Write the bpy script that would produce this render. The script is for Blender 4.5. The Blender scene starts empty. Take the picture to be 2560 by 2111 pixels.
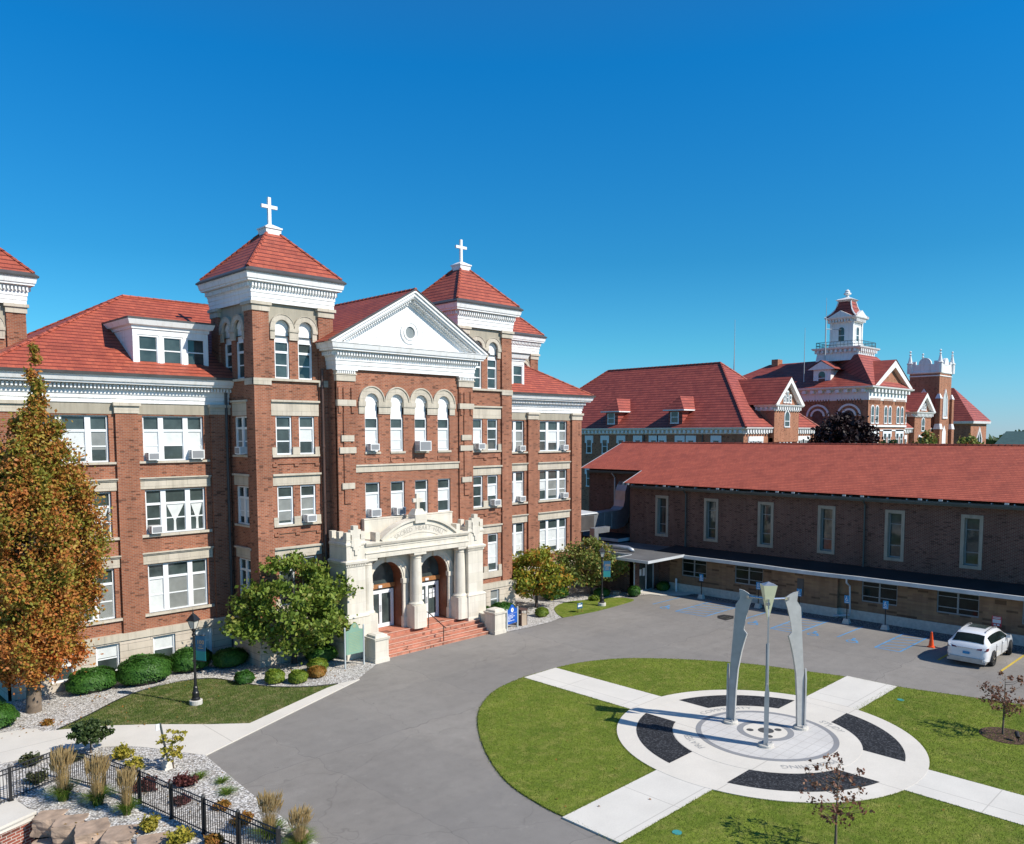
import bpy, bmesh, math, random
import numpy as np
from mathutils import Vector, Matrix, noise

sc = bpy.context.scene
R = math.radians
# ---------------------------------------------------------------- camera
cam_d = bpy.data.cameras.new("camera")
cam = bpy.data.objects.new("camera", cam_d)
sc.collection.objects.link(cam)
sc.camera = cam
yaw, pit, rol = 0.78055, -0.07756, -0.00262
fwd = Vector((math.sin(yaw) * math.cos(pit), math.cos(yaw) * math.cos(pit), math.sin(pit)))
rt0 = Vector((math.cos(yaw), -math.sin(yaw), 0))
up0 = rt0.cross(fwd)
rt = rt0 * math.cos(rol) + up0 * math.sin(rol)
up = up0 * math.cos(rol) - rt0 * math.sin(rol)
m3 = Matrix((rt, up, -fwd)).transposed()
cam.matrix_world = Matrix.Translation((0, 0, 12.1)) @ m3.to_4x4()
cam_d.sensor_width = 36
cam_d.sensor_fit = 'HORIZONTAL'
cam_d.lens = 36 * 2025.56 / 2560
cam_d.shift_y = (1241.8 - 1055.5) / 2560
cam_d.clip_end = 5000
cam_d.clip_start = 0.5
# ---------------------------------------------------------------- light
SUN_EL, SUN_ROT = R(41), R(158.2)
w = bpy.data.worlds.new("World")
sc.world = w
w.use_nodes = True
nt = w.node_tree
bg = nt.nodes['Background']
sky = nt.nodes.new('ShaderNodeTexSky')
sky.sky_type = 'NISHITA'
sky.sun_disc = False
sky.sun_elevation = SUN_EL
sky.sun_rotation = SUN_ROT
sky.altitude = 0
sky.air_density = 1.0
sky.dust_density = 0.0
sky.ozone_density = 3.0
# clear, deep autumn blue: tint by height above the horizon
tc = nt.nodes.new('ShaderNodeTexCoord')
sx = nt.nodes.new('ShaderNodeSeparateXYZ')
rp = nt.nodes.new('ShaderNodeValToRGB')
mm = nt.nodes.new('ShaderNodeMixRGB')
mm.blend_type = 'MULTIPLY'
mm.inputs[0].default_value = 1
el = rp.color_ramp.elements
while len(el) < 6: el.new(.5)
for e_, (p_, c_) in zip(el, ((0, (.30, .48, .82)), (.05, (.25, .545, .78)), (.1, (.185, .585, .735)), (.2, (.098, .53, .73)), (.4, (.03, .58, .93)), (1, (.42, .68, .92)))):
    e_.position = p_
    e_.color = (*c_, 1)
nt.links.new(tc.outputs['Generated'], sx.inputs[0])
nt.links.new(sx.outputs[2], rp.inputs[0])
nt.links.new(sky.outputs[0], mm.inputs[1])
nt.links.new(rp.outputs[0], mm.inputs[2])
nt.links.new(mm.outputs[0], bg.inputs[0])
bg.inputs[1].default_value = 0.12
sun_d = bpy.data.lights.new("sun", 'SUN')
sun_d.energy = 4.3
sun_d.angle = R(0.5)
sun_d.color = (1.0, 0.94, 0.84)
sun = bpy.data.objects.new("sun", sun_d)
sc.collection.objects.link(sun)
sd = Vector((math.sin(SUN_ROT) * math.cos(SUN_EL), math.cos(SUN_ROT) * math.cos(SUN_EL), math.sin(SUN_EL)))
sun.rotation_euler = sd.to_track_quat('Z', 'Y').to_euler()
sc.view_settings.view_transform = 'Standard'
sc.view_settings.look = 'None'
sc.view_settings.exposure = 0.5
sc.view_settings.gamma = 1
sc.cycles.max_bounces = 6
sc.cycles.use_denoising = True

# ================================================================ helpers
class Nt:
    def __init__(s, name):
        s.m = bpy.data.materials.new(name)
        s.m.use_nodes = True
        s.t = s.m.node_tree
        s.b = s.t.nodes['Principled BSDF']
        s.b.inputs['Roughness'].default_value = 0.8
    def n(s, ty, **kw):
        x = s.t.nodes.new('ShaderNode' + ty)
        for k, v in kw.items():
            if k in x.inputs: x.inputs[k].default_value = v
            else: setattr(x, k, v)
        return x
    def l(s, a, b): s.t.links.new(a, b)
    def math(s, op, a, b=None, c=None):
        x = s.n('Math', operation=op)
        for i, v in enumerate((a, b, c)):
            if v is None: continue
            if isinstance(v, (int, float)): x.inputs[i].default_value = v
            else: s.l(v, x.inputs[i])
        return x.outputs[0]
    def mix(s, f, a, b, mode='MIX'):
        x = s.n('MixRGB', blend_type=mode)
        for i, v in enumerate((f, a, b)):
            if isinstance(v, (int, float)): x.inputs[i].default_value = v
            elif isinstance(v, tuple): x.inputs[i].default_value = (*v[:3], 1)
            else: s.l(v, x.inputs[i])
        return x.outputs[0]
    def uv(s, sx=1, sy=1, ox=0, oy=0):
        c = s.n('TexCoord')
        mp = s.n('Mapping')
        mp.inputs['Scale'].default_value = (sx, sy, 1)
        mp.inputs['Location'].default_value = (ox, oy, 0)
        s.l(c.outputs['UV'], mp.inputs[0])
        return mp.outputs[0]
    def pos(s):
        return s.n('NewGeometry').outputs['Position']
    def noise(s, vec, scale, detail=4, rough=.55):
        x = s.n('TexNoise')
        x.inputs['Scale'].default_value = scale
        x.inputs['Detail'].default_value = detail
        x.inputs['Roughness'].default_value = rough
        s.l(vec, x.inputs['Vector'])
        return x.outputs['Fac']
    def ramp(s, f, stops):
        x = s.n('ValToRGB')
        e = x.color_ramp.elements
        while len(e) < len(stops): e.new(.5)
        for i, (p, c) in enumerate(stops):
            e[i].position = p
            e[i].color = (*c, 1) if isinstance(c, tuple) else (c, c, c, 1)
        s.l(f, x.inputs[0])
        return x.outputs[0]
    def col(s, c):
        if isinstance(c, tuple): s.b.inputs['Base Color'].default_value = (*c, 1)
        else: s.l(c, s.b.inputs['Base Color'])
    def bump(s, h, dist=.02, st=.6):
        x = s.n('Bump')
        x.inputs['Strength'].default_value = st
        x.inputs['Distance'].default_value = dist
        s.l(h, x.inputs['Height'])
        s.l(x.outputs[0], s.b.inputs['Normal'])
    def set(s, **kw):
        for k, v in kw.items(): s.b.inputs[k.replace('_', ' ')].default_value = v
        return s.m

def flat(name, c, rough=.6, var=.12, scale=1.2, metal=0, spec=.5, coat=0):
    k = Nt(name)
    f = k.noise(k.pos(), scale, 5)
    k.col(k.mix(1.0, c, k.ramp(f, [(.3, 1 - var), (.7, 1 + var * .4)]), 'MULTIPLY'))
    return k.set(Roughness=rough, Metallic=metal, Specular_IOR_Level=spec, Coat_Weight=coat)

def brick(name, c1, c2, mortar, bw=.23, rh=.079, ms=.012, dark=(.03, .015, .012), wear=.25, soft=.2):
    k = Nt(name)
    v = k.uv()
    b = k.n('TexBrick')
    b.inputs['Scale'].default_value = 1
    b.inputs['Brick Width'].default_value = bw
    b.inputs['Row Height'].default_value = rh
    b.inputs['Mortar Size'].default_value = ms
    b.inputs['Mortar Smooth'].default_value = soft
    b.inputs['Bias'].default_value = -.1
    b.inputs['Color1'].default_value = (*c1, 1)
    b.inputs['Color2'].default_value = (*c2, 1)
    b.inputs['Mortar'].default_value = (*mortar, 1)
    k.l(v, b.inputs['Vector'])
    # a few burnt headers: cells by brick index
    ix = k.n('TexWhiteNoise', noise_dimensions='2D')
    sep = k.n('SeparateXYZ')
    k.l(v, sep.inputs[0])
    cx = k.n('CombineXYZ')
    k.l(k.math('FLOOR', k.math('DIVIDE', sep.outputs[0], bw)), cx.inputs[0])
    k.l(k.math('FLOOR', k.math('DIVIDE', sep.outputs[1], rh)), cx.inputs[1])
    k.l(cx.outputs[0], ix.inputs['Vector'])
    d = k.math('GREATER_THAN', ix.outputs['Value'], .93)
    c = k.mix(k.math('MULTIPLY', d, .55), b.outputs['Color'], dark)
    n1 = k.noise(k.pos(), .55, 5)
    c = k.mix(1.0, c, k.ramp(n1, [(.25, 1 - wear), (.75, 1 + wear * .4)]), 'MULTIPLY')
    # rain streaks run down the wall
    mp = k.n('Mapping')
    mp.inputs['Scale'].default_value = (2.2, 2.2, .12)
    k.l(k.pos(), mp.inputs[0])
    n2 = k.noise(mp.outputs[0], 1.0, 4)
    c = k.mix(1.0, c, k.ramp(n2, [(.35, .84), (.6, 1.04)]), 'MULTIPLY')
    k.col(c)
    k.bump(b.outputs['Fac'], .006, -.5)
    return k.set(Roughness=.85, Specular_IOR_Level=.25)

def tiles(name, c1, c2, exp=.33, width=.3, dark=.22, line=.13):
    k = Nt(name)
    v = k.uv()
    b = k.n('TexBrick')
    b.inputs['Scale'].default_value = 1
    b.inputs['Brick Width'].default_value = width
    b.inputs['Row Height'].default_value = exp
    b.inputs['Mortar Size'].default_value = .006
    b.inputs['Color1'].default_value = (*c1, 1)
    b.inputs['Color2'].default_value = (*c2, 1)
    b.inputs['Mortar'].default_value = (c1[0] * .5, c1[1] * .4, c1[2] * .4, 1)
    k.l(v, b.inputs['Vector'])
    sep = k.n('SeparateXYZ')
    k.l(v, sep.inputs[0])
    fr = k.math('FRACT', k.math('DIVIDE', sep.outputs[1], exp))
    n1 = k.noise(k.pos(), .9, 6)
    n2 = k.noise(k.pos(), 7, 3)
    c = k.mix(1.0, b.outputs['Color'], k.ramp(n1, [(.25, .72), (.5, .98), (.8, 1.12)]), 'MULTIPLY')
    c = k.mix(1.0, c, k.ramp(n2, [(.3, .86), (.7, 1.08)]), 'MULTIPLY')
    c = k.mix(k.ramp(k.noise(k.pos(), 2.1, 5, .7), [(.56, 0.0), (.72, .38)]), c, (c1[0] * .45, c1[1] * .6, c1[2] * .8))
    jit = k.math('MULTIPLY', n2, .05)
    joint = k.math('LESS_THAN', k.math('SUBTRACT', fr, jit), line - .08)  # dark course line: joint dirt plus painted-in shade of the gap under tiles
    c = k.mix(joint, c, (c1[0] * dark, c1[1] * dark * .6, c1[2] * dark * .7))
    k.col(c)
    k.bump(k.math('MULTIPLY', fr, -1.0), .03, .7)
    return k.set(Roughness=.62, Specular_IOR_Level=.4)

def stone(name, c, bw=1.1, rh=.38, ms=.008, line=.55, var=.14, streak=.2):
    k = Nt(name)
    v = k.uv()
    b = k.n('TexBrick')
    b.inputs['Scale'].default_value = 1
    b.inputs['Brick Width'].default_value = bw
    b.inputs['Row Height'].default_value = rh
    b.inputs['Mortar Size'].default_value = ms
    b.inputs['Mortar Smooth'].default_value = .3
    b.inputs['Color1'].default_value = (*c, 1)
    b.inputs['Color2'].default_value = (c[0] * .93, c[1] * .93, c[2] * .9, 1)
    b.inputs['Mortar'].default_value = (c[0] * line, c[1] * line, c[2] * line, 1)
    k.l(v, b.inputs['Vector'])
    f = k.noise(k.pos(), .9, 6, .6)
    cc = k.mix(1.0, b.outputs['Color'], k.ramp(f, [(.28, 1 - var), (.7, 1.04)]), 'MULTIPLY')
    mp = k.n('Mapping')
    mp.inputs['Scale'].default_value = (3, 3, .25)
    k.l(k.pos(), mp.inputs[0])
    n2 = k.noise(mp.outputs[0], 1.3, 5, .65)
    cc = k.mix(1.0, cc, k.ramp(n2, [(.3, 1 - streak), (.55, 1.0)]), 'MULTIPLY')
    k.col(cc)
    k.bump(k.noise(k.pos(), 30, 3), .004, .4)
    return k.set(Roughness=.85, Specular_IOR_Level=.25)

def leafm(name, stops, scale=.6, rnd=.35, trans=.35, zramp=None):
    """leaf colour: clump-wide noise plus a random tint for each leaf"""
    k = Nt(name)
    at = k.n('Attribute', attribute_name='tint')
    f = k.noise(k.pos(), scale, 3)
    f = k.math('ADD', k.math('MULTIPLY', k.math('SUBTRACT', f, .5), 2.0), .5)
    g = k.math('ADD', k.math('MULTIPLY', f, 1 - rnd), k.math('MULTIPLY', at.outputs['Fac'], rnd))
    if zramp:
        sep = k.n('SeparateXYZ')
        k.l(k.pos(), sep.inputs[0])
        z = k.n('MapRange')
        for i, vv in enumerate((zramp[0], zramp[1], zramp[2], zramp[3])): z.inputs[i + 1].default_value = vv
        k.l(sep.outputs[2], z.inputs[0])
        g = k.math('ADD', g, z.outputs[0])
    c = k.ramp(g, stops)
    k.col(c)
    k.set(Roughness=.55, Specular_IOR_Level=.3)
    tr = k.n('BsdfTranslucent')
    k.l(c, tr.inputs[0])
    mx = k.n('MixShader')
    mx.inputs[0].default_value = trans
    out = k.t.nodes['Material Output']
    k.l(k.b.outputs[0], mx.inputs[1])
    k.l(tr.outputs[0], mx.inputs[2])
    k.l(mx.outputs[0], out.inputs[0])
    return k.m

def gravelm(name, stops, scale=16, dirt=None):
    k = Nt(name)
    p = k.pos()
    v = k.n('TexVoronoi')
    v.inputs['Scale'].default_value = scale
    v.inputs['Randomness'].default_value = 1
    k.l(p, v.inputs['Vector'])
    sp = k.n('SeparateColor')
    k.l(v.outputs['Color'], sp.inputs[0])
    c = k.ramp(sp.outputs[0], stops)
    gap = k.ramp(v.outputs['Distance'], [(.3, 1.0), (.68, .34)])
    c = k.mix(1.0, c, gap, 'MULTIPLY')
    n = k.noise(p, .8, 4)
    c = k.mix(1.0, c, k.ramp(n, [(.3, .85), (.7, 1.08)]), 'MULTIPLY')
    if dirt:
        c = k.mix(k.ramp(k.noise(p, 2.3, 5), [(.6, 0.0), (.75, .5)]), c, dirt)
    k.col(c)
    k.bump(v.outputs['Distance'], .05, -1.0)
    return k.set(Roughness=.85, Specular_IOR_Level=.3)

def grassm(name, a, b, dry, dryamt=.5):
    k = Nt(name)
    p = k.pos()
    n1 = k.noise(p, .45, 5)
    mp = k.n('Mapping')
    mp.inputs['Rotation'].default_value = (0, 0, .6)
    mp.inputs['Scale'].default_value = (9, 26, 9)
    k.l(p, mp.inputs[0])
    n2 = k.noise(mp.outputs[0], 1.0, 4, .7)
    n3 = k.noise(p, 40, 2)
    c = k.mix(k.ramp(n1, [(.3, 0.0), (.7, 1.0)]), a, b)
    c = k.mix(k.math('MULTIPLY', k.ramp(k.noise(p, 1.7, 6, .7), [(.48, 0.0), (.72, 1.0)]), dryamt), c, dry)
    c = k.mix(1.0, c, k.ramp(n2, [(.3, .72), (.7, 1.2)]), 'MULTIPLY')
    c = k.mix(1.0, c, k.ramp(n3, [(.3, .8), (.7, 1.15)]), 'MULTIPLY')
    c = k.mix(1.0, c, k.ramp(k.noise(p, 5, 4, .7), [(.32, .82), (.62, 1.1)]), 'MULTIPLY')
    k.col(c)
    k.bump(k.math('ADD', n2, n3), .05, .8)
    return k.set(Roughness=.9, Specular_IOR_Level=.15)

def concretem(name, c, joint=None, crack=.1):
    k = Nt(name)
    p = k.pos()
    a = k.noise(p, .6, 6, .6)
    b = k.noise(p, 18, 3)
    cc = k.mix(1.0, c, k.ramp(a, [(.25, 1 - crack), (.7, 1.03)]), 'MULTIPLY')
    cc = k.mix(1.0, cc, k.ramp(b, [(.3, .95), (.7, 1.03)]), 'MULTIPLY')
    if joint:
        v = k.uv()
        br = k.n('TexBrick')
        br.offset = 0
        br.inputs['Scale'].default_value = 1
        br.inputs['Brick Width'].default_value = joint[0]
        br.inputs['Row Height'].default_value = joint[1]
        br.inputs['Mortar Size'].default_value = joint[2]
        br.inputs['Mortar Smooth'].default_value = 0
        k.l(v, br.inputs['Vector'])
        cc = k.mix(k.math('MULTIPLY', br.outputs['Fac'], .45), cc, (.25, .23, .2))
    k.col(cc)
    k.bump(b, .004, .4)
    return k.set(Roughness=.9, Specular_IOR_Level=.2)

def asphaltm(name):
    # paving seams, tyre-dulled bands and repairs are part of the surface
    k = Nt(name)
    p = k.pos()
    a = k.noise(p, .16, 6, .62)
    b = k.noise(p, 1.6, 5, .7)
    g = k.noise(p, 55, 2)
    mp = k.n('Mapping')
    mp.inputs['Rotation'].default_value = (0, 0, .5)
    mp.inputs['Scale'].default_value = (.12, 1.6, 1)
    k.l(p, mp.inputs[0])
    st = k.noise(mp.outputs[0], 1.0, 4)
    c = k.mix(k.ramp(a, [(.3, 0.0), (.7, 1.0)]), (.200, .184, .165), (.256, .238, .214))
    c = k.mix(1.0, c, k.ramp(b, [(.25, .86), (.5, 1.0), (.8, 1.08)]), 'MULTIPLY')
    c = k.mix(1.0, c, k.ramp(st, [(.3, .955), (.6, 1.015)]), 'MULTIPLY')
    c = k.mix(1.0, c, k.ramp(g, [(.3, .8), (.7, 1.18)]), 'MULTIPLY')
    # sealed cracks
    vo = k.n('TexVoronoi', feature='DISTANCE_TO_EDGE')
    vo.inputs['Scale'].default_value = .16
    w2 = k.n('VectorMath', operation='ADD')
    nn = k.n('TexNoise')
    nn.inputs['Scale'].default_value = .9
    k.l(p, nn.inputs['Vector'])
    k.l(p, w2.inputs[0])
    k.l(nn.outputs['Color'], w2.inputs[1])
    k.l(w2.outputs[0], vo.inputs['Vector'])
    cr = k.ramp(vo.outputs['Distance'], [(.0, .8), (.004, 0.0)])
    c = k.mix(k.math('MULTIPLY', cr, .35), c, (.06, .055, .05))
    sepp = k.n('SeparateXYZ')
    k.l(w2.outputs[0], sepp.inputs[0])
    for ax, per, off in ((0, 9.5, 3.1), (1, 11.0, 6.4)):
        fr = k.math('FRACT', k.math('DIVIDE', k.math('ADD', sepp.outputs[ax], off), per))
        c = k.mix(k.math('MULTIPLY', k.math('LESS_THAN', fr, .0035), .4), c, (.075, .07, .065))
        band = k.math('LESS_THAN', fr, .42)
        c = k.mix(k.math('MULTIPLY', band, .16), c, (.155, .15, .145))
    grit = k.ramp(k.noise(p, .9, 6, .75), [(.58, 0.0), (.75, .35)])
    c = k.mix(grit, c, (.33, .31, .28))
    sp = k.ramp(k.noise(p, 2.6, 3, .5), [(.72, 0.0), (.78, .6)])
    c = k.mix(sp, c, (.07, .065, .06))
    k.col(c)
    k.bump(g, .006, .5)
    return k.set(Roughness=.9, Specular_IOR_Level=.25)

def glassm(name, c=(.030, .040, .039), rough=.04, spec=.6):
    k = Nt(name)
    f = k.noise(k.pos(), 1.1, 3)
    k.col(k.mix(k.ramp(f, [(.35, 0.0), (.7, 1.0)]), c, (c[0] * 2.2, c[1] * 2.3, c[2] * 2.3)))
    k.bump(k.noise(k.pos(), .8, 2), .02, .12)
    return k.set(Roughness=rough, Specular_IOR_Level=spec)

M = {}
M['brick'] = brick('red_brick', (.365, .126, .063), (.245, .076, .040), (.33, .215, .155))
M['brick_far'] = brick('far_brick', (.42, .165, .085), (.33, .115, .06), (.36, .23, .16), wear=.15)
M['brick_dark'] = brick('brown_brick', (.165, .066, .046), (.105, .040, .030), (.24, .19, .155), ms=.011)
M['brick_tan'] = brick('tan_ashlar', (.30, .185, .105), (.235, .135, .085), (.25, .17, .115), bw=.6, rh=.13, ms=.008)
M['brick_low'] = brick('wall_brick', (.30, .085, .055), (.22, .06, .042), (.52, .46, .40), bw=.3, rh=.1, ms=.013)
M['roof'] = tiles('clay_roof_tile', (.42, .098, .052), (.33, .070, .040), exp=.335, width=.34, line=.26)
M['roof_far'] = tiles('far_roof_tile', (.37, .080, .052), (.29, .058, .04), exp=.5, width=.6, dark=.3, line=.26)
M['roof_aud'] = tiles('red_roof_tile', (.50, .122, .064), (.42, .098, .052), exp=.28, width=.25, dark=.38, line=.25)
M['lime'] = stone('limestone', (.56, .50, .41))
M['lime_grey'] = stone('weathered_limestone', (.40, .355, .29), bw=.6, rh=.5, line=.8)
M['lime_base'] = stone('limestone_base', (.60, .52, .43), bw=2.2, rh=.345, ms=.012, line=.4)
M['lime_new'] = stone('portico_limestone', (.70, .645, .55), bw=1.3, rh=.6, ms=.006, line=.75, streak=.16)
M['stucco'] = stone('beige_stucco', (.37, .335, .265), bw=40, rh=40, ms=0, var=.1)
def painted(name, c):
    k = Nt(name)
    mp = k.n('Mapping')
    mp.inputs['Scale'].default_value = (4, 4, .5)
    k.l(k.pos(), mp.inputs[0])
    st = k.noise(mp.outputs[0], 1.0, 5, .7)
    cc = k.mix(1.0, c, k.ramp(st, [(.28, (.80, .78, .74)), (.5, (1., 1., 1.))]), 'MULTIPLY')
    cc = k.mix(1.0, cc, k.ramp(k.noise(k.pos(), .7, 5), [(.3, .94), (.7, 1.02)]), 'MULTIPLY')
    k.col(cc)
    return k.set(Roughness=.55)
M['white'] = painted('white_paint', (.80, .80, .785))
M['frame'] = flat('window_paint', (.76, .78, .78), .45, .04)
M['gutter'] = flat('dark_gutter', (.075, .07, .068), .5, .3)
M['gutter_green'] = flat('green_gutter', (.07, .085, .08), .5, .3)
M['copper'] = flat('brown_downspout', (.09, .05, .04), .5, .3)
M['glass'] = glassm('window_glass')
M['glass_green'] = glassm('green_glass', (.007, .011, .010), .1, .22)
M['sash'] = flat('grey_sash', (.26, .27, .27), .5, .1)
M['blind'] = flat('window_blind', (.66, .68, .66), .3, .1, 3, coat=.6)
M['shade'] = flat('grey_shade', (.24, .25, .235), .3, .2, 2, coat=.6)
M['ac_white'] = flat('appliance_white', (.72, .72, .70), .5, .08)
M['ac_grille'] = flat('appliance_grille', (.24, .25, .26), .6, .1)
M['wood'] = flat('door_reveal_wood', (.20, .070, .032), .45, .25, 6)
M['wood_light'] = flat('transom_wood', (.36, .16, .06), .4, .2, 6)
M['tile_step'] = brick('step_tile', (.54, .215, .135), (.48, .18, .115), (.52, .30, .22), bw=.3, rh=.3, ms=.008)
M['brick_step'] = brick('step_brick', (.50, .175, .10), (.42, .135, .085), (.56, .36, .27), bw=.1, rh=.22, ms=.012)
M['nosing'] = flat('pale_nosing', (.62, .42, .32), .8, .15, 4)
M['black'] = flat('black_paint', (.014, .014, .015), .4, .2)
M['steel'] = flat('brushed_steel', (.44, .435, .42), .45, .14, 3, metal=.1)
M['galv'] = flat('galvanised_duct', (.42, .44, .46), .4, .18, 2, metal=.7)
M['roof_black'] = flat('black_membrane', (.016, .016, .017), .75, .5, .6)
M['roof_grey'] = flat('grey_membrane', (.11, .11, .11), .8, .3, .6)
M['alu'] = flat('white_fascia', (.52, .54, .55), .5, .15)
M['asphalt'] = asphaltm('asphalt')
M['concrete'] = concretem('pale_concrete', (.62, .59, .53), (3.6, 3.6, .018))
M['concrete_walk'] = concretem('walk_concrete', (.62, .58, .51), (7, 7, .02))
M['pavers'] = concretem('granite_pavers', (.56, .54, .51), (.62, .41, .012), .16)
M['paver_dark'] = concretem('dark_pavers', (.25, .255, .265), (.35, .35, .012), .2)
M['grass'] = grassm('lawn_grass', (.11, .165, .018), (.195, .245, .032), (.33, .30, .085), .7)
M['grass_dry'] = grassm('worn_lawn', (.065, .11, .02), (.115, .155, .034), (.37, .30, .16), 1.0)
M['gravel'] = gravelm('white_gravel', [(0, (.38, .34, .30)), (.3, (.60, .56, .50)), (.7, (.74, .71, .66)), (1, (.84, .82, .79))], 15, (.3, .22, .12))
M['gravel_black'] = gravelm('black_gravel', [(0, (.012, .013, .016)), (.6, (.035, .037, .042)), (1, (.09, .092, .10))], 17)
M['gravel_grey'] = gravelm('grey_gravel', [(0, (.10, .10, .10)), (.6, (.22, .21, .20)), (1, (.42, .41, .39))], 14)
M['mulch'] = gravelm('bark_mulch', [(0, (.05, .025, .018)), (.6, (.12, .065, .045)), (1, (.22, .13, .09))], 18)
M['soil'] = flat('open_ground', (.10, .12, .04), .95, .4, .3)
M['blue_line'] = concretem('blue_road_paint', (.10, .30, .56), None, .45)
M['yellow_line'] = concretem('yellow_road_paint', (.55, .40, .07), None, .3)
M['bark'] = flat('bark', (.16, .12, .085), .9, .45, 5)
M['bark_dark'] = flat('dark_bark', (.065, .05, .042), .9, .4, 5)
M['rock'] = flat('sandstone_boulder', (.40, .29, .21), .9, .4, 2.2)
M['pad'] = flat('concrete_base', (.56, .53, .47), .85, .2, 5)
M['cone'] = flat('cone_orange', (.80, .085, .012), .45, .08)
M['car'] = flat('white_car_paint', (.74, .75, .76), .22, .02, coat=.9)
M['tyre'] = flat('tyre_rubber', (.02, .02, .02), .8, .2)
M['chrome'] = flat('bright_metal', (.6, .6, .6), .25, .05, metal=.9)
M['tail'] = flat('tail_lamp', (.14, .006, .012), .2, .1, coat=.8)
M['dark_trim'] = flat('dark_trim', (.03, .03, .032), .5, .2)
M['fabric_blue'] = flat('banner_blue', (.015, .10, .19), .7, .15)
M['fabric_teal'] = flat('banner_teal', (.012, .20, .20), .7, .15)
M['gold'] = flat('gold_lettering', (.45, .30, .12), .6, .05)
M['sign_blue'] = flat('sign_blue', (.008, .09, .42), .4, .08)
M['sign_ada'] = flat('sign_azure', (.02, .24, .50), .4, .06)
M['sign_green'] = flat('marker_green', (.20, .34, .25), .5, .1)
M['sign_red'] = flat('sign_red', (.55, .06, .07), .45, .08)
M['sign_white'] = flat('sign_white', (.76, .77, .77), .45, .05)
M['post_grey'] = flat('silver_post', (.46, .50, .50), .5, .1)
M['letter'] = flat('incised_letter', (.36, .33, .28), .9, .1)
M['letter_grey'] = flat('inlaid_letter', (.30, .30, .29), .9, .1)
M['bronze'] = flat('bronze_medallion', (.13, .12, .10), .5, .4, 9, metal=.4)
M['jade'] = flat('frosted_glass_cone', (.74, .71, .46), .35, .1, 2)
M['bin'] = flat('bin_panel', (.42, .33, .24), .7, .15)
M['bin_dark'] = flat('bin_frame', (.10, .055, .045), .6, .2)
M['lantern'] = flat('lantern_glass', (.55, .52, .45), .15, .1)
M['teal'] = flat('teal_cover', (.05, .28, .27), .5, .1)
M['green_metal'] = flat('green_metal_roof', (.055, .10, .085), .6, .2)
M['belt'] = M['lime']

def link(o): sc.collection.objects.link(o); return o
ORG = {}
def tag(o, label=None, cat=None, group=None, kind=None):
    if label: o['label'] = label
    if cat: o['category'] = cat
    if group: o['group'] = group
    if kind: o['kind'] = kind
    return o
def thing(name, loc, label, cat, group=None, rz=0):
    o = link(bpy.data.objects.new(name, None))
    o.location = loc
    o.rotation_euler = (0, 0, rz)
    o.empty_display_size = .3
    ORG[o.name] = Vector(loc)
    return tag(o, label, cat, group)
def base(o):
    p = o
    while p.parent: p = p.parent
    return ORG.get(p.name, Vector((0, 0, 0)))

def norm(a):
    return a / (np.linalg.norm(a) + 1e-12)

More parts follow.
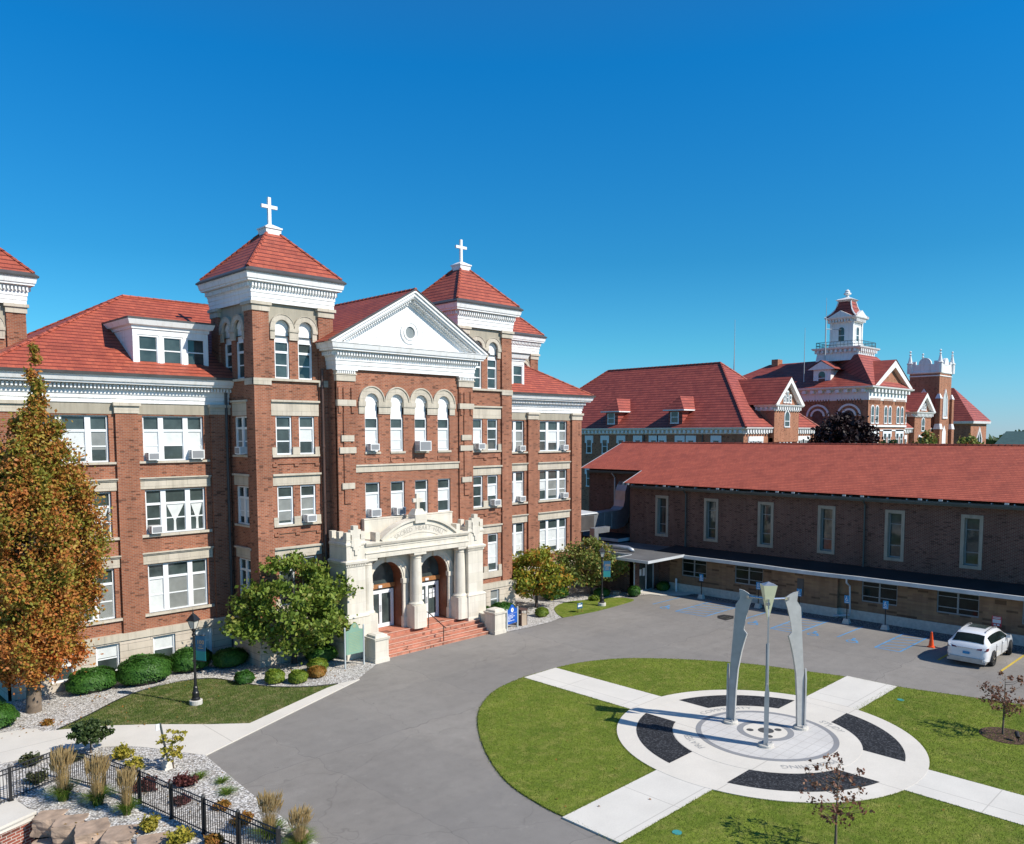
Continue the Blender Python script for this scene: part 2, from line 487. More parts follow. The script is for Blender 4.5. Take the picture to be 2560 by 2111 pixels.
class MB:
    """collects faces (world or local coordinates) and links them as ONE mesh"""
    def __init__(s): s.v, s.f, s.mi = [], [], []
    def poly(s, pts, m=0):
        i = len(s.v)
        s.v += [tuple(float(c) for c in p) for p in pts]
        s.f.append(tuple(range(i, i + len(pts))))
        s.mi.append(m)
    def box(s, x0, x1, y0, y1, z0, z1, m=0):
        x0, x1 = min(x0, x1), max(x0, x1); y0, y1 = min(y0, y1), max(y0, y1); z0, z1 = min(z0, z1), max(z0, z1)
        i = len(s.v)
        s.v += [(x0, y0, z0), (x1, y0, z0), (x1, y1, z0), (x0, y1, z0), (x0, y0, z1), (x1, y0, z1), (x1, y1, z1), (x0, y1, z1)]
        for q in ((3, 2, 1, 0), (4, 5, 6, 7), (0, 1, 5, 4), (1, 2, 6, 5), (2, 3, 7, 6), (3, 0, 4, 7)):
            s.f.append(tuple(i + a for a in q)); s.mi.append(m)
    def hexa(s, b, t, m=0):
        """bottom quad b and top quad t (counter-clockwise seen from above)"""
        n = len(b); i = len(s.v)
        s.v += [tuple(map(float, p)) for p in b] + [tuple(map(float, p)) for p in t]
        s.f.append(tuple(i + a for a in reversed(range(n)))); s.mi.append(m)
        s.f.append(tuple(i + n + a for a in range(n))); s.mi.append(m)
        for a in range(n):
            c = (a + 1) % n
            s.f.append((i + a, i + c, i + n + c, i + n + a)); s.mi.append(m)
    def ext(s, pts, vec, m=0):
        """prism: polygon pts extruded by vec"""
        pts = [np.array(p, float) for p in pts]; vec = np.array(vec, float)
        n = len(pts); i = len(s.v)
        s.v += [tuple(p) for p in pts] + [tuple(p + vec) for p in pts]
        s.f.append(tuple(i + a for a in range(n))); s.mi.append(m)
        s.f.append(tuple(i + n + a for a in reversed(range(n)))); s.mi.append(m)
        for a in range(n):
            c = (a + 1) % n
            s.f.append((i + c, i + a, i + n + a, i + n + c)); s.mi.append(m)
    def ring(s, c, r0, r1, z0, z1, a0=0, a1=2 * math.pi, n=48, m=0):
        """flat annulus sector with thickness z0..z1"""
        for k in range(n):
            A, B = a0 + (a1 - a0) * k / n, a0 + (a1 - a0) * (k + 1) / n
            P = lambda r, t, z: (c[0] + r * math.cos(t), c[1] + r * math.sin(t), z)
            s.poly([P(r0, A, z1), P(r1, A, z1), P(r1, B, z1), P(r0, B, z1)], m)
            s.poly([P(r1, A, z0), P(r1, B, z0), P(r1, B, z1), P(r1, A, z1)], m)
            if r0 > 0: s.poly([P(r0, B, z0), P(r0, A, z0), P(r0, A, z1), P(r0, B, z1)], m)
    def lathe(s, c, prof, n=20, m=0):
        i = len(s.v)
        for r, z in prof:
            for k in range(n):
                t = 2 * math.pi * k / n
                s.v.append((c[0] + r * math.cos(t), c[1] + r * math.sin(t), c[2] + z))
        for j in range(len(prof) - 1):
            for k in range(n):
                a, b = i + j * n + k, i + j * n + (k + 1) % n
                s.f.append((a, b, b + n, a + n)); s.mi.append(m)
        s.f.append(tuple(i + k for k in reversed(range(n)))); s.mi.append(m)
        s.f.append(tuple(i + (len(prof) - 1) * n + k for k in range(n))); s.mi.append(m)
    def tube(s, pts, rad, n=7, m=0):
        pts = [np.array(p, float) for p in pts]
        if isinstance(rad, (int, float)): rad = [rad] * len(pts)
        i = len(s.v)
        for j, p in enumerate(pts):
            d = norm(pts[min(j + 1, len(pts) - 1)] - pts[max(j - 1, 0)])
            a = norm(np.cross(d, (0, 0, 1) if abs(d[2]) < .9 else (1, 0, 0)))
            b = np.cross(d, a)
            for k in range(n):
                t = 2 * math.pi * k / n
                s.v.append(tuple(p + rad[j] * (math.cos(t) * a + math.sin(t) * b)))
        for j in range(len(pts) - 1):
            for k in range(n):
                a, b = i + j * n + k, i + j * n + (k + 1) % n
                s.f.append((a, b, b + n, a + n)); s.mi.append(m)
        s.f.append(tuple(i + k for k in reversed(range(n)))); s.mi.append(m)
        s.f.append(tuple(i + (len(pts) - 1) * n + k for k in range(n))); s.mi.append(m)
    def sweep(s, path, prof, closed=True, m=0, caps=True):
        """profile (out, z) carried along a horizontal path; out points to the right of travel"""
        P = [np.array(p, float) for p in path]; n = len(P)
        offs = []
        for j in range(n):
            ns = []
            if closed or j > 0:
                d = norm(P[j] - P[j - 1]); ns.append(np.array((d[1], -d[0])))
            if closed or j < n - 1:
                d = norm(P[(j + 1) % n] - P[j]); ns.append(np.array((d[1], -d[0])))
            b = norm(sum(ns)); offs.append(b / max(.3, float(b @ ns[0])))
        i = len(s.v); k = len(prof)
        for j in range(n):
            for o, z in prof:
                q = P[j] + offs[j] * o
                s.v.append((q[0], q[1], z))
        for j in range(n if closed else n - 1):
            jj = (j + 1) % n
            for t in range(k - 1):
                s.f.append((i + j * k + t, i + jj * k + t, i + jj * k + t + 1, i + j * k + t + 1)); s.mi.append(m)
        if not closed and caps:
            s.f.append(tuple(i + t for t in range(k))); s.mi.append(m)
            s.f.append(tuple(i + (n - 1) * k + t for t in reversed(range(k)))); s.mi.append(m)
    def dentils(s, path, out0, out1, z0, z1, wd, gap, closed=True, m=0):
        P = [np.array(p, float) for p in path]; n = len(P)
        for j in range(n if closed else n - 1):
            a, b = P[j], P[(j + 1) % n]
            L = np.linalg.norm(b - a); d = (b - a) / L; o = np.array((d[1], -d[0]))
            c = int((L + 2 * out0) / gap)
            for t in range(c):
                u = -out0 + (t + .5) * (L + 2 * out0) / c
                q = a + d * (u - wd / 2); r = a + d * (u + wd / 2)
                pts = [q + o * out0, q + o * out1, r + o * out1, r + o * out0]
                s.hexa([(*p, z0) for p in pts], [(*p, z1) for p in pts], m)
    def build(s, name, mats, parent=None, smooth=False, local=False, kind=None):
        if not isinstance(mats, (list, tuple)): mats = [mats]
        me = bpy.data.meshes.new(name)
        v = np.array(s.v, float).reshape(-1, 3)
        if parent is not None and not local:
            b = base(parent); v = v - np.array(b)
        me.from_pydata(v.tolist(), [], s.f)
        for mm in mats: me.materials.append(mm)
        if len(mats) > 1: me.polygons.foreach_set('material_index', s.mi)
        if smooth: me.polygons.foreach_set('use_smooth', [True] * len(s.f))
        # uv in metres: u along the horizontal tangent, v up the face
        uvl = me.uv_layers.new(name='UVMap')
        uv = np.zeros((len(me.loops), 2))
        wv = np.array(s.v, float).reshape(-1, 3)
        li = 0
        for f in s.f:
            p = wv[list(f)]
            nn = np.zeros(3)
            for a in range(len(f)):
                nn += np.cross(p[a], p[(a + 1) % len(f)])
            nn = norm(nn)
            if abs(nn[2]) > .995: uv[li:li + len(f)] = p[:, :2]
            else:
                t = norm(np.cross((0, 0, 1), nn))
                if abs(t[0]) > abs(t[1]): t = t * np.sign(t[0])
                else: t = t * np.sign(t[1])
                bt = np.cross(nn, t)
                bt = bt * (1 if bt[2] >= 0 else -1)
                uv[li:li + len(f), 0] = p @ t; uv[li:li + len(f), 1] = p @ bt
            li += len(f)
        uvl.data.foreach_set('uv', uv.ravel())
        me.update()
        o = link(bpy.data.objects.new(name, me))
        if parent is not None: o.parent = parent
        if kind: o['kind'] = kind
        return o

def islands(mb, name, mats, parent):
    """one part for every connected piece"""
    par = list(range(len(mb.f))); own = {}
    def find(a):
        while par[a] != a: par[a] = par[par[a]]; a = par[a]
        return a
    vs = np.array(mb.v)
    boxes = [(vs[list(f)].min(0) - .02, vs[list(f)].max(0) + .02) for f in mb.f]
    lo = np.array([b[0] for b in boxes]); hi = np.array([b[1] for b in boxes])
    for i in range(len(mb.f)):
        for j in np.nonzero(((lo[i + 1:] <= hi[i]) & (hi[i + 1:] >= lo[i])).all(1))[0]:
            a, b = find(i), find(i + 1 + int(j))
            if a != b: par[b] = a
    g = {}
    for i in range(len(mb.f)): g.setdefault(find(i), []).append(i)
    for ids in g.values():
        n = MB()
        for i in ids: n.poly([mb.v[k] for k in mb.f[i]], mb.mi[i])
        n.build(name, mats, parent)

class Fr:
    """frame of a wall: u along it, z up, d outwards"""
    def __init__(s, O, U, N): s.O, s.U, s.N = np.array(O, float), np.array(U, float), np.array(N, float)
    def p(s, u, z, d=0): q = s.O + s.U * u + s.N * d; return (q[0], q[1], q[2] + z)
    def box(s, mb, u0, u1, z0, z1, d0, d1, m=0):
        b = [s.p(u0, z0, d1), s.p(u1, z0, d1), s.p(u1, z0, d0), s.p(u0, z0, d0)]
        t = [s.p(u0, z1, d1), s.p(u1, z1, d1), s.p(u1, z1, d0), s.p(u0, z1, d0)]
        mb.hexa(b, t, m)
    def poly(s, mb, pts, d=0, m=0): mb.poly([s.p(u, z, d) for u, z in pts], m)
    def ext(s, mb, pts, d0, d1, m=0):
        mb.ext([s.p(u, z, d1) for u, z in pts], s.N * (d0 - d1), m)
    def wall(s, mb, u0, u1, z0, z1, holes, dep=.22, d=0, m=0):
        holes = [h for h in holes if h[1] > u0 and h[0] < u1 and h[3] > z0 and h[2] < z1]
        us = sorted({u0, u1, *[min(max(x, u0), u1) for h in holes for x in h[:2]]})
        zs = sorted({z0, z1, *[min(max(x, z0), z1) for h in holes for x in h[2:]]})
        for a, b in zip(us, us[1:]):
            for c, e in zip(zs, zs[1:]):
                cu, cz = (a + b) / 2, (c + e) / 2
                if any(h[0] < cu < h[1] and h[2] < cz < h[3] for h in holes): continue
                s.poly(mb, [(a, c), (b, c), (b, e), (a, e)], d, m)
        for h in holes:
            a, b, c, e = max(h[0], u0), min(h[1], u1), max(h[2], z0), min(h[3], z1)
            for (p, q) in (((a, c), (b, c)), ((b, c), (b, e)), ((b, e), (a, e)), ((a, e), (a, c))):
                mb.poly([s.p(*p, d), s.p(*q, d), s.p(*q, d - dep), s.p(*p, d - dep)], m)

rng = random.Random(7)
def arc(cu, cz, r, a0, a1, n=14):
    return [(cu + r * math.cos(a0 + (a1 - a0) * k / n), cz + r * math.sin(a0 + (a1 - a0) * k / n)) for k in range(n + 1)]

def window(fr, par, u0, u1, z0, z1, lights=None, transom=None, rail=True, blinds=None, dep=.2, d=0, fw=.07, mull=.0,
           arch=None, fmat='frame', gmat='glass', name='window'):
    """frame (part) with its panes and blinds as sub-parts; lights = list of (u0,u1) clear openings"""
    f = MB(); g = MB(); bl = MB(); sh = MB()
    dd = d - dep
    if not lights: lights = [(u0 + fw, u1 - fw)]
    fr.box(f, u0, u1, z0, z0 + fw, dd - .02, dd + .09)
    fr.box(f, u0, u1, z1 - fw, z1, dd - .02, dd + .07)
    edges = [u0] + [x for l in lights for x in l] + [u1]
    for a, b in zip(edges[0::2], edges[1::2]): fr.box(f, a, b, z0 + fw, z1 - fw, dd - .02, dd + .08)
    for i, (a, b) in enumerate(lights):
        lo, hi = z0 + fw, z1 - fw
        top = hi
        if transom:
            fr.box(f, a, b, hi - transom - .05, hi - transom + .07, dd - .02, dd + .06)
            top = hi - transom - .05
        if rail:
            mz = (lo + top) / 2
            fr.box(f, a, b, mz - .03, mz + .03, dd - .02, dd + .035)
        fr.box(f, a, a + .03, lo, top, dd - .02, dd + .03); fr.box(f, b - .03, b, lo, top, dd - .02, dd + .03)
        fr.poly(g, [(a, lo), (b, lo), (b, hi), (a, hi)], dd)
        if blinds:
            t = blinds[i % len(blinds)]
            if t and t != 'c':
                kind, frac = (t if isinstance(t, tuple) else ('b', t))
                zz = top - (top - lo) * frac
                fr.box(bl if kind == 'b' else sh, a + .03, b - .03, zz, top, dd + .002, dd + .012)
            if t == 'c':      # tied-back curtain
                c = (a + b) / 2 + rng.uniform(-.06, .06)
                fr.ext(bl, [(c - .07, lo + .02), (c + .07, lo + .02), (c + .05, lo + .55), (b - .05, top - .02), (a + .05, top - .02), (c - .05, lo + .55)], dd + .002, dd + .02)
    fo = f.build(name, M[fmat], par)
    if g.f: g.build('pane', M[gmat], fo)
    if bl.f: bl.build('blind', M['blind'], fo)
    if sh.f: sh.build('blind', M['shade'], fo)
    return fo

def tile_roof(mb, poly, m=0): mb.poly(poly, m)

ENT = [(0, 0), (.08, 0), (.08, .19), (.12, .21), (.12, .40), (.17, .42), (.17, .59), (.22, .61), (.22, .86), (.60, .90), (.60, .98), (.68, 1.0), (.76, 1.22), (.80, 1.24), (.80, 1.27)]
def entab(mb, path, z0, s=1.0, so=1.0, closed=True):
    mb.sweep(path, [(o * so, z0 + z * s) for o, z in ENT] + [(0, z0 + 1.27 * s)], closed)
    mb.dentils(path, .22 * so, .42 * so, z0 + .66 * s, z0 + .84 * s, .085, .17, closed)

def text_mesh(body, size, align='CENTER'):
    cu = bpy.data.curves.new('t', 'FONT')
    cu.body = body; cu.size = size; cu.align_x = align; cu.align_y = 'CENTER'
    cu.resolution_u = 2
    ob = link(bpy.data.objects.new('t', cu))
    dg = bpy.context.evaluated_depsgraph_get()
    me = bpy.data.meshes.new_from_object(ob.evaluated_get(dg))
    v = [tuple(x.co) for x in me.vertices]; f = [tuple(p.vertices) for p in me.polygons]
    bpy.data.objects.remove(ob); bpy.data.meshes.remove(me); bpy.data.curves.remove(cu)
    return v, f
def put_text(mb, body, size, fn, m=0):
    v, f = text_mesh(body, size)
    i = len(mb.v)
    mb.v += [tuple(float(c) for c in fn(x, y)) for x, y, z in v]
    for q in f: mb.f.append(tuple(i + a for a in q)); mb.mi.append(m)

def leaves(name, par, P, size, mat, seed=1, up=.35, aspect=1.5, out=None):
    """one mesh of many leaf-sized faces at points P (world)"""
    r = np.random.default_rng(seed)
    P = np.asarray(P, float); n = len(P)
    b = np.array(base(par)) if par is not None else np.zeros(3)
    nr = r.normal(size=(n, 3)); nr[:, 2] += up
    if out is not None: nr += out * .9
    nr /= np.linalg.norm(nr, axis=1)[:, None]
    t = np.cross(nr, r.normal(size=(n, 3))); t /= np.linalg.norm(t, axis=1)[:, None] + 1e-9
    bt = np.cross(nr, t)
    sz = size * r.uniform(.6, 1.35, n)[:, None]
    a, c = t * sz * .5 * aspect, bt * sz * .5
    V = np.stack([P - a, P - c + a * .1, P + a, P + c + a * .1], 1).reshape(-1, 3) - b
    me = bpy.data.meshes.new(name)
    me.vertices.add(4 * n); me.vertices.foreach_set('co', V.ravel())
    me.loops.add(4 * n); me.loops.foreach_set('vertex_index', np.arange(4 * n, dtype=np.int32))
    me.polygons.add(n); me.polygons.foreach_set('loop_start', np.arange(0, 4 * n, 4, dtype=np.int32))
    me.polygons.foreach_set('loop_total', np.full(n, 4, dtype=np.int32))
    me.update(calc_edges=True)
    at = me.attributes.new('tint', 'FLOAT', 'FACE')
    at.data.foreach_set('value', r.uniform(0, 1, n))
    me.materials.append(mat)
    o = link(bpy.data.objects.new(name, me))
    o.parent = par
    return o

def crown_pts(c, env, nclump, per, cr, seed, inner=.45, vert=.75):
    """clumps spread through an envelope env=[(z, rx), ...] about the axis c"""
    r = np.random.default_rng(seed)
    zs = np.array([e[0] for e in env]); rs = np.array([e[1] for e in env])
    out = []; cents = []
    zz = np.linspace(zs[0], zs[-1], 200); ww = np.interp(zz, zs, rs) ** (1.3 if vert < 1 else 1.1) + (.02 if vert < 1 else .16); ww /= ww.sum()
    for k in range(nclump):
        z = r.choice(zz, p=ww) + r.normal() * .05
        R0 = np.interp(z, zs, rs)
        th = r.uniform(0, 2 * math.pi)
        rr = R0 * math.sqrt(r.uniform(inner ** 2, 1.0)) * (1 + .13 * math.sin(3 * th + (2.1 if vert < 1 else .25) * z) + (.08 if vert < 1 else .17) * math.sin(7 * th + seed + (0 if vert < 1 else .3 * z)))
        q = np.array((c[0] + rr * math.cos(th), c[1] + rr * math.sin(th), c[2] + z))
        cents.append(q)
        s = cr * r.uniform(.6, 1.35) * min(1, .35 + R0 / 2.2)
        pts = q + r.normal(size=(int(per * r.uniform(.6, 1.4)), 3)) * np.array((s, s, s * vert))
        out.append(pts)
    return np.concatenate(out), cents

def limb_tree(mb, c, h, r0, cents, nb, seed, start=.25, lean=(0, 0)):
    r = random.Random(seed)
    top = (c[0] + lean[0], c[1] + lean[1], c[2] + h)
    pts = []; n = 7
    for k in range(n):
        t = k / (n - 1)
        pts.append((c[0] + lean[0] * t + r.uniform(-.04, .04) * h * .15 * t, c[1] + lean[1] * t + r.uniform(-.04, .04) * h * .15 * t, c[2] - .05 + (h + .05) * t))
    mb.tube([pts[0], (pts[0][0], pts[0][1], pts[0][2] + .12)] + pts[1:], [r0 * 1.35, r0 * 1.05] + [r0 * (1 - .85 * k / (n - 1)) for k in range(1, n)], 9)
    for q in r.sample(cents, min(nb, len(cents))):
        zt = max(start * h, min(h * .95, (q[2] - c[2]) - .45 * math.dist(q[:2], c[:2])))
        t = zt / h
        s = np.array((c[0] + lean[0] * t, c[1] + lean[1] * t, c[2] + zt)); e = np.array(q)
        mid = (s + e) / 2 + np.array((r.uniform(-.08, .08), r.uniform(-.08, .08), -.06 * np.linalg.norm(e - s)))
        rr = max(.012, r0 * (1 - .8 * t) * .5)
        mb.tube([s, mid, e], [rr, rr * .6, rr * .18], 5)

# ================================================================ ground
def sheet(name, pts, z, mat, kind='structure', th=.0):
    mb = MB()
    mb.poly([(x, y, z) for x, y in pts])
    if th:
        n = len(pts)
        for k in range(n):
            a, b = pts[k], pts[(k + 1) % n]
            mb.poly([(*a, z - th), (*b, z - th), (*b, z), (*a, z)])
    return mb.build(name, mat, kind=kind)

def smooth(pts, n=4):
    """Catmull-Rom through an open list of points"""
    P = [np.array(p, float) for p in pts]; out = []
    for i in range(len(P) - 1):
        p0, p1, p2, p3 = P[max(i - 1, 0)], P[i], P[i + 1], P[min(i + 2, len(P) - 1)]
        for k in range(n):
            t = k / n
            out.append(tuple(.5 * ((2 * p1) + (-p0 + p2) * t + (2 * p0 - 5 * p1 + 4 * p2 - p3) * t * t + (-p0 + 3 * p1 - 3 * p2 + p3) * t ** 3)))
    return out + [tuple(P[-1])]

LOW = -2.6
mb = MB()
for x0, x1, y0, y1 in ((-600, 1500, 41, 1800), (-600, -6, -400, 41), (54, 1500, -400, 41), (-6, 54, -400, -22)):
    mb.poly([(x0, y0, -.03), (x1, y0, -.03), (x1, y1, -.03), (x0, y1, -.03)])
mb.build('ground', M['soil'], kind='structure')
sheet('low_terrace', [(-6, -22), (12.3, -22), (12.3, 31), (-6, 31)], LOW, M['concrete'])
mb = MB()
mb.poly([(x, y, 0) for x, y in [(12.05, -22), (54, -22), (54, 41), (-6, 41), (-6, 34), (6.9, 34), (12.0, 30), (12.05, 20)]])
mb.build('asphalt_drive', M['asphalt'], kind='structure')

# island lawn inside the turning circle
left = smooth([(28.06, 27.62), (25.8, 27.15), (23.67, 25.91), (22.0, 24.25), (20.31, 21.92), (19.1, 19.6), (18.66, 17.76), (18.55, 16.4), (18.45, 14.22), (18.1, 9), (18.4, 2), (20, -8)])
right = smooth([(38, -12), (41.2, -4), (41.2, 4), (40.8, 9), (40.35, 10.9), (39.62, 13.75), (39.45, 16.2), (38.87, 18.31), (38.14, 20.72), (36.66, 23.39), (34.67, 25.82), (32.78, 27.01), (30.9, 27.5), (28.06, 27.62)])
sheet('island_lawn', left + right[:-1], .045, M['grass'], th=.09)
mb = MB()
for P in (left, right):
    for a, b in zip(P, P[1:]):
        a, b = np.array(a), np.array(b)
        d = norm(b - a); o = np.array((d[1], -d[0])) * .09
        mb.poly([(*a, .047), (*b, .047), (*(b - o), .004), (*(a - o), .004)])
mb.build('soil_edge', M['mulch'], kind='structure')

# fine grass blades along the open lawns, one mass
PC = (29.25, 15.27)
mb = MB()
Z = .06
for x0, x1, y0, y1 in ((28.07, 30.42, 20.9, 27.55), (28.07, 30.42, -9, 9.6), (18.45, 23.6, 14.15, 16.42), (34.9, 39.56, 13.9, 16.32)):
    mb.box(x0, x1, y0, y1, 0, Z)
mb.build('crossing_path', M['concrete'], kind='structure')
mb = MB()
mb.ring(PC, 5.06, 5.84, 0, Z + .008, n=96)
mb.ring(PC, 3.56, 5.06, 0, Z + .004, n=96)
mb.ring(PC, 2.3, 3.57, 0, Z + .012, n=72)
mb.build('plaza_paving', M['concrete_walk'], kind='structure')
mb = MB(); mb.ring((29.4, 15.3), 0, 2.62, 0, Z + .014, n=64); mb.build('plaza_pavers', M['pavers'], kind='structure')
mb = MB(); mb.ring((29.46, 15.33), 2.53, 2.74, 0, Z + .019, n=72); mb.ring((29.77, 15.52), .86, 1.11, 0, Z + .019, n=48)
mb.build('plaza_ring', M['paver_dark'], kind='structure')
mb = MB(); mb.ring((29.77, 15.52), 0, .86, 0, Z + .018, n=40); mb.build('plaza_centre', M['concrete_walk'], kind='structure')
# black gravel sectors between the arms
mb = MB()
for c in ((PC[0] + 1.3, PC[1] + 1.15, 0), (PC[0] - 1.15, PC[1] + 1.15, 1), (PC[0] - 1.15, PC[1] - 1.2, 2), (PC[0] + 1.3, PC[1] - 1.2, 3)):
    qx = 1 if c[2] in (0, 3) else -1; qy = 1 if c[2] in (0, 1) else -1
    ax, ay = abs(c[0] - PC[0]), abs(c[1] - PC[1])
    def arcq(r):
        t0, t1 = math.asin(ay / r), math.acos(ax / r)
        return [(PC[0] + qx * r * math.cos(t0 + (t1 - t0) * k / 16), PC[1] + qy * r * math.sin(t0 + (t1 - t0) * k / 16)) for k in range(17)]
    a, b = arcq(5.05), arcq(3.6)
    for k in range(16): mb.poly([(*a[k], Z + .0125), (*a[k + 1], Z + .0125), (*b[k + 1], Z + .0125), (*b[k], Z + .0125)])
mb.build('black_gravel', M['gravel_black'], kind='structure')
mb = MB()
for q in ((29.81, 15.51, .31), (29.42, 16.0, .14), (30.22, 15.2, .14), (29.3, 15.1, .14)): mb.ring(q[:2], 0, q[2], 0, Z + .026, n=24)
mb.build('plaza_medallion', M['bronze'], kind='structure')
mb = MB()
for word, ang, rad in (('COMMUNITY', 62, 3.14), ('PREACHING', -122, 3.14), ('STUDY', -28, 3.14), ('PRAYER', 148, 3.14)):
    cx, cy = 29.4, 15.3
    def fn(x, y, a0=R(ang), rad=rad):
        t = a0 - x / rad; r = rad + y
        return (cx + r * math.cos(t), cy + r * math.sin(t), Z + .018)
    put_text(mb, word, .42, fn)
mb.build('plaza_lettering', M['letter_grey'], kind='structure')

# planting beds, walk and lawn before the hall
bed = [(-2, 41.7), (-2, 36.9), (7.76, 37.37), (9.04, 36.35), (9.64, 36.02), (11.0, 34.6), (15, 33), (20.2, 33.0), (22.1, 33.15), (22.9, 33.75), (23.7, 34.3), (24.35, 34.7), (24.35, 38.6), (24.1, 41.7)]
sheet('gravel_bed', bed, .03, M['gravel'])
walk = [(22.19, 33.12)] + smooth([(21.95, 33.02), (17.2, 31.1), (12.66, 29.24)]) + smooth([(12.66, 29.24), (11.91, 30.58), (11.14, 31.94), (10.19, 32.85), (8.37, 33.65), (6.97, 33.83), (-2, 34.3)])[1:] + [(-2, 38.2)] + smooth([(-2, 38.2), (7.76, 37.37), (9.04, 36.35), (9.64, 36.02)])[1:] + [(11.27, 35.05), (12.61, 33.9), (14.2, 32.3), (15.44, 31.22), (20.3, 33.05), (21.24, 33.22)]
sheet('concrete_walk', walk, .055, M['concrete_walk'], th=.07)
lawn1 = smooth([(9.5, 36.1), (11.01, 37.07), (12.81, 38.4), (14.18, 38.95), (15.42, 39.1), (16.69, 38.67), (17.34, 37.9), (17.77, 36.53), (18.57, 34.98), (19.72, 33.81), (21.0, 33.2)]) + [(20.3, 33.02), (15.44, 31.24), (12.61, 33.95), (11.27, 35.08)]
sheet('front_lawn', lawn1, .05, M['grass_dry'], th=.05)
mb = MB()
P = smooth([(9.5, 36.1), (11.01, 37.07), (12.81, 38.4), (14.18, 38.95), (15.42, 39.1), (16.69, 38.67), (17.34, 37.9), (17.77, 36.53), (18.57, 34.98), (19.72, 33.81), (21.0, 33.2)])
mb.tube([(x, y, .06) for x, y in P], .035, 6)
tag(mb.build('lawn_edging', M['black']), 'thin black edging strip curving between gravel bed and worn front lawn', 'edging')
# bed by the fence
fb = [(6.9, 33.82), (8.37, 33.65), (10.19, 32.85), (11.14, 31.94), (11.91, 30.58), (12.66, 29.24), (12.48, 26.96), (12.3, 24.47), (12.2, 22.08), (12.1, 18), (10.4, 18), (8.75, 23.6), (8.1, 25.2), (7.75, 26.8), (7.3, 28.1), (6.8, 28.6), (6.6, 29.9)]
sheet('fence_gravel', fb, .05, M['gravel'], th=.3)
sheet('upper_paving', [(-2, 34.2), (6.95, 33.83), (6.62, 29.9), (6.75, 28.55), (5.6, 28.15), (2, 26.6), (-2, 26.0)], .045, M['concrete_walk'], th=.2)
# bed and lawn right of the portico
sheet('side_gravel', [(33.95, 38.6), (33.95, 34.85), (35.73, 34.68), (37.85, 34.71), (39.24, 35.03), (39.79, 35.9), (41.2, 37.4), (43.5, 38.0), (45.3, 37.2), (46.6, 36.6), (48.9, 35.75), (51.9, 34.3), (52.3, 36.2), (48.95, 36.5), (48.95, 42), (38.3, 42), (34, 41)], .03, M['gravel'])
sheet('side_lawn', smooth([(39.34, 34.98), (39.79, 35.9), (41.2, 37.4), (43.2, 38.0), (45.27, 37.2), (47.0, 36.4), (47.3, 35.4), (46.9, 34.95), (45, 34.75), (42.69, 34.65), (41.3, 34.75), (39.34, 34.98)])[:-1], .05, M['grass'], th=.04)
sheet('side_walk', [(49.3, 36.5), (49.9, 34.7), (51.3, 33.4), (52.28, 33.2), (52.28, 36.5)], .042, M['concrete_walk'], th=.04)
sheet('grey_gravel_strip', [(52.3, 33.3), (51.35, 33.3), (51.2, 30.4), (50.85, 24.2), (50.6, 18.9), (50.6, 8), (50.7, -10), (52.3, -10)], .025, M['gravel_grey'])

# road markings
mb = MB()
def stripe(mb, a, b, wd=.1, z=.006):
    a, b = np.array(a, float), np.array(b, float)
    d = norm(b - a); o = np.array((-d[1], d[0])) * wd / 2
    mb.poly([(*(a - o), z), (*(b - o), z), (*(b + o), z), (*(a + o), z)])
for y0, y1 in ((28.55, 30.85), (22.2, 23.9), (16.2, 17.55)):
    stripe(mb, (46.2, y0), (50.7, y0)); stripe(mb, (46.2, y1), (50.8, y1))
    stripe(mb, (46.2, y0), (46.2, y1), z=.0065)
    for k in range(6):
        x = 46.45 + k * .78
        stripe(mb, (x, y1 - .06), (x + .62, y0 + .06), .09, .007)
for y in (33.3, 26.35, 20.05): stripe(mb, (47.0, y), (50.7, y - .05))
for y in (32.0, 25.3, 21.35, 19.0):      # wheelchair symbols lying on the asphalt
    c = np.array((46.75, y))
    f = lambda p: (c[0] + p[1], c[1] - p[0])
    for a, b in (((-.18, .48), (-.14, .1)), ((-.14, .1), (.2, .1)), ((.2, .1), (.3, -.28)), ((.3, -.28), (.42, -.24)), ((-.16, .28), (.12, .28))): stripe(mb, f(a), f(b), .11, .0065)
    for k in range(10):
        t0, t1 = R(100 + 22 * k), R(124 + 22 * k)
        stripe(mb, f((-.02 + .3 * math.cos(t0), -.1 + .3 * math.sin(t0))), f((-.02 + .3 * math.cos(t1), -.1 + .3 * math.sin(t1))), .09, .0072)
    mb.ring(f((-.2, .62)), 0, .1, .001, .0068, n=12)
mb.build('blue_parking_marking', M['blue_line'], kind='structure')
mb = MB()
for y in (11.2, 14.15, 8.3, 5.4): stripe(mb, (45.95, y), (50.35, y - .05), .12)
mb.build('yellow_parking_marking', M['yellow_line'], kind='structure')
mb = MB()
mb.poly([(46.15, 27.0, .0055), (47.0, 26.9, .0055), (47.7, 27.3, .0055), (47.6, 27.95, .0055), (47.0, 28.1, .0055), (46.35, 27.7, .0055)])
mb.build('tar_patch', M['roof_black'], kind='structure')
t = thing('storm_drain', (46.85, 27.4, 0), 'rusty slotted storm drain grate in the dark tar patch', 'drain')
mb = MB()
mb.box(46.55, 47.2, 27.15, 27.2, .006, .012); mb.box(46.55, 47.2, 27.6, 27.65, .006, .012)
for k in range(9): mb.box(46.57 + k * .075, 46.6 + k * .075, 27.2, 27.6, .006, .012)
mb.build('grate', M['bronze'], t)

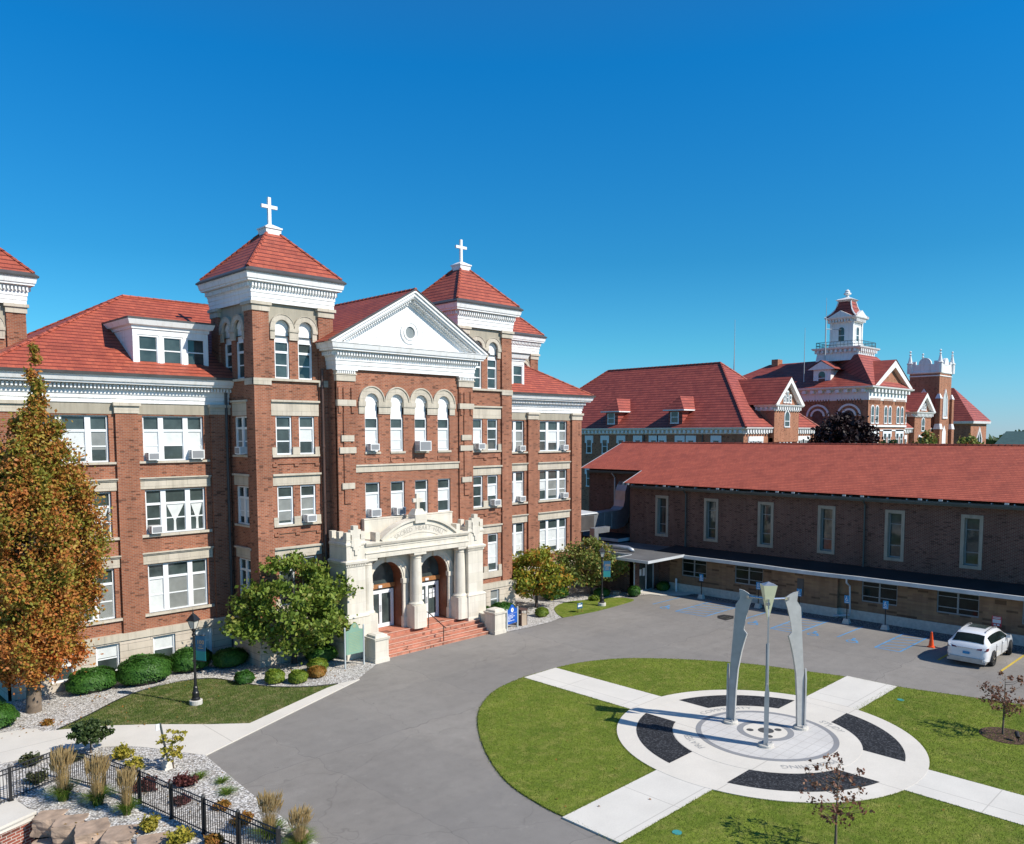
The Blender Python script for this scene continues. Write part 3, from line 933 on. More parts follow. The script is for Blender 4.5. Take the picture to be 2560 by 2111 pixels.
# ================================================================ the brick hall
W, T, P_ = 41.76, 38.61, 37.82
XC = 29.05
mx = lambda x: 2 * XC - x
hall = thing('brick_hall', (29.05, 45, 0), 'four storey red brick hall with white gable, twin cross-topped towers and stone entrance', 'building')
FW = Fr((0, W, 0), (1, 0, 0), (0, -1, 0))
FT = Fr((0, T, 0), (1, 0, 0), (0, -1, 0))
FP = Fr((0, P_, 0), (1, 0, 0), (0, -1, 0))
brick_mb, lime_mb, base_mb, stucco_mb, ent_mb, roof_mb, gut_mb = (MB() for _ in range(7))

TRI = lambda x: [(x + .09, x + .80), (x + 1.06, x + 2.06), (x + 2.32, x + 3.02)]
ROWS = ((3.05, 5.53, 5.57, 6.16, 2.92), (7.07, 9.32, 9.37, 9.95, 6.94), (10.77, 13.04, 13.08, 13.63, 10.66))
def wing(x0, x1, wins, pils, bases, seed):
    r = random.Random(seed)
    holes = [(a, a + 3.1, rw[0], rw[1]) for a in wins for rw in ROWS]
    FW.wall(brick_mb, x0, x1, 2.25, 13.1, holes, .24)
    FW.wall(base_mb, x0, x1, 0, 2.25, [(a, b, .42, 1.83) for a, b in bases], .3, .14)
    base_mb.poly([FW.p(x0, 2.25, .14), FW.p(x1, 2.25, .14), FW.p(x1, 2.25, 0), FW.p(x0, 2.25, 0)])
    FW.box(lime_mb, x0, x1, 1.92, 2.27, 0, .2)
    FW.box(stucco_mb, x0, x1, 13.1, 13.66, -.2, .03)
    for a, b in pils:
        FW.box(brick_mb, a, b, 2.25, 13.14, -.1, .15)
        FW.box(lime_mb, a - .06, b + .06, 13.14, 13.5, -.1, .2)
        FW.box(lime_mb, a - .12, b + .12, 13.5, 13.66, -.1, .3)
    for a in wins:
        for k, rw in enumerate(ROWS):
            FW.box(lime_mb, a - .26, a + 3.36, rw[4], rw[0], -.2, .12)
            if k < 2:
                FW.box(lime_mb, a - .26, a + 3.36, rw[2], rw[3] - .13, -.1, .05)
                FW.box(lime_mb, a - .28, a + 3.38, rw[3] - .13, rw[3] - .06, -.1, .11)
                FW.box(lime_mb, a - .30, a + 3.40, rw[3] - .06, rw[3], -.1, .17)
    return holes
LW, RW = (10.75, 15.45), (39.55, 44.3)
LP = ((9.17, 10.3), (14.13, 15.19), (18.9, 19.9)); RP = ((38.2, 39.2), (42.93, 43.95), (47.82, 48.93))
LB = ((10.83, 11.86), (12.8, 13.91), (15.52, 16.65), (17.58, 18.62)); RB = ((39.5, 40.5), (41.5, 42.5), (44.3, 45.4), (46.2, 47.3))
wing(9.17, 19.9, LW, LP, LB, 1); wing(38.2, 48.93, RW, RP, RB, 2)
SP = {  # blinds of each triple window: ('b' white / 's' grey, share of the sash) or 'c' curtain
    (15.45, 0): [('b', 1), ('s', 1), ('s', 1)], (15.45, 1): [('s', .0), 'c', 'c'], (15.45, 2): [('b', .96), ('b', .5), ('b', .96)],
    (10.75, 0): [('b', .7), ('s', .9), ('s', 1)], (10.75, 1): [('b', .4), ('s', .6), 'c'], (10.75, 2): [('b', .5), ('b', .9), ('s', .62)],
    (44.3, 0): [('b', .98), ('b', .8), ('b', .98)], (44.3, 1): [('b', .45), ('s', .85), ('s', .8)], (44.3, 2): [('s', .0), ('b', .6), ('s', .9)],
    (39.55, 0): [('b', .5), ('b', .5), ('b', .8)], (39.55, 1): [('b', .5), ('b', .5), ('b', .95)], (39.55, 2): [('b', .5), ('b', .5), ('s', .95)]}
for a in LW + RW:
    for k, rw in enumerate(ROWS):
        window(FW, hall, a, a + 3.1, rw[0], rw[1], TRI(a), .68, True, SP[(a, k)], .2)
for a, b in LB + RB:
    window(FW, hall, a, b, .42, 1.83, None, None, True, [('b', rng.choice((.5, .95, .45)))], .18, .14, .08)
# left and right ends, back
for x, s in ((9.17, -1), (48.93, 1)):
    f = Fr((x, 0, 0), (0, 1, 0), (s, 0, 0))
    f.wall(brick_mb, W, 55.2, 2.25, 13.66, [])
    f.wall(base_mb, W - .14, 55.2, 0, 2.25, [], .2, .14)
    f.box(lime_mb, W - .2, 55.2, 1.92, 2.27, 0, .2)
brick_mb.poly([(9.17, 55.2, 0), (48.93, 55.2, 0), (48.93, 55.2, 13.7), (9.17, 55.2, 13.7)])

# wing entablature and eaves
entab(ent_mb, [(9.17, 55.2), (9.17, W), (19.95, W)], 13.64, 1.0, 1.0, False)
entab(ent_mb, [(38.15, W), (48.93, W), (48.93, 55.2)], 13.64, 1.0, 1.0, False)
GP = lambda z: [(.74, z), (.86, z), (.88, z + .13), (.80, z + .13), (.66, z + .16)]
gut_mb.sweep([(9.17, 55.2), (9.17, W), (19.9, W)], GP(14.912), False); gut_mb.sweep([(38.2, W), (48.93, W), (48.93, 55.2)], GP(14.912), False)
ez, ey, rz_, ry = 15.06, W - .74, 19.9, 48.5
xl, xr = 9.17 - .74, 48.93 + .74
by = 2 * ry - ey
A, B = (17.1, ry, rz_), (mx(17.1), ry, rz_)
for q in ([(xl, ey, ez), (xr, ey, ez), B, A], [(xr, by, ez), (xl, by, ez), A, B], [(xl, by, ez), (xl, ey, ez), A], [(xr, ey, ez), (xr, by, ez), B]): roof_mb.poly(q)
def hips(mb, segs, r=.09, step=.42):
    """ridge and hip caps: overlapping half-round tiles"""
    for a, b in segs:
        a, b = np.array(a), np.array(b); L = np.linalg.norm(b - a); n = max(2, int(L / step))
        for k in range(n):
            p, q = a + (b - a) * k / n, a + (b - a) * (k + 1.08) / n
            mb.tube([p, q], [r * 1.12, r * .86], 6)
hip_mb = MB()
hips(hip_mb, [((xl, ey, ez), A), (A, B), ((xr, ey, ez), B), ((xl, by, ez), A), ((xr, by, ez), B)])

# ---- corner towers
def tower(x0, y0, front=True, side=True, low=True):
    x1, y1 = x0 + 4.7, y0 + 4.7
    xc, yc = x0 + 2.35, y0 + 2.35
    f = Fr((0, y0, 0), (1, 0, 0), (0, -1, 0))
    fl = Fr((x0, 0, 0), (0, 1, 0), (-1, 0, 0)); fr_ = Fr((x1, 0, 0), (0, -1, 0), (1, 0, 0))
    zb = 2.25
    for ff, u0, c in ((f, x0, xc), (fl, y0, yc), (fr_, -y1, -yc)):
        is_front = ff is f
        u1 = u0 + 4.7; pw = .9
        a, b = u0 + pw, u1 - pw
        holes = []
        if is_front and low:
            for rw in ((3.0, 5.5), (7.33, 9.37), (11.02, 13.04)): holes += [(c - 1.14, c - .21, *rw), (c + .21, c + 1.14, *rw)]
        if ff is fl and low and side:
            for rw in ((3.0, 5.5), (7.33, 9.37), (11.02, 13.04)): holes.append((c - 1.4, c + .15, *rw))
        top = [(c - .68 - .42, c - .68 + .42, 14.99, 18.02), (c + .68 - .42, c + .68 + .42, 14.99, 18.02)]
        # piers proud of the panel
        k0 = 0 if is_front else .3
        ua, ub = (u0 + (.3 if ff is fl else 0), u1 - (.3 if ff is fr_ else 0)) if not is_front else (u0, u1)
        ff.box(brick_mb, ua, a, zb, 18.36, -.3, 0); ff.box(brick_mb, b, ub, zb, 18.36, -.3, 0)
        zo = 0 if is_front else .004
        ff.wall(brick_mb, a, b, zb, 17.2, holes + top, .2, -.12)
        ff.wall(stucco_mb, a, b, 17.2, 18.85, top, .2, -.12)
        # belt course, caps
        for p, q in ((u0, a), (b, u1)): ff.box(lime_mb, p - .046 + 12 * zo * (p == u0), q + .046 - 12 * zo * (q == u1), 14.63 + zo, 14.97 - zo, -.1, .05 - zo)
        ff.box(lime_mb, a + .03, b - .03, 14.86, 14.98, -.2, .03)
        for p, q in ((u0, a), (b, u1)):
            ff.box(lime_mb, p - .04 - zo, q + .04 + zo, 18.36 + zo, 18.66, -.25 - zo, .06 - zo); ff.box(lime_mb, p - .12 - zo, q + .12 + zo, 18.66, 18.82 - zo, -.25 - zo, .14 - zo)
        # two round-headed windows under stone arches
        for s in (-1, 1):
            uc = c + s * .68
            zc = 17.6
            A0 = arc(uc, zc, .42, 0, math.pi, 16); A1 = arc(uc, zc, .675, 0, math.pi, 16)
            for k in range(16): ff.ext(lime_mb, [A0[k], A1[k], A1[k + 1], A0[k + 1]], -.12, .0)
            for k in range(16):
                B0 = arc(uc, zc, .70, 0, math.pi, 16)
                ff.ext(lime_mb, [A1[k], B0[k], B0[k + 1], A1[k + 1]], -.12, .03)
            for p, q in ((uc - .68, uc - .42), (uc + .42, uc + .68)):
                if abs(p - (c - .26)) < .2 and s < 0: q = c
                if abs(q - (c + .26)) < .2 and s > 0: p = c
                ff.box(lime_mb, p, q, 17.0, 17.42, -.14, -.03); ff.box(lime_mb, p - .03 * (p < c), q + .03 * (q > c), 17.42, 17.6, -.14, .02)
            if (is_front and front) or (ff is fl and side) or not low:
                wf = MB()
                ff.poly(wf, [(uc - .42, 16.9), (uc + .42, 16.9)] + arc(uc, zc, .42, 0, math.pi, 14), -.24)
                ring0, ring1 = arc(uc, zc, .33, 0, math.pi, 14), arc(uc, zc, .42, 0, math.pi, 14)
                for k in range(14): ff.ext(wf, [ring0[k], ring1[k], ring1[k + 1], ring0[k + 1]], -.24, -.19)
                wf.build('arch_panel', M['white'], hall)
                window(ff, hall, uc - .42, uc + .42, 15.0, 16.92, None, .5, True, None, .14, -.12, .07)
        for h in holes:
            single = h[1] - h[0] < 1.2
            lights = None if single else [(h[0] + .1, c - .72), (c - .53, h[1] - .1)]
            sh = rng.choice([None, ('b', .5), ('b', .9), ('s', .9), ('b', .75)])
            window(ff, hall, h[0], h[1], h[2], h[3], lights, .55, True, [sh], .14, -.12, .08)
        if low and (is_front or (ff is fl and side)):
            for (zl0, zl1, zs0, zs1) in ((5.55, 6.14, 2.6, 3.0), (9.41, 10.02, 7.23, 7.33), (13.07, 13.88, 10.90, 11.02)):
                ext_ = (c - 1.4, c + 1.4) if is_front else (c - 1.55, c + .3)
                ff.box(lime_mb, ext_[0], ext_[1], zl0, zl1 - .1, -.14, -.07); ff.box(lime_mb, ext_[0] - .03, ext_[1] + .03, zl1 - .1, zl1, -.14, .04)
                ff.box(lime_mb, ext_[0], ext_[1], zs0, zs1, -.3, -.02)
                if is_front:
                    for p, q in ((ext_[0], c - 1.14), (c - .21, c + .21), (c + 1.14, ext_[1])): ff.box(lime_mb, p, q, zs1, zs1 + .4, -.14, -.05)
                    ff.box(brick_mb, ext_[0] + .2, ext_[1] - .2, zs0 - .36, zs0 - .28, -.2, -.06)
                    for u in (ext_[0] + .15, c, ext_[1] - .15): ff.box(brick_mb, u - .13, u + .13, zs0 - .5, zs0 - .36, -.2, -.05)
        ff.wall(base_mb, u0 - .14, u1 + .14, 0, 2.25 - zo, ([(c - 1.0, c - .2, .5, 1.8), (c + .2, c + 1.0, .5, 1.8)] if is_front and low else []), .3, .14)
        ff.box(lime_mb, u0 - .2 - zo, u1 + .2 + zo, 1.92 + zo, 2.27 - zo, -.1, .2 - zo)
        if is_front and low:
            for s in (-1, 1): window(ff, hall, c + s * .6 - .4, c + s * .6 + .4, .5, 1.8, None, None, True, [('s', .6)], .18, .14, .07)
    brick_mb.poly([(x0, y1, 2), (x1, y1, 2), (x1, y1, 18.4), (x0, y1, 18.4)]); stucco_mb.poly([(x0 + .01, y1 - .01, 18.3), (x1 - .01, y1 - .01, 18.3), (x1 - .01, y1 - .01, 18.9), (x0 + .01, y1 - .01, 18.9)])
    path = [(x0, y0), (x1, y0), (x1, y1), (x0, y1)]
    entab(ent_mb, path, 18.8, 1.08, .62)
    gut_mb.sweep(path, [(.40, 20.17), (.55, 20.175), (.565, 20.25), (.34, 20.44)], True)
    e = .36; z0 = 20.42; h = .40; z1 = 22.82
    E_ = [(x0 - e, y0 - e, z0), (x1 + e, y0 - e, z0), (x1 + e, y1 + e, z0), (x0 - e, y1 + e, z0)]
    I_ = [(xc - h, yc - h, z1), (xc + h, yc - h, z1), (xc + h, yc + h, z1), (xc - h, yc + h, z1)]
    for k in range(4): roof_mb.poly([E_[k], E_[(k + 1) % 4], I_[(k + 1) % 4], I_[k]])
    hips(hip_mb, list(zip(E_, I_)), .085, .36)
    if not low: return
    cr = MB()
    cr.hexa([(xc + a * .43, yc + b * .43, 22.72) for a, b in ((-1, -1), (1, -1), (1, 1), (-1, 1))], [(xc + a * .45, yc + b * .45, 23.08) for a, b in ((-1, -1), (1, -1), (1, 1), (-1, 1))])
    cr.hexa([(xc + a * .5, yc + b * .5, 23.08) for a, b in ((-1, -1), (1, -1), (1, 1), (-1, 1))], [(xc + a * .5, yc + b * .5, 23.16) for a, b in ((-1, -1), (1, -1), (1, 1), (-1, 1))])
    cr.hexa([(xc + a * .47, yc + b * .47, 23.16) for a, b in ((-1, -1), (1, -1), (1, 1), (-1, 1))], [(xc + a * .13, yc + b * .13, 23.36) for a, b in ((-1, -1), (1, -1), (1, 1), (-1, 1))])
    cr.box(xc - .085, xc + .085, yc - .07, yc + .07, 23.36, 24.80); cr.box(xc - .46, xc - .085, yc - .065, yc + .065, 24.22, 24.39); cr.box(xc + .085, xc + .46, yc - .065, yc + .065, 24.22, 24.39)
    cr.build('roof_cross', M['white'], hall)
tower(19.85, T); tower(mx(24.55), T)
tower(7.4, 48.0, True, False, False); tower(mx(12.1), 48.0, True, False, False)

# ---- dormers
for s in (-1, 1):
    d0, d1 = (15.22, 19.05) if s < 0 else (mx(19.05), mx(15.22))
    f = Fr((0, 42.0, 0), (1, 0, 0), (0, -1, 0))
    dm = MB()
    wins = [(d0 + .22 + k * 1.22, d0 + .22 + k * 1.22 + 1.06) for k in range(3)]
    f.wall(dm, d0, d1, 15.5, 17.36, [(a, b, 15.6, 17.08) for a, b in wins], .15)
    for x in (d0, d1): dm.poly([(x, 42.0, 15.5), (x, 42.0, 17.4), (x, 46.0, 17.4), (x, 42.1, 15.5)])
    for k in range(7):
        z = 15.75 + k * .25
        for x, o in ((d0, -.012), (d1, .012)): dm.box(x, x + o, 42.0, 42.0 + (z - 15.45) * 1.5, z, z + .02)
    dm.sweep([(d0, 46), (d0, 42.0), (d1, 42.0), (d1, 46)], [(0, 17.34), (.06, 17.36), (.06, 17.5), (.2, 17.55), (.28, 17.78), (.28, 17.82), (0, 17.82)], False)
    dm.build('dormer', M['white'], hall)
    tp = MB()
    tp.box(d0 - .31, d1 + .31, 41.68, 46.6, 17.822, 17.9)
    tp.build('dormer_roof', M['gutter'], hall)
    for k, (a, b) in enumerate(wins): window(f, hall, a, b, 15.6, 17.08, None, None, True, None, .1, 0, .09)

# ---- central pavilion under the gable
x0, x1 = 24.15, 33.95
WC = [XC + (k - 1.5) * 1.74 for k in range(4)]
h4 = [(u - .46, u + .46, 11.1, 14.36) for u in WC]; h3 = [(u - .5, u + .5, 7.38, 9.38) for u in WC]
FP.wall(brick_mb, x0, x1, 0, 15.6, h4 + h3 + [(25.3, 32.3, -.1, 5.2)], .2)
for x in (x0, x1): brick_mb.poly([(x, P_, 0), (x, P_ + 1.5, 0), (x, P_ + 1.5, 15.6), (x, P_, 15.6)])
for i, u in enumerate(WC):
    zc = 13.9
    A0, A1, A2 = arc(u, zc, .46, 0, math.pi, 20), arc(u, zc, .80, 0, math.pi, 20), arc(u, zc, .87, 0, math.pi, 20)
    for k in range(20):
        FP.ext(lime_mb, [A0[k], A1[k], A1[k + 1], A0[k + 1]], -.15, .06)
        FP.ext(lime_mb, [A1[k], A2[k], A2[k + 1], A1[k + 1]], 0, .11)
    ap = MB()
    FP.poly(ap, [(u - .46, 13.0), (u + .46, 13.0)] + arc(u, zc, .46, 0, math.pi, 16), -.14)
    r0, r1 = arc(u, zc, .36, 0, math.pi, 16), arc(u, zc, .455, 0, math.pi, 16)
    for k in range(16): FP.ext(ap, [r0[k], r1[k], r1[k + 1], r0[k + 1]], -.14, -.08)
    ap.build('arch_panel', M['white'], hall)
    window(FP, hall, u - .46, u + .46, 11.1, 13.02, None, .56, True, [[('b', .8), ('b', .98), ('b', .75), ('b', .98)][i]], .17, 0, .08)
    window(FP, hall, u - .5, u + .5, 7.38, 9.38, None, .55, True, [[('b', .95), ('b', .7), ('b', .5), ('b', .5)][i]], .17, 0, .08)
    FP.box(lime_mb, u - .5, u + .56, 10.98, 11.1, -.2, .06)
    FP.box(brick_mb, u - .5, u + .5, 10.72, 10.78, -.1, .05)
    for p in (u - .5, u + .42): FP.box(brick_mb, p, p + .1, 10.55, 10.72, -.1, .045)
for k in range(5):
    u = XC + (k - 2) * 1.74
    a, b = u - .41, u + .41
    if k == 0: a = u + .0
    if k == 4: b = u - .0
    FP.box(lime_mb, a, b, 13.22, 13.62, -.15, .05); FP.box(lime_mb, a - .03, b + .03, 13.62, 13.9, -.15, .10)
FP.box(lime_mb, 25.3, 32.8, 9.98, 10.32, -.1, .05); FP.box(lime_mb, 25.28, 32.82, 10.32, 10.4, -.1, .12)
for s in (0, 1):
    q = lambda a, b: (a, b) if not s else (mx(b), mx(a))
    a, b = q(24.15, 25.28)
    FP.box(brick_mb, a, b, 0.0, 14.96, -.1, .10)
    for (p, t_) in (((24.2, 24.40), 0), ((24.52, 24.90), 0), ((25.02, 25.22), 0)):
        u0, u1 = q(*p); FP.box(brick_mb, u0, u1, 13.25, 14.62, 0, .17)
    u0, u1 = q(24.5, 24.93); FP.box(brick_mb, u0, u1, 8.3, 13.25, 0, .17)
    for za, zb_, ua, ub in ((13.62, 13.95, 24.12, 25.3), (11.7, 12.03, 24.34, 25.14), (11.05, 11.38, 24.22, 25.26), (9.1, 9.43, 24.34, 25.14)):
        u0, u1 = q(ua, ub); FP.box(lime_mb, u0, u1, za, zb_, 0, .2)
    u0, u1 = q(24.1, 25.33)
    FP.box(lime_mb, u0, u1, 14.96, 15.3, -.1, .16); FP.box(lime_mb, u0 - .06, u1 + .06, 15.3, 15.36, -.1, .2)
    for k in range(9): FP.box(ent_mb, u0 + .03 + k * (u1 - u0 - .06) / 9, u0 + .03 + (k + .6) * (u1 - u0 - .06) / 9, 15.36, 15.52, -.1, .22)
    FP.box(lime_mb, u0 - .02, u1 + .02, 15.36, 15.52, -.1, .17)
    FP.box(ent_mb, u0 - .08, u1 + .08, 15.52, 15.62, -.1, .25)
entab(ent_mb, [(x0, P_ + 1.2), (x0, P_ - .1), (x1, P_ - .1), (x1, P_ + 1.2)], 15.6, 1.08, .82, False)
# gable: tympanum, raking cornice with dentils, oculus
GX, GZ0, GZ1 = 5.62, 16.98, 20.22
FG = Fr((0, P_ - .1, 0), (1, 0, 0), (0, -1, 0))
FG.poly(ent_mb, [(XC - GX, GZ0), (XC + GX, GZ0), (XC, GZ1 - .1)], .02)
sl = (GZ1 - GZ0) / GX; L = math.hypot(GX, GZ1 - GZ0)
for s in (-1, 1):
    def rk(t, dn, s=s):       # t from eave to apex, dn measured down square to the slope
        ux, uz = GX / L, (GZ1 - GZ0) / L
        return (XC + s * (GX - t * ux - dn * uz * 0), GZ0 + t * uz - dn / ux)
    for d0, d1, o in ((0, .10, .66), (.10, .26, .58), (.26, .34, .5), (.34, .50, .2), (.50, .62, .12)):
        FG.ext(ent_mb, [rk(0 + d1 * 1.6, d1), rk(L, d1), rk(L, d0), rk(d0 * 1.6, d0)], 0, o)
    n = 34
    for k in range(n):
        t0 = 1.15 + (L - 1.25) * k / n; t1 = t0 + .085
        FG.ext(ent_mb, [rk(t0, .48), rk(t1, .48), rk(t1, .35), rk(t0, .35)], .1, .38)
    # small raised triangular panels either side of the oculus
    for (ua, za, ub, zb_) in ((.75, 17.55, 2.6, 17.3),):
        FG.ext(ent_mb, [(XC + s * .95, 17.35), (XC + s * 2.75, 17.35), (XC + s * .95, 18.4)], 0, .045)
        FG.ext(ent_mb, [(XC + s * 1.12, 17.45), (XC + s * 2.38, 17.45), (XC + s * 1.12, 18.18)], 0, .065)
for r0, r1, o in ((.34, .44, .12), (.44, .56, .07), (.56, .64, .1)):
    a0, a1 = arc(XC, 17.9, r0, 0, 2 * math.pi, 28), arc(XC, 17.9, r1, 0, 2 * math.pi, 28)
    for k in range(28): FG.ext(ent_mb, [a0[k], a1[k], a1[k + 1], a0[k + 1]], 0, o)
oc = MB(); FG.poly(oc, arc(XC, 17.9, .345, 0, 2 * math.pi, 24)[:-1], .05); oc.build('oculus', M['shade'], hall)
gy = P_ - .78
for s in (-1, 1):
    roof_mb.poly([(XC + s * (GX + .1), gy, GZ0 + .0), (XC + s * (GX + .1), 48.4, GZ0 + .0), (XC, 48.4, GZ1 + .06), (XC, gy, GZ1 + .06)])
    gut_mb.ext([(XC + s * (GX + .12), gy - .01, GZ0 - .03), (XC, gy - .01, GZ1 + .04), (XC, gy - .01, GZ1 + .1), (XC + s * (GX + .12), gy - .01, GZ0 + .06)], (0, .1, 0))
hips(hip_mb, [((XC, gy, GZ1 + .06), (XC, 48.4, GZ1 + .06))])
brick_mb.build('brick_wall', M['brick'], hall)
lime_mb.build('stone_trim', M['lime'], hall)
islands(base_mb, 'stone_base', M['lime_base'], hall)
islands(stucco_mb, 'stucco_panel', M['stucco'], hall)
ent_mb.build('cornice', M['white'], hall)
gut_mb.build('gutter', M['gutter'], hall)
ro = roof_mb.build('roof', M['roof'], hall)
islands(hip_mb, 'ridge_tile', M['roof'], ro)
for (x, y, zt, bx) in ((23.75, T + .02, 15.6, 0), (mx(23.75), T + .02, 15.6, 0), (19.72, W - .12, 14.4, 0), (mx(19.72), W - .12, 14.4, 0)):
    p = MB(); p.tube([(x, y - .12, .1), (x, y - .12, zt)], .075, 8)
    for z in (2.4, 5.4, 8.4, 11.4): p.tube([(x, y - .12, z), (x, y - .12, z + .1)], .1, 8)
    p.build('downspout', M['copper'] if y < 40 else M['gutter'], hall)

# ---- stone portico, steps, doors
PX0, PX1, PY = 23.8, 33.65, 36.55
PC_ = 28.73
FQ = Fr((0, PY, 0), (1, 0, 0), (0, -1, 0))
po = MB()
ZP = .9
ARC = ((27.02, 1.08), (30.44, 1.08))
FA = Fr((0, 37.42, 0), (1, 0, 0), (0, -1, 0))
# wall with two arches: strips beside and over each round head
ZS = 3.78
def archwall(fr, mb, u0, u1, z0, z1, cu, r, zs, dep):
    fr.poly(mb, [(u0, z0), (cu - r, z0), (cu - r, zs), (u0, zs)]); fr.poly(mb, [(cu + r, z0), (u1, z0), (u1, zs), (cu + r, zs)])
    A = arc(cu, zs, r, 0, math.pi, 20)
    top = [(u1 + (u0 - u1) * k / 20, z1) for k in range(21)]
    for k in range(20): fr.poly(mb, [A[k], top[k], top[k + 1], A[k + 1]])
    fr.poly(mb, [(cu + r, zs), (u1, zs), (u1, z1)]); fr.poly(mb, [(u0, zs), (cu - r, zs), (u0, z1)])
for i, (cu, r) in enumerate(ARC):
    u0, u1 = ((24.8, PC_), (PC_, 32.6))[i]
    archwall(FA, po, u0, u1, ZP, 5.45, cu, r, ZS, 0)
    for (ra, rb, o) in ((r, r + .1, .03), (r + .1, r + .3, .07), (r + .3, r + .38, .12)):
        a0, a1 = arc(cu, ZS, ra, 0, math.pi, 24), arc(cu, ZS, rb, 0, math.pi, 24)
        for k in range(24): FA.ext(po, [a0[k], a1[k], a1[k + 1], a0[k + 1]], -.12, o)
    for s in (-1, 1):
        a, b = sorted((cu + s * r, cu + s * (r + .34)))
        FA.box(po, a, b, ZP, 3.5, -.1, .1); FA.box(po, a - .03, b + .03, ZP, 1.55, -.1, .14); FA.box(po, a - .05, b + .05, 3.5, 3.78, -.1, .16)
    FA.box(po, cu - .13, cu + .13, ZS + r, ZS + r + .45, -.1, .18)
# turrets
for (a, b) in ((PX0, PX0 + 1.18), (PX1 - 1.2, PX1)):
    y1 = 38.2
    po.box(a, b, PY, y1, 0, 6.45)
    pth = [(a, y1), (a, PY), (b, PY), (b, y1)]
    po.sweep(pth, [(0, 0), (.16, 0), (.16, .85), (.12, .95), (.12, 2.2), (.16, 2.24), (.1, 2.34), (0, 2.4)], False)
    po.sweep(pth, [(0, 4.98), (.05, 5.0), (.05, 5.1), (.13, 5.16), (.15, 5.28), (.04, 5.34), (0, 5.36)], False)
    po.dentils(pth, .01, .09, 5.06, 5.14, .05, .1, False)
    po.sweep(pth, [(0, 6.1), (.05, 6.14), (.05, 6.25), (0, 6.3)], False)
    m_ = (a + b) / 2
    # battlements, a cross merlon on the front
    for p in (a, b - .26): po.box(p, p + .26, PY - .02, PY + .28, 6.45, 6.86)
    for y in (PY + .65, y1 - .3): po.box(a - .02, a + .26, y, y + .3, 6.45, 6.86); po.box(b - .26, b + .02, y, y + .3, 6.45, 6.86)
    po.box(m_ - .26, m_ + .26, PY - .03, PY + .24, 6.45, 6.72); po.box(m_ - .33, m_ + .33, PY - .03, PY + .24, 6.72, 6.98); po.box(m_ - .15, m_ + .15, PY - .03, PY + .24, 6.98, 7.2)
    FQ.box(po, m_ - .1, m_ + .1, 5.62, 6.42, 0, .07); FQ.box(po, m_ - .3, m_ + .3, 6.08, 6.45, 0, .071)
    FQ.box(po, m_ - .2, m_ + .2, 5.9, 6.08, 0, .069)
# entablature with segmental pediment carrying the name
eb = 5.30
a, b = PX0 + 1.18, PX1 - 1.2
po.box(a, b, PY + .02, 37.6, eb, 6.02)
po.sweep([(a, PY + .02), (b, PY + .02)], [(0, eb + .0), (.05, eb + .02), (.05, eb + .28), (.10, eb + .3), (.10, eb + .34), (0, eb + .38)], False)
po.sweep([(a, PY + .02), (b, PY + .02)], [(0, 5.98), (.1, 6.02), (.16, 6.14), (.16, 6.2), (0, 6.22), (-1.0, 6.22)], False)
hw = 2.75; zap = 7.3; zsp = 6.3
rad = (hw * hw + (zap - zsp) ** 2) / (2 * (zap - zsp)); zc = zap - rad
th = math.asin(hw / rad)
top = arc(PC_, zc, rad, math.pi / 2 - th, math.pi / 2 + th, 24)
for k in range(24):
    (ua, za), (ub, zb_) = top[k], top[k + 1]
    FQ.ext(po, [(ua, 5.9), (ua, za), (ub, zb_), (ub, 5.9)], -.55, .02)
for ra, rb, o in ((rad - .1, rad + .03, .14), (rad - .38, rad - .34, .05), (rad - .82, rad - .78, .05)):
    q = 1 if rb > rad else .78
    a0, a1 = arc(PC_, zc, ra, math.pi / 2 - th * q, math.pi / 2 + th * q, 24), arc(PC_, zc, rb, math.pi / 2 - th * q, math.pi / 2 + th * q, 24)
    for k in range(24): FQ.ext(po, [a0[k], a1[k], a1[k + 1], a0[k + 1]], 0, o)
for s in (-1, 1):
    po.box(PC_ + s * (hw + .02), PC_ + s * (hw + .3), PY - .02, PY + .5, 6.2, 6.72)
FQ.box(po, PC_ - .42, PC_ + .42, 7.02, 7.5, -.5, .17)
# plain stone parapet behind and the cross
po.box(25.65, 32.05, 37.55, 37.82, 5.6, 7.33); po.box(25.62, 32.08, 37.52, 37.82, 7.33, 7.39)
po.box(24.9, 32.5, 36.9, 37.6, 6.0, 6.25)
po.hexa([(PC_ - .42, PY - .1, 7.5), (PC_ + .42, PY - .1, 7.5), (PC_ + .42, PY + .5, 7.5), (PC_ - .42, PY + .5, 7.5)], [(PC_ - .24, PY + .02, 7.82), (PC_ + .24, PY + .02, 7.82), (PC_ + .24, PY + .36, 7.82), (PC_ - .24, PY + .36, 7.82)])
pobj = po.build('portico', M['lime_new'], hall)
cr = MB()
cr.box(PC_ - .11, PC_ + .11, PY + .1, PY + .26, 7.82, 8.68); cr.box(PC_ - .34, PC_ - .11, PY + .11, PY + .25, 8.2, 8.42); cr.box(PC_ + .11, PC_ + .34, PY + .11, PY + .25, 8.2, 8.42)
cr.build('stone_cross', M['lime_new'], pobj)
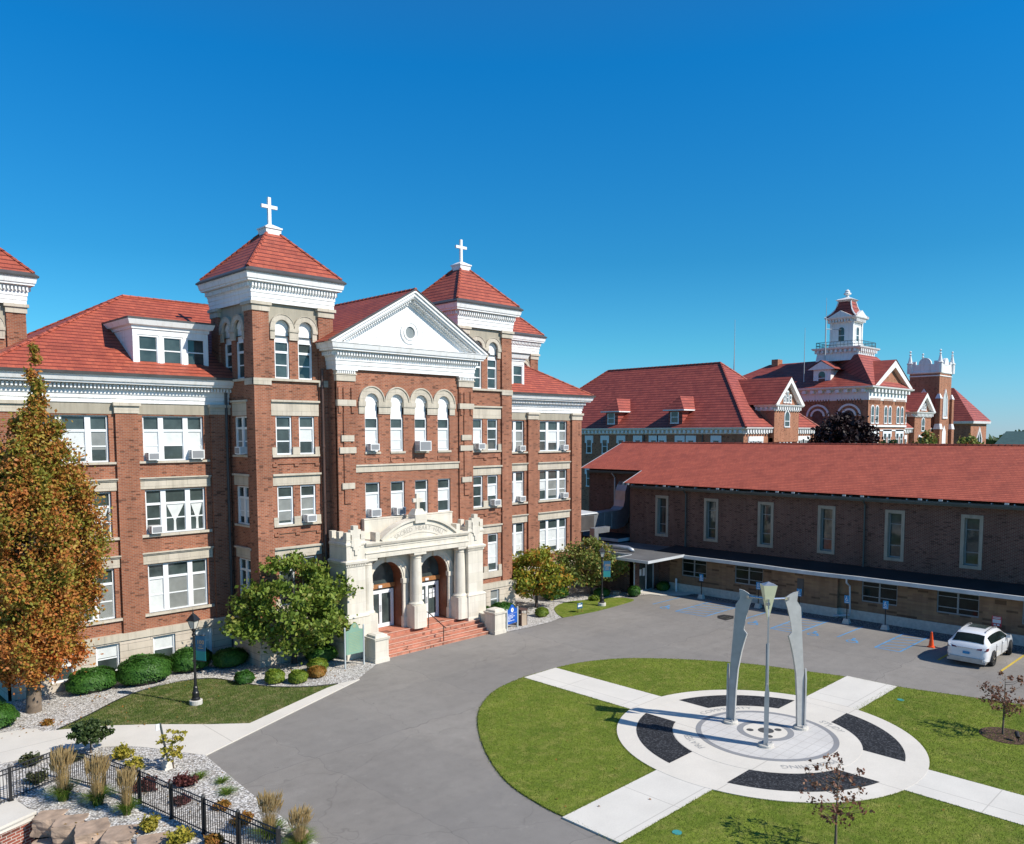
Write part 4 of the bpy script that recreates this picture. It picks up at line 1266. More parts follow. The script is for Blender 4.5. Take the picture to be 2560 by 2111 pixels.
for cx in (25.34, PC_ + .03, 32.1):
    c = MB()
    yc = 36.98
    c.hexa([(cx - .46, yc - .42, .9), (cx - .3, yc - .5, .9), (cx + .3, yc - .5, .9), (cx + .46, yc - .42, .9), (cx + .46, yc + .45, .9), (cx - .46, yc + .45, .9)],
           [(cx - .44, yc - .4, 2.22), (cx - .28, yc - .48, 2.22), (cx + .28, yc - .48, 2.22), (cx + .44, yc - .4, 2.22), (cx + .44, yc + .45, 2.22), (cx - .44, yc + .45, 2.22)])
    c.lathe((cx, yc, 0), [(.44, 2.22), (.45, 2.3), (.40, 2.36), (.36, 2.42), (.355, 2.5), (.352, 3.4), (.335, 4.2), (.305, 4.92), (.33, 4.95), (.33, 5.0), (.31, 5.02), (.36, 5.12), (.42, 5.18)], 28)
    c.box(cx - .44, cx + .44, yc - .44, yc + .44, 5.18, 5.31)
    c.build('column', M['lime_new'], pobj, smooth=False)
ins = MB()
def onarc(x, y):
    t = math.pi / 2 - x / (rad - .58); r = rad - .58 + y
    return (PC_ + r * math.cos(t), PY - .026, zc + r * math.sin(t))
put_text(ins, 'SACRED  HEART  HALL', .36, onarc)
ins.build('inscription', M['letter'], pobj)
# recess: soffit, wood-lined reveals, doors and fanlights
lin = MB()
for cu, r in ARC:
    A = arc(cu, ZS, r, 0, math.pi, 18)
    for k in range(18): lin.poly([FA.p(*A[k], -.05), FA.p(*A[k + 1], -.05), FA.p(*A[k + 1], -.95), FA.p(*A[k], -.95)])
    for s in (-1, 1): lin.poly([FA.p(cu + s * r, ZP, -.05), FA.p(cu + s * r, ZS, -.05), FA.p(cu + s * r, ZS, -.95), FA.p(cu + s * r, ZP, -.95)])
lin.build('door_reveal', M['wood'], pobj)
FD = Fr((0, 38.28, 0), (1, 0, 0), (0, -1, 0))
for i, (cu, r) in enumerate(ARC):
    d = MB(); g = MB()
    dl, dr = cu - .82 + .1, cu + .82 + .1
    for a_, b_ in ((dl, cu + .1), (cu + .1, dr)):
        FD.box(d, a_, a_ + .09, ZP + .02, 3.0, 0, .06); FD.box(d, b_ - .09, b_, ZP + .02, 3.0, 0, .06)
        FD.box(d, a_ + .09, b_ - .09, ZP + .02, ZP + .24, 0, .055); FD.box(d, a_ + .09, b_ - .09, 2.9, 3.0, 0, .055)
    FD.box(d, dl - .1, dl, ZP, 3.1, 0, .07); FD.box(d, dr, dr + .1, ZP, 3.1, 0, .07); FD.box(d, dl, dr, 3.0, 3.1, 0, .07)
    FD.box(d, cu + .06, cu + .08, 1.85, 2.25, .06, .11); FD.box(d, cu + .12, cu + .14, 1.85, 2.25, .06, .11)
    do = d.build('door', M['frame'], hall)
    FD.poly(g, [(cu - r, ZP), (cu + r, ZP), (cu + r, ZS)] + arc(cu, ZS, r, 0, math.pi, 18)[1:-1] + [(cu - r, ZS)], .01)
    g.build('door_glass', M['glass'], do)
    tb = MB(); FD.box(tb, cu - r, cu + r, 3.22, 3.46, 0, .14); tb.build('transom_beam', M['wood_light'], do)
    nb = MB(); FD.box(nb, cu - .1, cu + .14, 3.26, 3.40, .14, .2); nb.build('door_lamp', M['sign_white'], do)
    pp = MB()
    for (u, z, w_, h_) in (((cu - .55, 1.95, .2, .3),), ((cu - .62, 2.4, .22, .28), (cu - .34, 2.42, .24, .26), (cu - .32, 2.1, .22, .28), (cu + .3, 2.42, .22, .26), (cu + .3, 2.1, .22, .28), (cu + .58, 2.44, .2, .26), (cu + .58, 2.12, .2, .28), (cu - .62, 2.05, .22, .26)))[i]:
        FD.box(pp, u, u + w_, z, z + h_, .02, .028)
    pp.build('notice', M['sign_white'], do)
st = MB()
SX0, SX1 = 25.28, 33.1
ys = [35.3, 35.62, 35.94, 36.26, 36.86]
for k, y in enumerate(ys):
    st.box(SX0, SX1, y, 38.3, k * .18, (k + 1) * .18 - .03, 1)
    st.box(SX0, SX1, y - .025, 38.3, (k + 1) * .18 - .03, (k + 1) * .18, 0)
    st.box(SX0, SX1, y - .029, y + .035, (k + 1) * .18 - .012, (k + 1) * .18 + .003, 2)
st.build('front_step', [M['tile_step'], M['brick_step'], M['nosing']], pobj)
pr = MB()
for a, b in ((24.36, 25.22), (33.05, 33.92)):
    y0, y1 = 34.85, 35.75
    pr.box(a, b, y0, y1, 0, 1.22); pr.box(a - .04, b + .04, y0 - .04, y1 + .04, 0, .22)
    Q = lambda e, z: [(a - e, y0 - e, z), (b + e, y0 - e, z), (b + e, y1 + e, z), (a - e, y1 + e, z)]
    pr.hexa(Q(.05, 1.22), Q(.07, 1.34)); pr.hexa(Q(-.04, 1.34), Q(-.05, 1.46)); pr.hexa(Q(-.05, 1.46), Q(-.2, 1.52))
    m0, m1 = a + .2, b - .2
    prof = [(y1, 0), (y1, 1.1), (y1 + .35, .98), (36.6, 1.02), (36.6, 0)]
    pr.ext([(m0, y, z) for y, z in prof], (m1 - m0, 0, 0))
    pr.ext([(m0 - .06, y, z) for y, z in ((y1, 1.1), (y1, 1.2), (y1 + .35, 1.08), (36.6, 1.12), (36.6, 1.02), (y1 + .35, .98))], (m1 - m0 + .12, 0, 0))
islands(pr, 'step_pier', M['lime_new'], pobj)
hr = MB()
hr.tube([(29.5, 36.78, .7), (29.5, 36.78, 1.62)], .025, 6); hr.tube([(29.5, 35.42, .15), (29.5, 35.42, 1.05)], .025, 6)
hr.tube([(29.5, 36.95, 1.66), (29.5, 36.78, 1.64), (29.5, 35.42, 1.06), (29.5, 35.2, .98)], .028, 6)
hr.build('handrail', M['black'], pobj)

# ---- air conditioners hanging in the hall windows
def ac_unit(fr, u, z, label, w_=.56, h_=.38, o=.3, dark=False):
    c = fr.p(u, z, 0)
    t = thing('air_conditioner', c, label, 'air conditioner', 'air conditioners in the hall windows')
    b = MB(); fr.box(b, u - w_ / 2, u + w_ / 2, z, z + h_, -.22, o); b.build('case', M['ac_white'] if not dark else M['ac_grille'], t)
    g = MB()
    fr.box(g, u - w_ / 2 + .05, u + w_ / 2 - .05, z + .05, z + h_ - .05, o, o + .008)
    go = g.build('grille', M['ac_grille'], t)
    s = MB()
    for k in range(5): fr.box(s, u - w_ / 2 - .006, u - w_ / 2, z + .08 + k * .06, z + .10 + k * .06, .02, o - .06)
    s.build('side_louvre', M['ac_grille'], t)
FS = Fr((19.85, 0, 0), (0, 1, 0), (-1, 0, 0))
ac_unit(FW, 15.86, 10.82, 'white air conditioner, left light of top floor triple window beside left tower')
ac_unit(FW, 18.1, 10.84, 'white air conditioner, right light of top floor triple window beside left tower', .68, .46)
ac_unit(FW, 15.88, 7.12, 'white air conditioner below the tied white curtains, left light of middle floor window')
ac_unit(FS, 40.05, 11.07, 'white air conditioner on the shaded side face of left tower', .55)
ac_unit(FT, 22.84, 7.4, 'white air conditioner on the front of left tower, middle floor right window')
ac_unit(FP, WC[0], 11.18, 'white air conditioner under the leftmost arched window below the white gable', .6)
ac_unit(FP, WC[2] - .05, 11.1, 'largest air conditioner with dark grille jutting from third arched window below the white gable', .85, .58, .5)
ac_unit(FP, WC[0] + .02, 7.46, 'white air conditioner directly above the portico, left of the stone cross, leftmost window', .66, .44)
ac_unit(FP, WC[1] + .02, 7.46, 'white air conditioner directly above the portico in second window from the left', .64, .42)
ac_unit(FT, mx(22.84), 11.1, 'white air conditioner on the front of right tower, top square window')
ac_unit(FT, mx(21.46), 7.4, 'white air conditioner on the front of right tower, middle floor window')
ac_unit(FW, 42.22, 10.84, 'white air conditioner in narrow top floor window right of the right tower')
ac_unit(FW, 42.22, 7.14, 'white air conditioner in narrow middle floor window right of the right tower')
ac_unit(FW, 46.95, 10.84, 'white air conditioner at far right end of the hall, top floor')
ac_unit(FW, 46.95, 7.14, 'white air conditioner at far right end of the hall, middle floor')
# ================================================================ low brick auditorium on the right
aud = thing('brick_auditorium', (56, 20, 0), 'long low dark brick building with red tile roof and tall narrow stone framed windows', 'building')
FU = Fr((54.5, 0, 0), (0, 1, 0), (-1, 0, 0))
FL = Fr((52.3, 0, 0), (0, 1, 0), (-1, 0, 0))
wb = MB(); tb = MB(); sb = MB(); gu = MB(); al = MB(); rb = MB(); lb = MB()
UW = [38.43 - 4.53 * k for k in range(9)]
FU.wall(wb, -12, 41, 2.9, 7.95, [(y - 1.23, y, 3.76, 7.08) for y in UW], .35)
wb.poly([(54.5, 41, 2.9), (57.1, 41, 2.9), (57.1, 41, 9.1), (54.5, 41, 8.1)])
wb.poly([(57.1, 41, 0), (57.1, 47.6, 0), (57.1, 47.6, 9.1), (57.1, 41, 9.1)])
wb.poly([(57.1, 47.6, 0), (70, 47.6, 0), (70, 47.6, 8.6), (62.6, 47.6, 11.1), (57.1, 47.6, 9.1)])
wb.poly([(54.5, -12, 0), (70, -12, 0), (70, -12, 8.6), (62.6, -12, 11.1), (54.5, -12, 8.1)])
wb.poly([(70, -12, 0), (70, 47.6, 0), (70, 47.6, 8.6), (70, -12, 8.6)])
for y in UW:
    a, b = y - 1.23, y
    s_ = MB()
    for (u0, u1, z0, z1) in ((a, a + .2, 3.76, 7.08), (b - .2, b, 3.76, 7.08), (a + .2, b - .2, 6.88, 7.08), (a + .2, b - .2, 3.76, 3.96)): FU.box(s_, u0, u1, z0, z1, -.36, .03)
    so_ = s_.build('window', M['lime_grey'], aud)
    f = MB(); g = MB()
    for (u0, u1, z0, z1) in ((a + .2, a + .26, 3.96, 6.88), (b - .26, b - .2, 3.96, 6.88), (a + .26, b - .26, 6.82, 6.88), (a + .26, b - .26, 3.96, 4.04), (a + .26, b - .26, 4.72, 4.77), (a + .26, b - .26, 6.12, 6.17)): FU.box(f, u0, u1, z0, z1, -.34, -.27)
    f.build('frame', M['sash'], so_)
    FU.poly(g, [(a + .2, 3.96), (b - .2, 3.96), (b - .2, 6.88), (a + .2, 6.88)], -.31); g.build('pane', M['glass'], so_)
# roof plane, eaves and gutter
rb.poly([(53.95, -12.6, 8.0), (53.95, 41.25, 8.0), (56.5, 41.25, 8.943), (56.5, 48.1, 8.943), (62.6, 48.1, 11.2), (62.6, -12.6, 11.2)])
rb.poly([(71.2, -12.6, 8.02), (62.6, -12.6, 11.2), (62.6, 48.1, 11.2), (71.2, 48.1, 8.02)])
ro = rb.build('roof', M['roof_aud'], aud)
hp = MB(); hips(hp, [((62.6, 48.1, 11.2), (62.6, -12.6, 11.2))], .1, .4); hp.build('ridge_tile', M['roof_aud'], ro)
sb.poly([(54.0, -12.6, 7.93), (54.0, 41.2, 7.93), (54.55, 41.2, 7.93), (54.55, -12.6, 7.93)])
sb.poly([(56.55, 41.2, 8.87), (56.55, 48, 8.87), (57.15, 48, 8.87), (57.15, 41.2, 8.87)])
gu.box(53.86, 53.99, -12.6, 40.6, 7.70, 7.83); gu.box(53.99, 54.46, -12.6, 40.6, 7.58, 7.76)
gu.box(56.45, 56.58, 41.25, 47.4, 8.66, 8.79); gu.box(56.58, 57.08, 41.25, 47.4, 8.56, 8.74)
sb.build('soffit', M['gutter'], aud)
gu.build('gutter', M['gutter_green'], aud)
br = MB()
for k in range(43):
    y = 40.4 - k * 1.2
    br.box(53.9, 54.3, y, y + .04, 7.83, 7.90)
    if k % 4 in (0, 3): br.box(53.87, 53.95, y + .3, y + .52, 7.85, 7.96)
br.build('gutter_bracket', M['alu'], aud)
vg = MB()
vg.ext([(53.93, 41.27, 7.78), (56.5, 41.27, 8.72), (56.5, 41.27, 8.93), (53.93, 41.27, 7.98)], (0, .1, 0)); vg.ext([(56.48, 48.12, 8.72), (62.6, 48.12, 10.98), (62.6, 48.12, 11.18), (56.48, 48.12, 8.93)], (0, .1, 0))
islands(vg, 'verge_board', M['alu'], aud)
for y, z0 in ((35.5, 3.1), (21.6, 3.1)):
    p = MB(); p.tube([(53.93, y, 7.7), (54.38, y, 7.35), (54.38, y, z0)], .06, 8); p.build('downspout', M['gutter_green'], aud)
p = MB(); p.tube([(56.55, 44.6, 8.6), (57.0, 44.6, 8.2), (57.0, 44.6, 4.0)], .06, 8); p.build('downspout', M['alu'], aud)
# low front range of tan stone under a flat black roof
LWN = [(32.26, 34.4), (27.7, 29.9), (18.6, 20.8), (14.0, 16.3), (9.5, 11.8), (5, 7.2), (.5, 2.8)]
FL.wall(lb, -12, 35.5, .62, 2.75, [(a, b, 1.25, 2.6) for a, b in LWN], .15)
FL.box(lb, 22.25, 26.9, .62, 2.72, -.1, .3)
lc = MB(); FL.wall(lc, -12, 35.5, 0, .62, [], .1, .06); lc.poly([FL.p(-12, .62, .06), FL.p(35.5, .62, .06), FL.p(35.5, .62, 0), FL.p(-12, .62, 0)]); FL.box(lc, 22.2, 26.95, 0, .62, -.1, .36)
lc.build('concrete_base', M['pad'], aud)
lo = lb.build('stone_wall', M['brick_tan'], aud)
for a, b in LWN:
    f = MB(); g = MB(); m_ = (a + b) / 2
    for (u0, u1, z0, z1) in ((a, a + .06, 1.25, 2.6), (b - .06, b, 1.25, 2.6), (m_ - .05, m_ + .05, 1.25, 2.6), (a + .06, m_ - .05, 1.25, 1.33), (m_ + .05, b - .06, 1.25, 1.33), (a + .06, m_ - .05, 2.54, 2.6), (m_ + .05, b - .06, 2.54, 2.6), (a + .06, m_ - .05, 1.6, 1.65), (m_ + .05, b - .06, 1.6, 1.65), (a + .06, m_ - .05, 2.26, 2.3), (m_ + .05, b - .06, 2.26, 2.3)): FL.box(f, u0, u1, z0, z1, -.14, -.06)
    fo = f.build('low_window', M['sash'], aud)
    FL.poly(g, [(a, 1.25), (b, 1.25), (b, 2.6), (a, 2.6)], -.11); g.build('pane', M['glass_green'], fo)
d = MB(); FL.box(d, 24.55, 25.0, 1.1, 2.28, .3, .34); d.build('vent_panel', M['gutter'], aud)
fl = MB()
fl.hexa([(51.62, -12, 2.74), (54.5, -12, 2.74), (54.5, 36.5, 2.74), (51.62, 36.5, 2.74)], [(51.62, -12, 2.94), (54.5, -12, 3.17), (54.5, 36.5, 3.17), (51.62, 36.5, 2.94)])
fl.build('flat_roof', M['roof_black'], aud)
fa = MB()
P = [(51.6, -12)] + [(51.6, 20.9)] + [(51.6 - .22 * math.sin(math.pi * (y - 20.9) / 6.6), y) for y in np.linspace(21.2, 27.2, 12)] + [(51.6, 27.5), (51.6, 34.0)]
for (xa, ya), (xb, yb) in zip(P, P[1:]): fa.hexa([(xa - .05, ya, 2.72), (xa + .12, ya, 2.72), (xb + .12, yb, 2.72), (xb - .05, yb, 2.72)], [(xa - .05, ya, 2.96), (xa + .12, ya, 2.96), (xb + .12, yb, 2.96), (xb - .05, yb, 2.96)])
fa.build('fascia', M['alu'], aud)
p = MB(); p.tube([(51.55, 21.5, 2.72), (51.6, 21.5, 2.45), (52.0, 21.45, 2.2), (52.0, 21.4, .55), (52.0, 21.4, .3), (51.6, 22.3, .18)], .06, 8); p.build('downspout', M['alu'], aud)
# brick vestibule and its canopy
vb = MB()
vb.poly([(48.95, 36.5, 0), (48.95, 41.9, 0), (48.95, 41.9, 2.8), (48.95, 36.5, 2.8)])
vb.box(48.95, 49.75, 36.5, 36.8, 0, 2.8); vb.box(51.7, 52.3, 36.5, 36.8, 0, 2.8)
vb.poly([(52.3, 35.5, 0), (52.3, 36.5, 0), (52.3, 36.5, 2.8), (52.3, 35.5, 2.8)])
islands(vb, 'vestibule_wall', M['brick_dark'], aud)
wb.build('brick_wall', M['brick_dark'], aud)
cn = MB(); cn.box(47.06, 51.68, 33.8, 36.55, 2.86, 2.99); cn.box(48.9, 54.5, 36.55, 44.0, 2.80, 2.99); cn.build('canopy', M['roof_grey'], aud)
cf = MB()
cf.box(47.0, 51.62, 33.74, 33.8, 2.83, 3.02); cf.box(47.0, 47.06, 33.8, 36.6, 2.83, 3.02); cf.box(48.84, 48.9, 36.6, 41.7, 2.78, 3.02); cf.box(47.06, 48.84, 36.55, 36.6, 2.83, 3.02)
cf.build('canopy_fascia', M['alu'], aud)
FV = Fr((0, 36.62, 0), (1, 0, 0), (0, -1, 0))
d = MB()
for (u0, u1, z0, z1) in ((49.75, 49.83, 0, 2.75), (50.68, 50.78, 0, 2.75), (51.62, 51.7, 0, 2.75), (49.83, 50.68, 2.25, 2.33), (50.78, 51.62, 2.25, 2.33), (49.83, 50.68, 0, .1), (50.78, 51.62, 0, .1)): FV.box(d, u0, u1, z0, z1, -.02, .05)
do = d.build('door', M['alu'], aud)
g = MB(); FV.poly(g, [(49.75, 0), (51.7, 0), (51.7, 2.8), (49.75, 2.8)], 0); g.build('door_glass', M['glass'], do)
n_ = MB(); FV.box(n_, 49.9, 50.15, 1.25, 1.75, .02, .03); FV.box(n_, 50.3, 50.6, 1.2, 1.8, .02, .03); n_.build('notice', M['sign_white'], do)
p = MB(); p.tube([(48.85, 36.45, 2.8), (48.85, 36.4, 2.5), (49.0, 36.42, 2.3), (49.0, 36.42, .05)], .055, 8); p.build('downspout', M['alu'], aud)
# raised roof with fascia, rooftop plant
rr = MB(); rr.box(53.3, 57.1, 41.3, 47.4, 2.8, 3.28); rr.box(48.95, 53.3, 44.0, 47.4, 2.8, 3.1); rr.build('raised_roof', M['roof_black'], aud)
rf = MB(); rf.box(53.22, 53.3, 41.3, 44.0, 3.1, 3.34); rf.box(53.22, 57.1, 41.22, 41.3, 3.1, 3.34); rf.build('roof_kerb', M['alu'], aud)
t = thing('air_handler', (51.5, 43.8, 3.0), 'big grey rooftop ventilation unit with curved metal duct in corner between hall and auditorium', 'ventilation unit')
b = MB(); b.box(50.4, 52.5, 43.0, 44.6, 4.03, 5.42); b.build('cabinet', M['galv'], t)
b = MB(); b.hexa([(50.3, 42.9, 5.42), (52.6, 42.9, 5.42), (52.6, 44.7, 5.42), (50.3, 44.7, 5.42)], [(50.35, 42.95, 5.52), (52.55, 42.95, 5.52), (52.55, 44.65, 5.6), (50.35, 44.65, 5.6)]); b.build('lid', M['alu'], t)
for q in ((50.45, 43.05), (52.35, 43.05), (50.45, 44.4), (52.35, 44.4)):
    b = MB(); b.box(q[0], q[0] + .1, q[1], q[1] + .1, 2.99, 4.03); b.build('leg', M['gutter'], t)
b = MB(); b.box(50.5, 52.2, 42.97, 43.0, 4.15, 5.3); b.build('intake_panel', M['gutter'], t)
b = MB()
out_ = [(52.5, 4.08), (55.3, 3.88), (56.3, 3.98), (56.8, 4.3), (57.08, 4.9)] + [(57.08, 7.9)] + [(56.75, 7.6), (56.46, 7.1), (56.4, 6.3), (56.2, 5.75), (55.8, 5.5), (52.5, 5.42)]
b.ext([(x, 43.0, z) for x, z in out_], (0, 1.1, 0))
for x in (53.6, 54.6): b.box(x, x + .04, 42.97, 43.0, 3.98, 5.5)
b.build('duct', M['galv'], t)
t = thing('vent_duct', (50.6, 39.5, 3.0), 'small angular metal exhaust duct rising from the flat roof beside the hall corner', 'duct')
b = MB(); b.ext([(50.1, 41.2, 3.0), (50.6, 41.2, 3.0), (50.6, 41.2, 4.05), (52.0, 41.2, 4.05), (52.1, 41.2, 4.5), (50.1, 41.2, 4.5)], (0, .5, 0)); b.build('duct', M['galv'], t)
t = thing('round_duct', (50.0, 37.6, 3.0), 'shiny round insulated pipe with elbow lying on the canopy roof', 'duct')
b = MB(); b.tube([(49.0, 40.6, 3.3), (49.7, 38.4, 3.3), (49.95, 37.7, 3.26), (50.05, 37.4, 3.14), (50.07, 37.34, 2.98)], .19, 12); b.build('pipe', M['galv'], t, smooth=True)
t = thing('bollard', (52.0, 34.7, 0), 'short white pipe bollard before the tan stone wall by the vestibule door', 'bollard')
b = MB(); b.lathe((52.0, 34.7, 0), [(.08, 0), (.08, .98), (.05, 1.03), (.01, 1.05)], 12); b.build('post', M['sign_white'], t)

# ================================================================ the old convent beyond
FARG = 'convent buildings behind the auditorium'
def far_window(fr, par, u, z0, z1, w_=.75, hood=True, arch=False):
    f = MB(); g = MB()
    if hood:
        fr.box(f, u - w_ / 2 - .35, u + w_ / 2 + .35, z1 - .05, z1 + .55, 0, .08)
        fr.box(f, u - w_ / 2 - .35, u - w_ / 2 - .12, z1 - .45, z1 - .05, 0, .08); fr.box(f, u + w_ / 2 + .12, u + w_ / 2 + .35, z1 - .45, z1 - .05, 0, .08)
    fr.box(f, u - w_ / 2 - .12, u - w_ / 2, z0, z1 - .05, 0, .06); fr.box(f, u + w_ / 2, u + w_ / 2 + .12, z0, z1 - .05, 0, .06)
    fr.box(f, u - w_ / 2 - .15, u + w_ / 2 + .15, z0 - .14, z0, 0, .1)
    fr.box(f, u - w_ / 2, u + w_ / 2, (z0 + z1) / 2 - .04, (z0 + z1) / 2 + .04, 0, .05)
    if arch:
        a0, a1 = arc(u, z1 - .05, w_ / 2, 0, math.pi, 8), arc(u, z1 - .05, w_ / 2 + .16, 0, math.pi, 8)
        for k in range(8): fr.ext(f, [a0[k], a1[k], a1[k + 1], a0[k + 1]], 0, .07)
    fo = f.build('window', M['frame'], par)
    P = [(u - w_ / 2, z0), (u + w_ / 2, z0)] + (arc(u, z1 - .05, w_ / 2, 0, math.pi, 8) if arch else [(u + w_ / 2, z1), (u - w_ / 2, z1)])
    fr.poly(g, P, .02); g.build('pane', M['glass'], fo)

def hip_block(mb, x0, x1, y0, y1, z0, zr, axis='y', inset=None, o=.6):
    """hip roof; ridge along the axis, inset = run of the hip ends"""
    x0 -= o; x1 += o; y0 -= o; y1 += o
    if axis == 'y':
        c = (x0 + x1) / 2; i = inset or (x1 - x0) / 2
        A, B = (c, y0 + i, zr), (c, y1 - i, zr)
        F = [[(x0, y0, z0), (x1, y0, z0), A], [(x1, y0, z0), (x1, y1, z0), B, A], [(x1, y1, z0), (x0, y1, z0), B], [(x0, y1, z0), (x0, y0, z0), A, B]]
    for f in F: mb.poly(f)
    return A, B
def bracket_cornice(mb, path, z0, h=.75, o=.55, gap=.62, closed=True):
    mb.sweep(path, [(0, z0), (.06, z0), (.06, z0 + h * .55), (o * .8, z0 + h * .66), (o, z0 + h * .8), (o + .06, z0 + h), (0, z0 + h + .01)], closed)
    mb.dentils(path, .06, o * .8, z0 + h * .15, z0 + h * .62, gap * .45, gap, closed)

def gable_bay(par, wall, white, roof, x0, x1, yf, zb, ze, zp, yr, w1):
    """projecting gabled bay facing -y: brick front, bracketed eaves, tiled roof running back to yr"""
    xc = (x0 + x1) / 2
    f = Fr((0, yf, 0), (1, 0, 0), (0, -1, 0))
    wall.box(x0, x1, yf, yf + 2.5, zb, ze)
    f.poly(wall, [(x0, ze), (x1, ze), (xc, zp - .2)], -.05)
    path = [(x0, yf + 2.5), (x0, yf), (x1, yf), (x1, yf + 2.5)]
    bracket_cornice(white, path, ze - .75, .75, .45, .55, False)
    for s in (-1, 1):
        e = (x1 - x0) / 2 + .6
        f.ext(white, [(xc + s * e, ze - .02), (xc + s * (e - .75), ze - .02), (xc, zp - .65), (xc, zp)], -.1, .5)
        roof.poly([(xc + s * (e + .1), yf - .55, ze + .0), (xc + s * (e + .1), yr, ze + .0), (xc, yr, zp + .06), (xc, yf - .55, zp + .06)])
    for du, h in ((-.75, 0), (0, .45), (.75, 0)): far_window(f, par, xc + du, ze + .35, ze + 1.05 + h, .32, False, True)
    far_window(f, par, xc, w1, w1 + 1.25, 1.15, False, True)

FX = lambda x: Fr((x, 0, 0), (0, 1, 0), (-1, 0, 0))
FYv = lambda y: Fr((0, y, 0), (1, 0, 0), (0, -1, 0))
# west range
A_ = thing('convent_range', (94, 60, 0), 'long red roofed brick range with two small dormers and gabled south end', 'building', FARG)
wl, wh, rf = MB(), MB(), MB()
wl.box(85, 103, 47.8, 83.5, 0, 12.1)
bracket_cornice(wh, [(85, 83.5), (85, 47.8), (103, 47.8), (103, 83.5)], 11.98, .78, .55, .62, False)
a, b = hip_block(rf, 85, 103, 47.8, 83.5, 12.76, 21.2, 'y', 9.2)
gable_bay(A_, wl, wh, rf, 91.0, 97.3, 47.15, 11, 15.5, 18.85, 54.4, 12.9)
wl.box(91.0, 97.3, 47.3, 47.9, 0, 11.5)
for u in (70.9, 68.2, 65.5, 62.8, 60.35, 59.1, 56.45, 54.85, 51.4, 73.6, 76.3): far_window(FX(85), A_, u, 9.5, 11.25, .72); far_window(FX(85), A_, u, 5.0, 7.0, .72)
for c in (86.6, 87.7, 88.8, 93.2, 95.0, 98.9, 100, 101.1): far_window(FYv(47.8 if not 91 < c < 97.4 else 47.28), A_, c, 9.4, 11.1, .62)
wh.box(86, 89.4, 47.66, 47.8, 11.15, 11.7); wh.box(98.3, 101.7, 47.66, 47.8, 11.15, 11.7)
for yc in (67.0, 57.1):
    dm = MB(); dm.box(84.95, 90, yc - 1.0, yc + 1.0, 12.9, 15.0); dm.build('dormer', M['roof_far'], A_)
    far_window(FX(84.95), A_, yc + .1, 13.4, 14.75, .95, False)
    dr = MB()
    A0, B0, C0, D0 = (84.5, yc - 1.5, 15.0), (90.6, yc - 1.5, 15.0), (90.6, yc + 1.5, 15.0), (84.5, yc + 1.5, 15.0)
    e0, e1 = (85.9, yc, 16.7), (90.6, yc, 16.7)
    for q in ([A0, B0, e1, e0], [C0, D0, e0, e1], [D0, A0, e0]): dr.poly(q)
    dr.build('dormer_roof', M['roof_far'], A_)
    tr = MB(); tr.box(84.46, 90.5, yc - 1.54, yc + 1.54, 14.86, 14.995); tr.build('dormer_trim', M['white'], A_)
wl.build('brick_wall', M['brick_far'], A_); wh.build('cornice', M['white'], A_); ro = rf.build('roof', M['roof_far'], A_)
hp = MB(); hips(hp, [(a, b), ((84.4, 47.2, 12.76), a), ((103.6, 47.2, 12.76), a), ((84.4, 84.1, 12.76), b)], .14, .6); hp.build('ridge_tile', M['roof_far'], ro)
p = MB()
for y in (61.8, 53.2): p.tube([(84.9, y, 1), (84.9, y, 11.9)], .09, 6)
p.build('downspout', M['gutter'], A_)
# central block with cupola
B_ = thing('convent_centre', (113.1, 48.2, 0), 'tall brick block with white pediment and white cupola tower on its roof', 'building', FARG)
wl, wh, rf, st_ = MB(), MB(), MB(), MB()
X0, X1, Y0, Y1 = 106.6, 119.6, 42.3, 66
wl.box(X0, X1, Y0, Y1, 0, 17.0)
bracket_cornice(wh, [(X0, Y1), (X0, Y0), (X1, Y0), (X1, Y1)], 17.2, .9, .8, 1.1, False)
wh.sweep([(X0, Y1), (X0, Y0), (X1, Y0), (X1, Y1)], [(0, 16.3), (.09, 16.34), (.09, 17.2), (0, 17.22)], False)
cx, cy = 113.1, 48.2
E4 = [(X0 - .8, Y0 - .8, 18.12), (X1 + .8, Y0 - .8, 18.12), (X1 + .8, Y1 + .8, 18.12), (X0 - .8, Y1 + .8, 18.12)]
I4 = [(cx - 3.2, cy - 3.0, 22.6), (cx + 3.2, cy - 3.0, 22.6), (cx, 59.6, 22.4), (cx, 59.6, 22.4)]
rf.poly([E4[0], E4[1], I4[1], I4[0]]); rf.poly([E4[1], E4[2], (cx, 59.6, 22.2), (cx, cy + 3.2, 22.3), I4[1]]); rf.poly([E4[2], E4[3], (cx, 59.6, 22.2)]); rf.poly([E4[3], E4[0], I4[0], (cx, cy + 3.2, 22.3), (cx, 59.6, 22.2)])
fg = FYv(Y0 - .05)
zp, ze, e = 21.75, 18.05, 6.9
gx = 113.4
fg.poly(wl, [(gx - e + .6, ze), (gx + e - .6, ze), (gx, zp - .5)], .15)
for s in (-1, 1):
    fg.ext(wh, [(gx + s * e, ze), (gx + s * (e - 1.3), ze), (gx, zp - .95), (gx, zp)], 0, .7)
    rf.poly([(gx + s * (e + .1), Y0 - .85, ze), (gx + s * (e + .1), Y0 + 5, ze), (gx, Y0 + 5, zp + .08), (gx, Y0 - .85, zp + .08)])
for du, h in ((-1.1, 0), (0, .8), (1.1, 0)): far_window(fg, B_, gx + du, 18.4, 19.5 + h, .5, False, True)
fs = FYv(Y0)
for c in (108.7, 113.1, 117.5):
    for s in (-.75, .75): far_window(fs, B_, c + s, 13.4, 15.2, .8, False, True)
    for k in range(10): fs.box(st_, c - 1.7 + k * .35, c - 1.55 + k * .35, 15.9, 16.6, 0, .12)
    for s in (-.75, .75): far_window(fs, B_, c + s, 10.4, 12.0, .8, True)
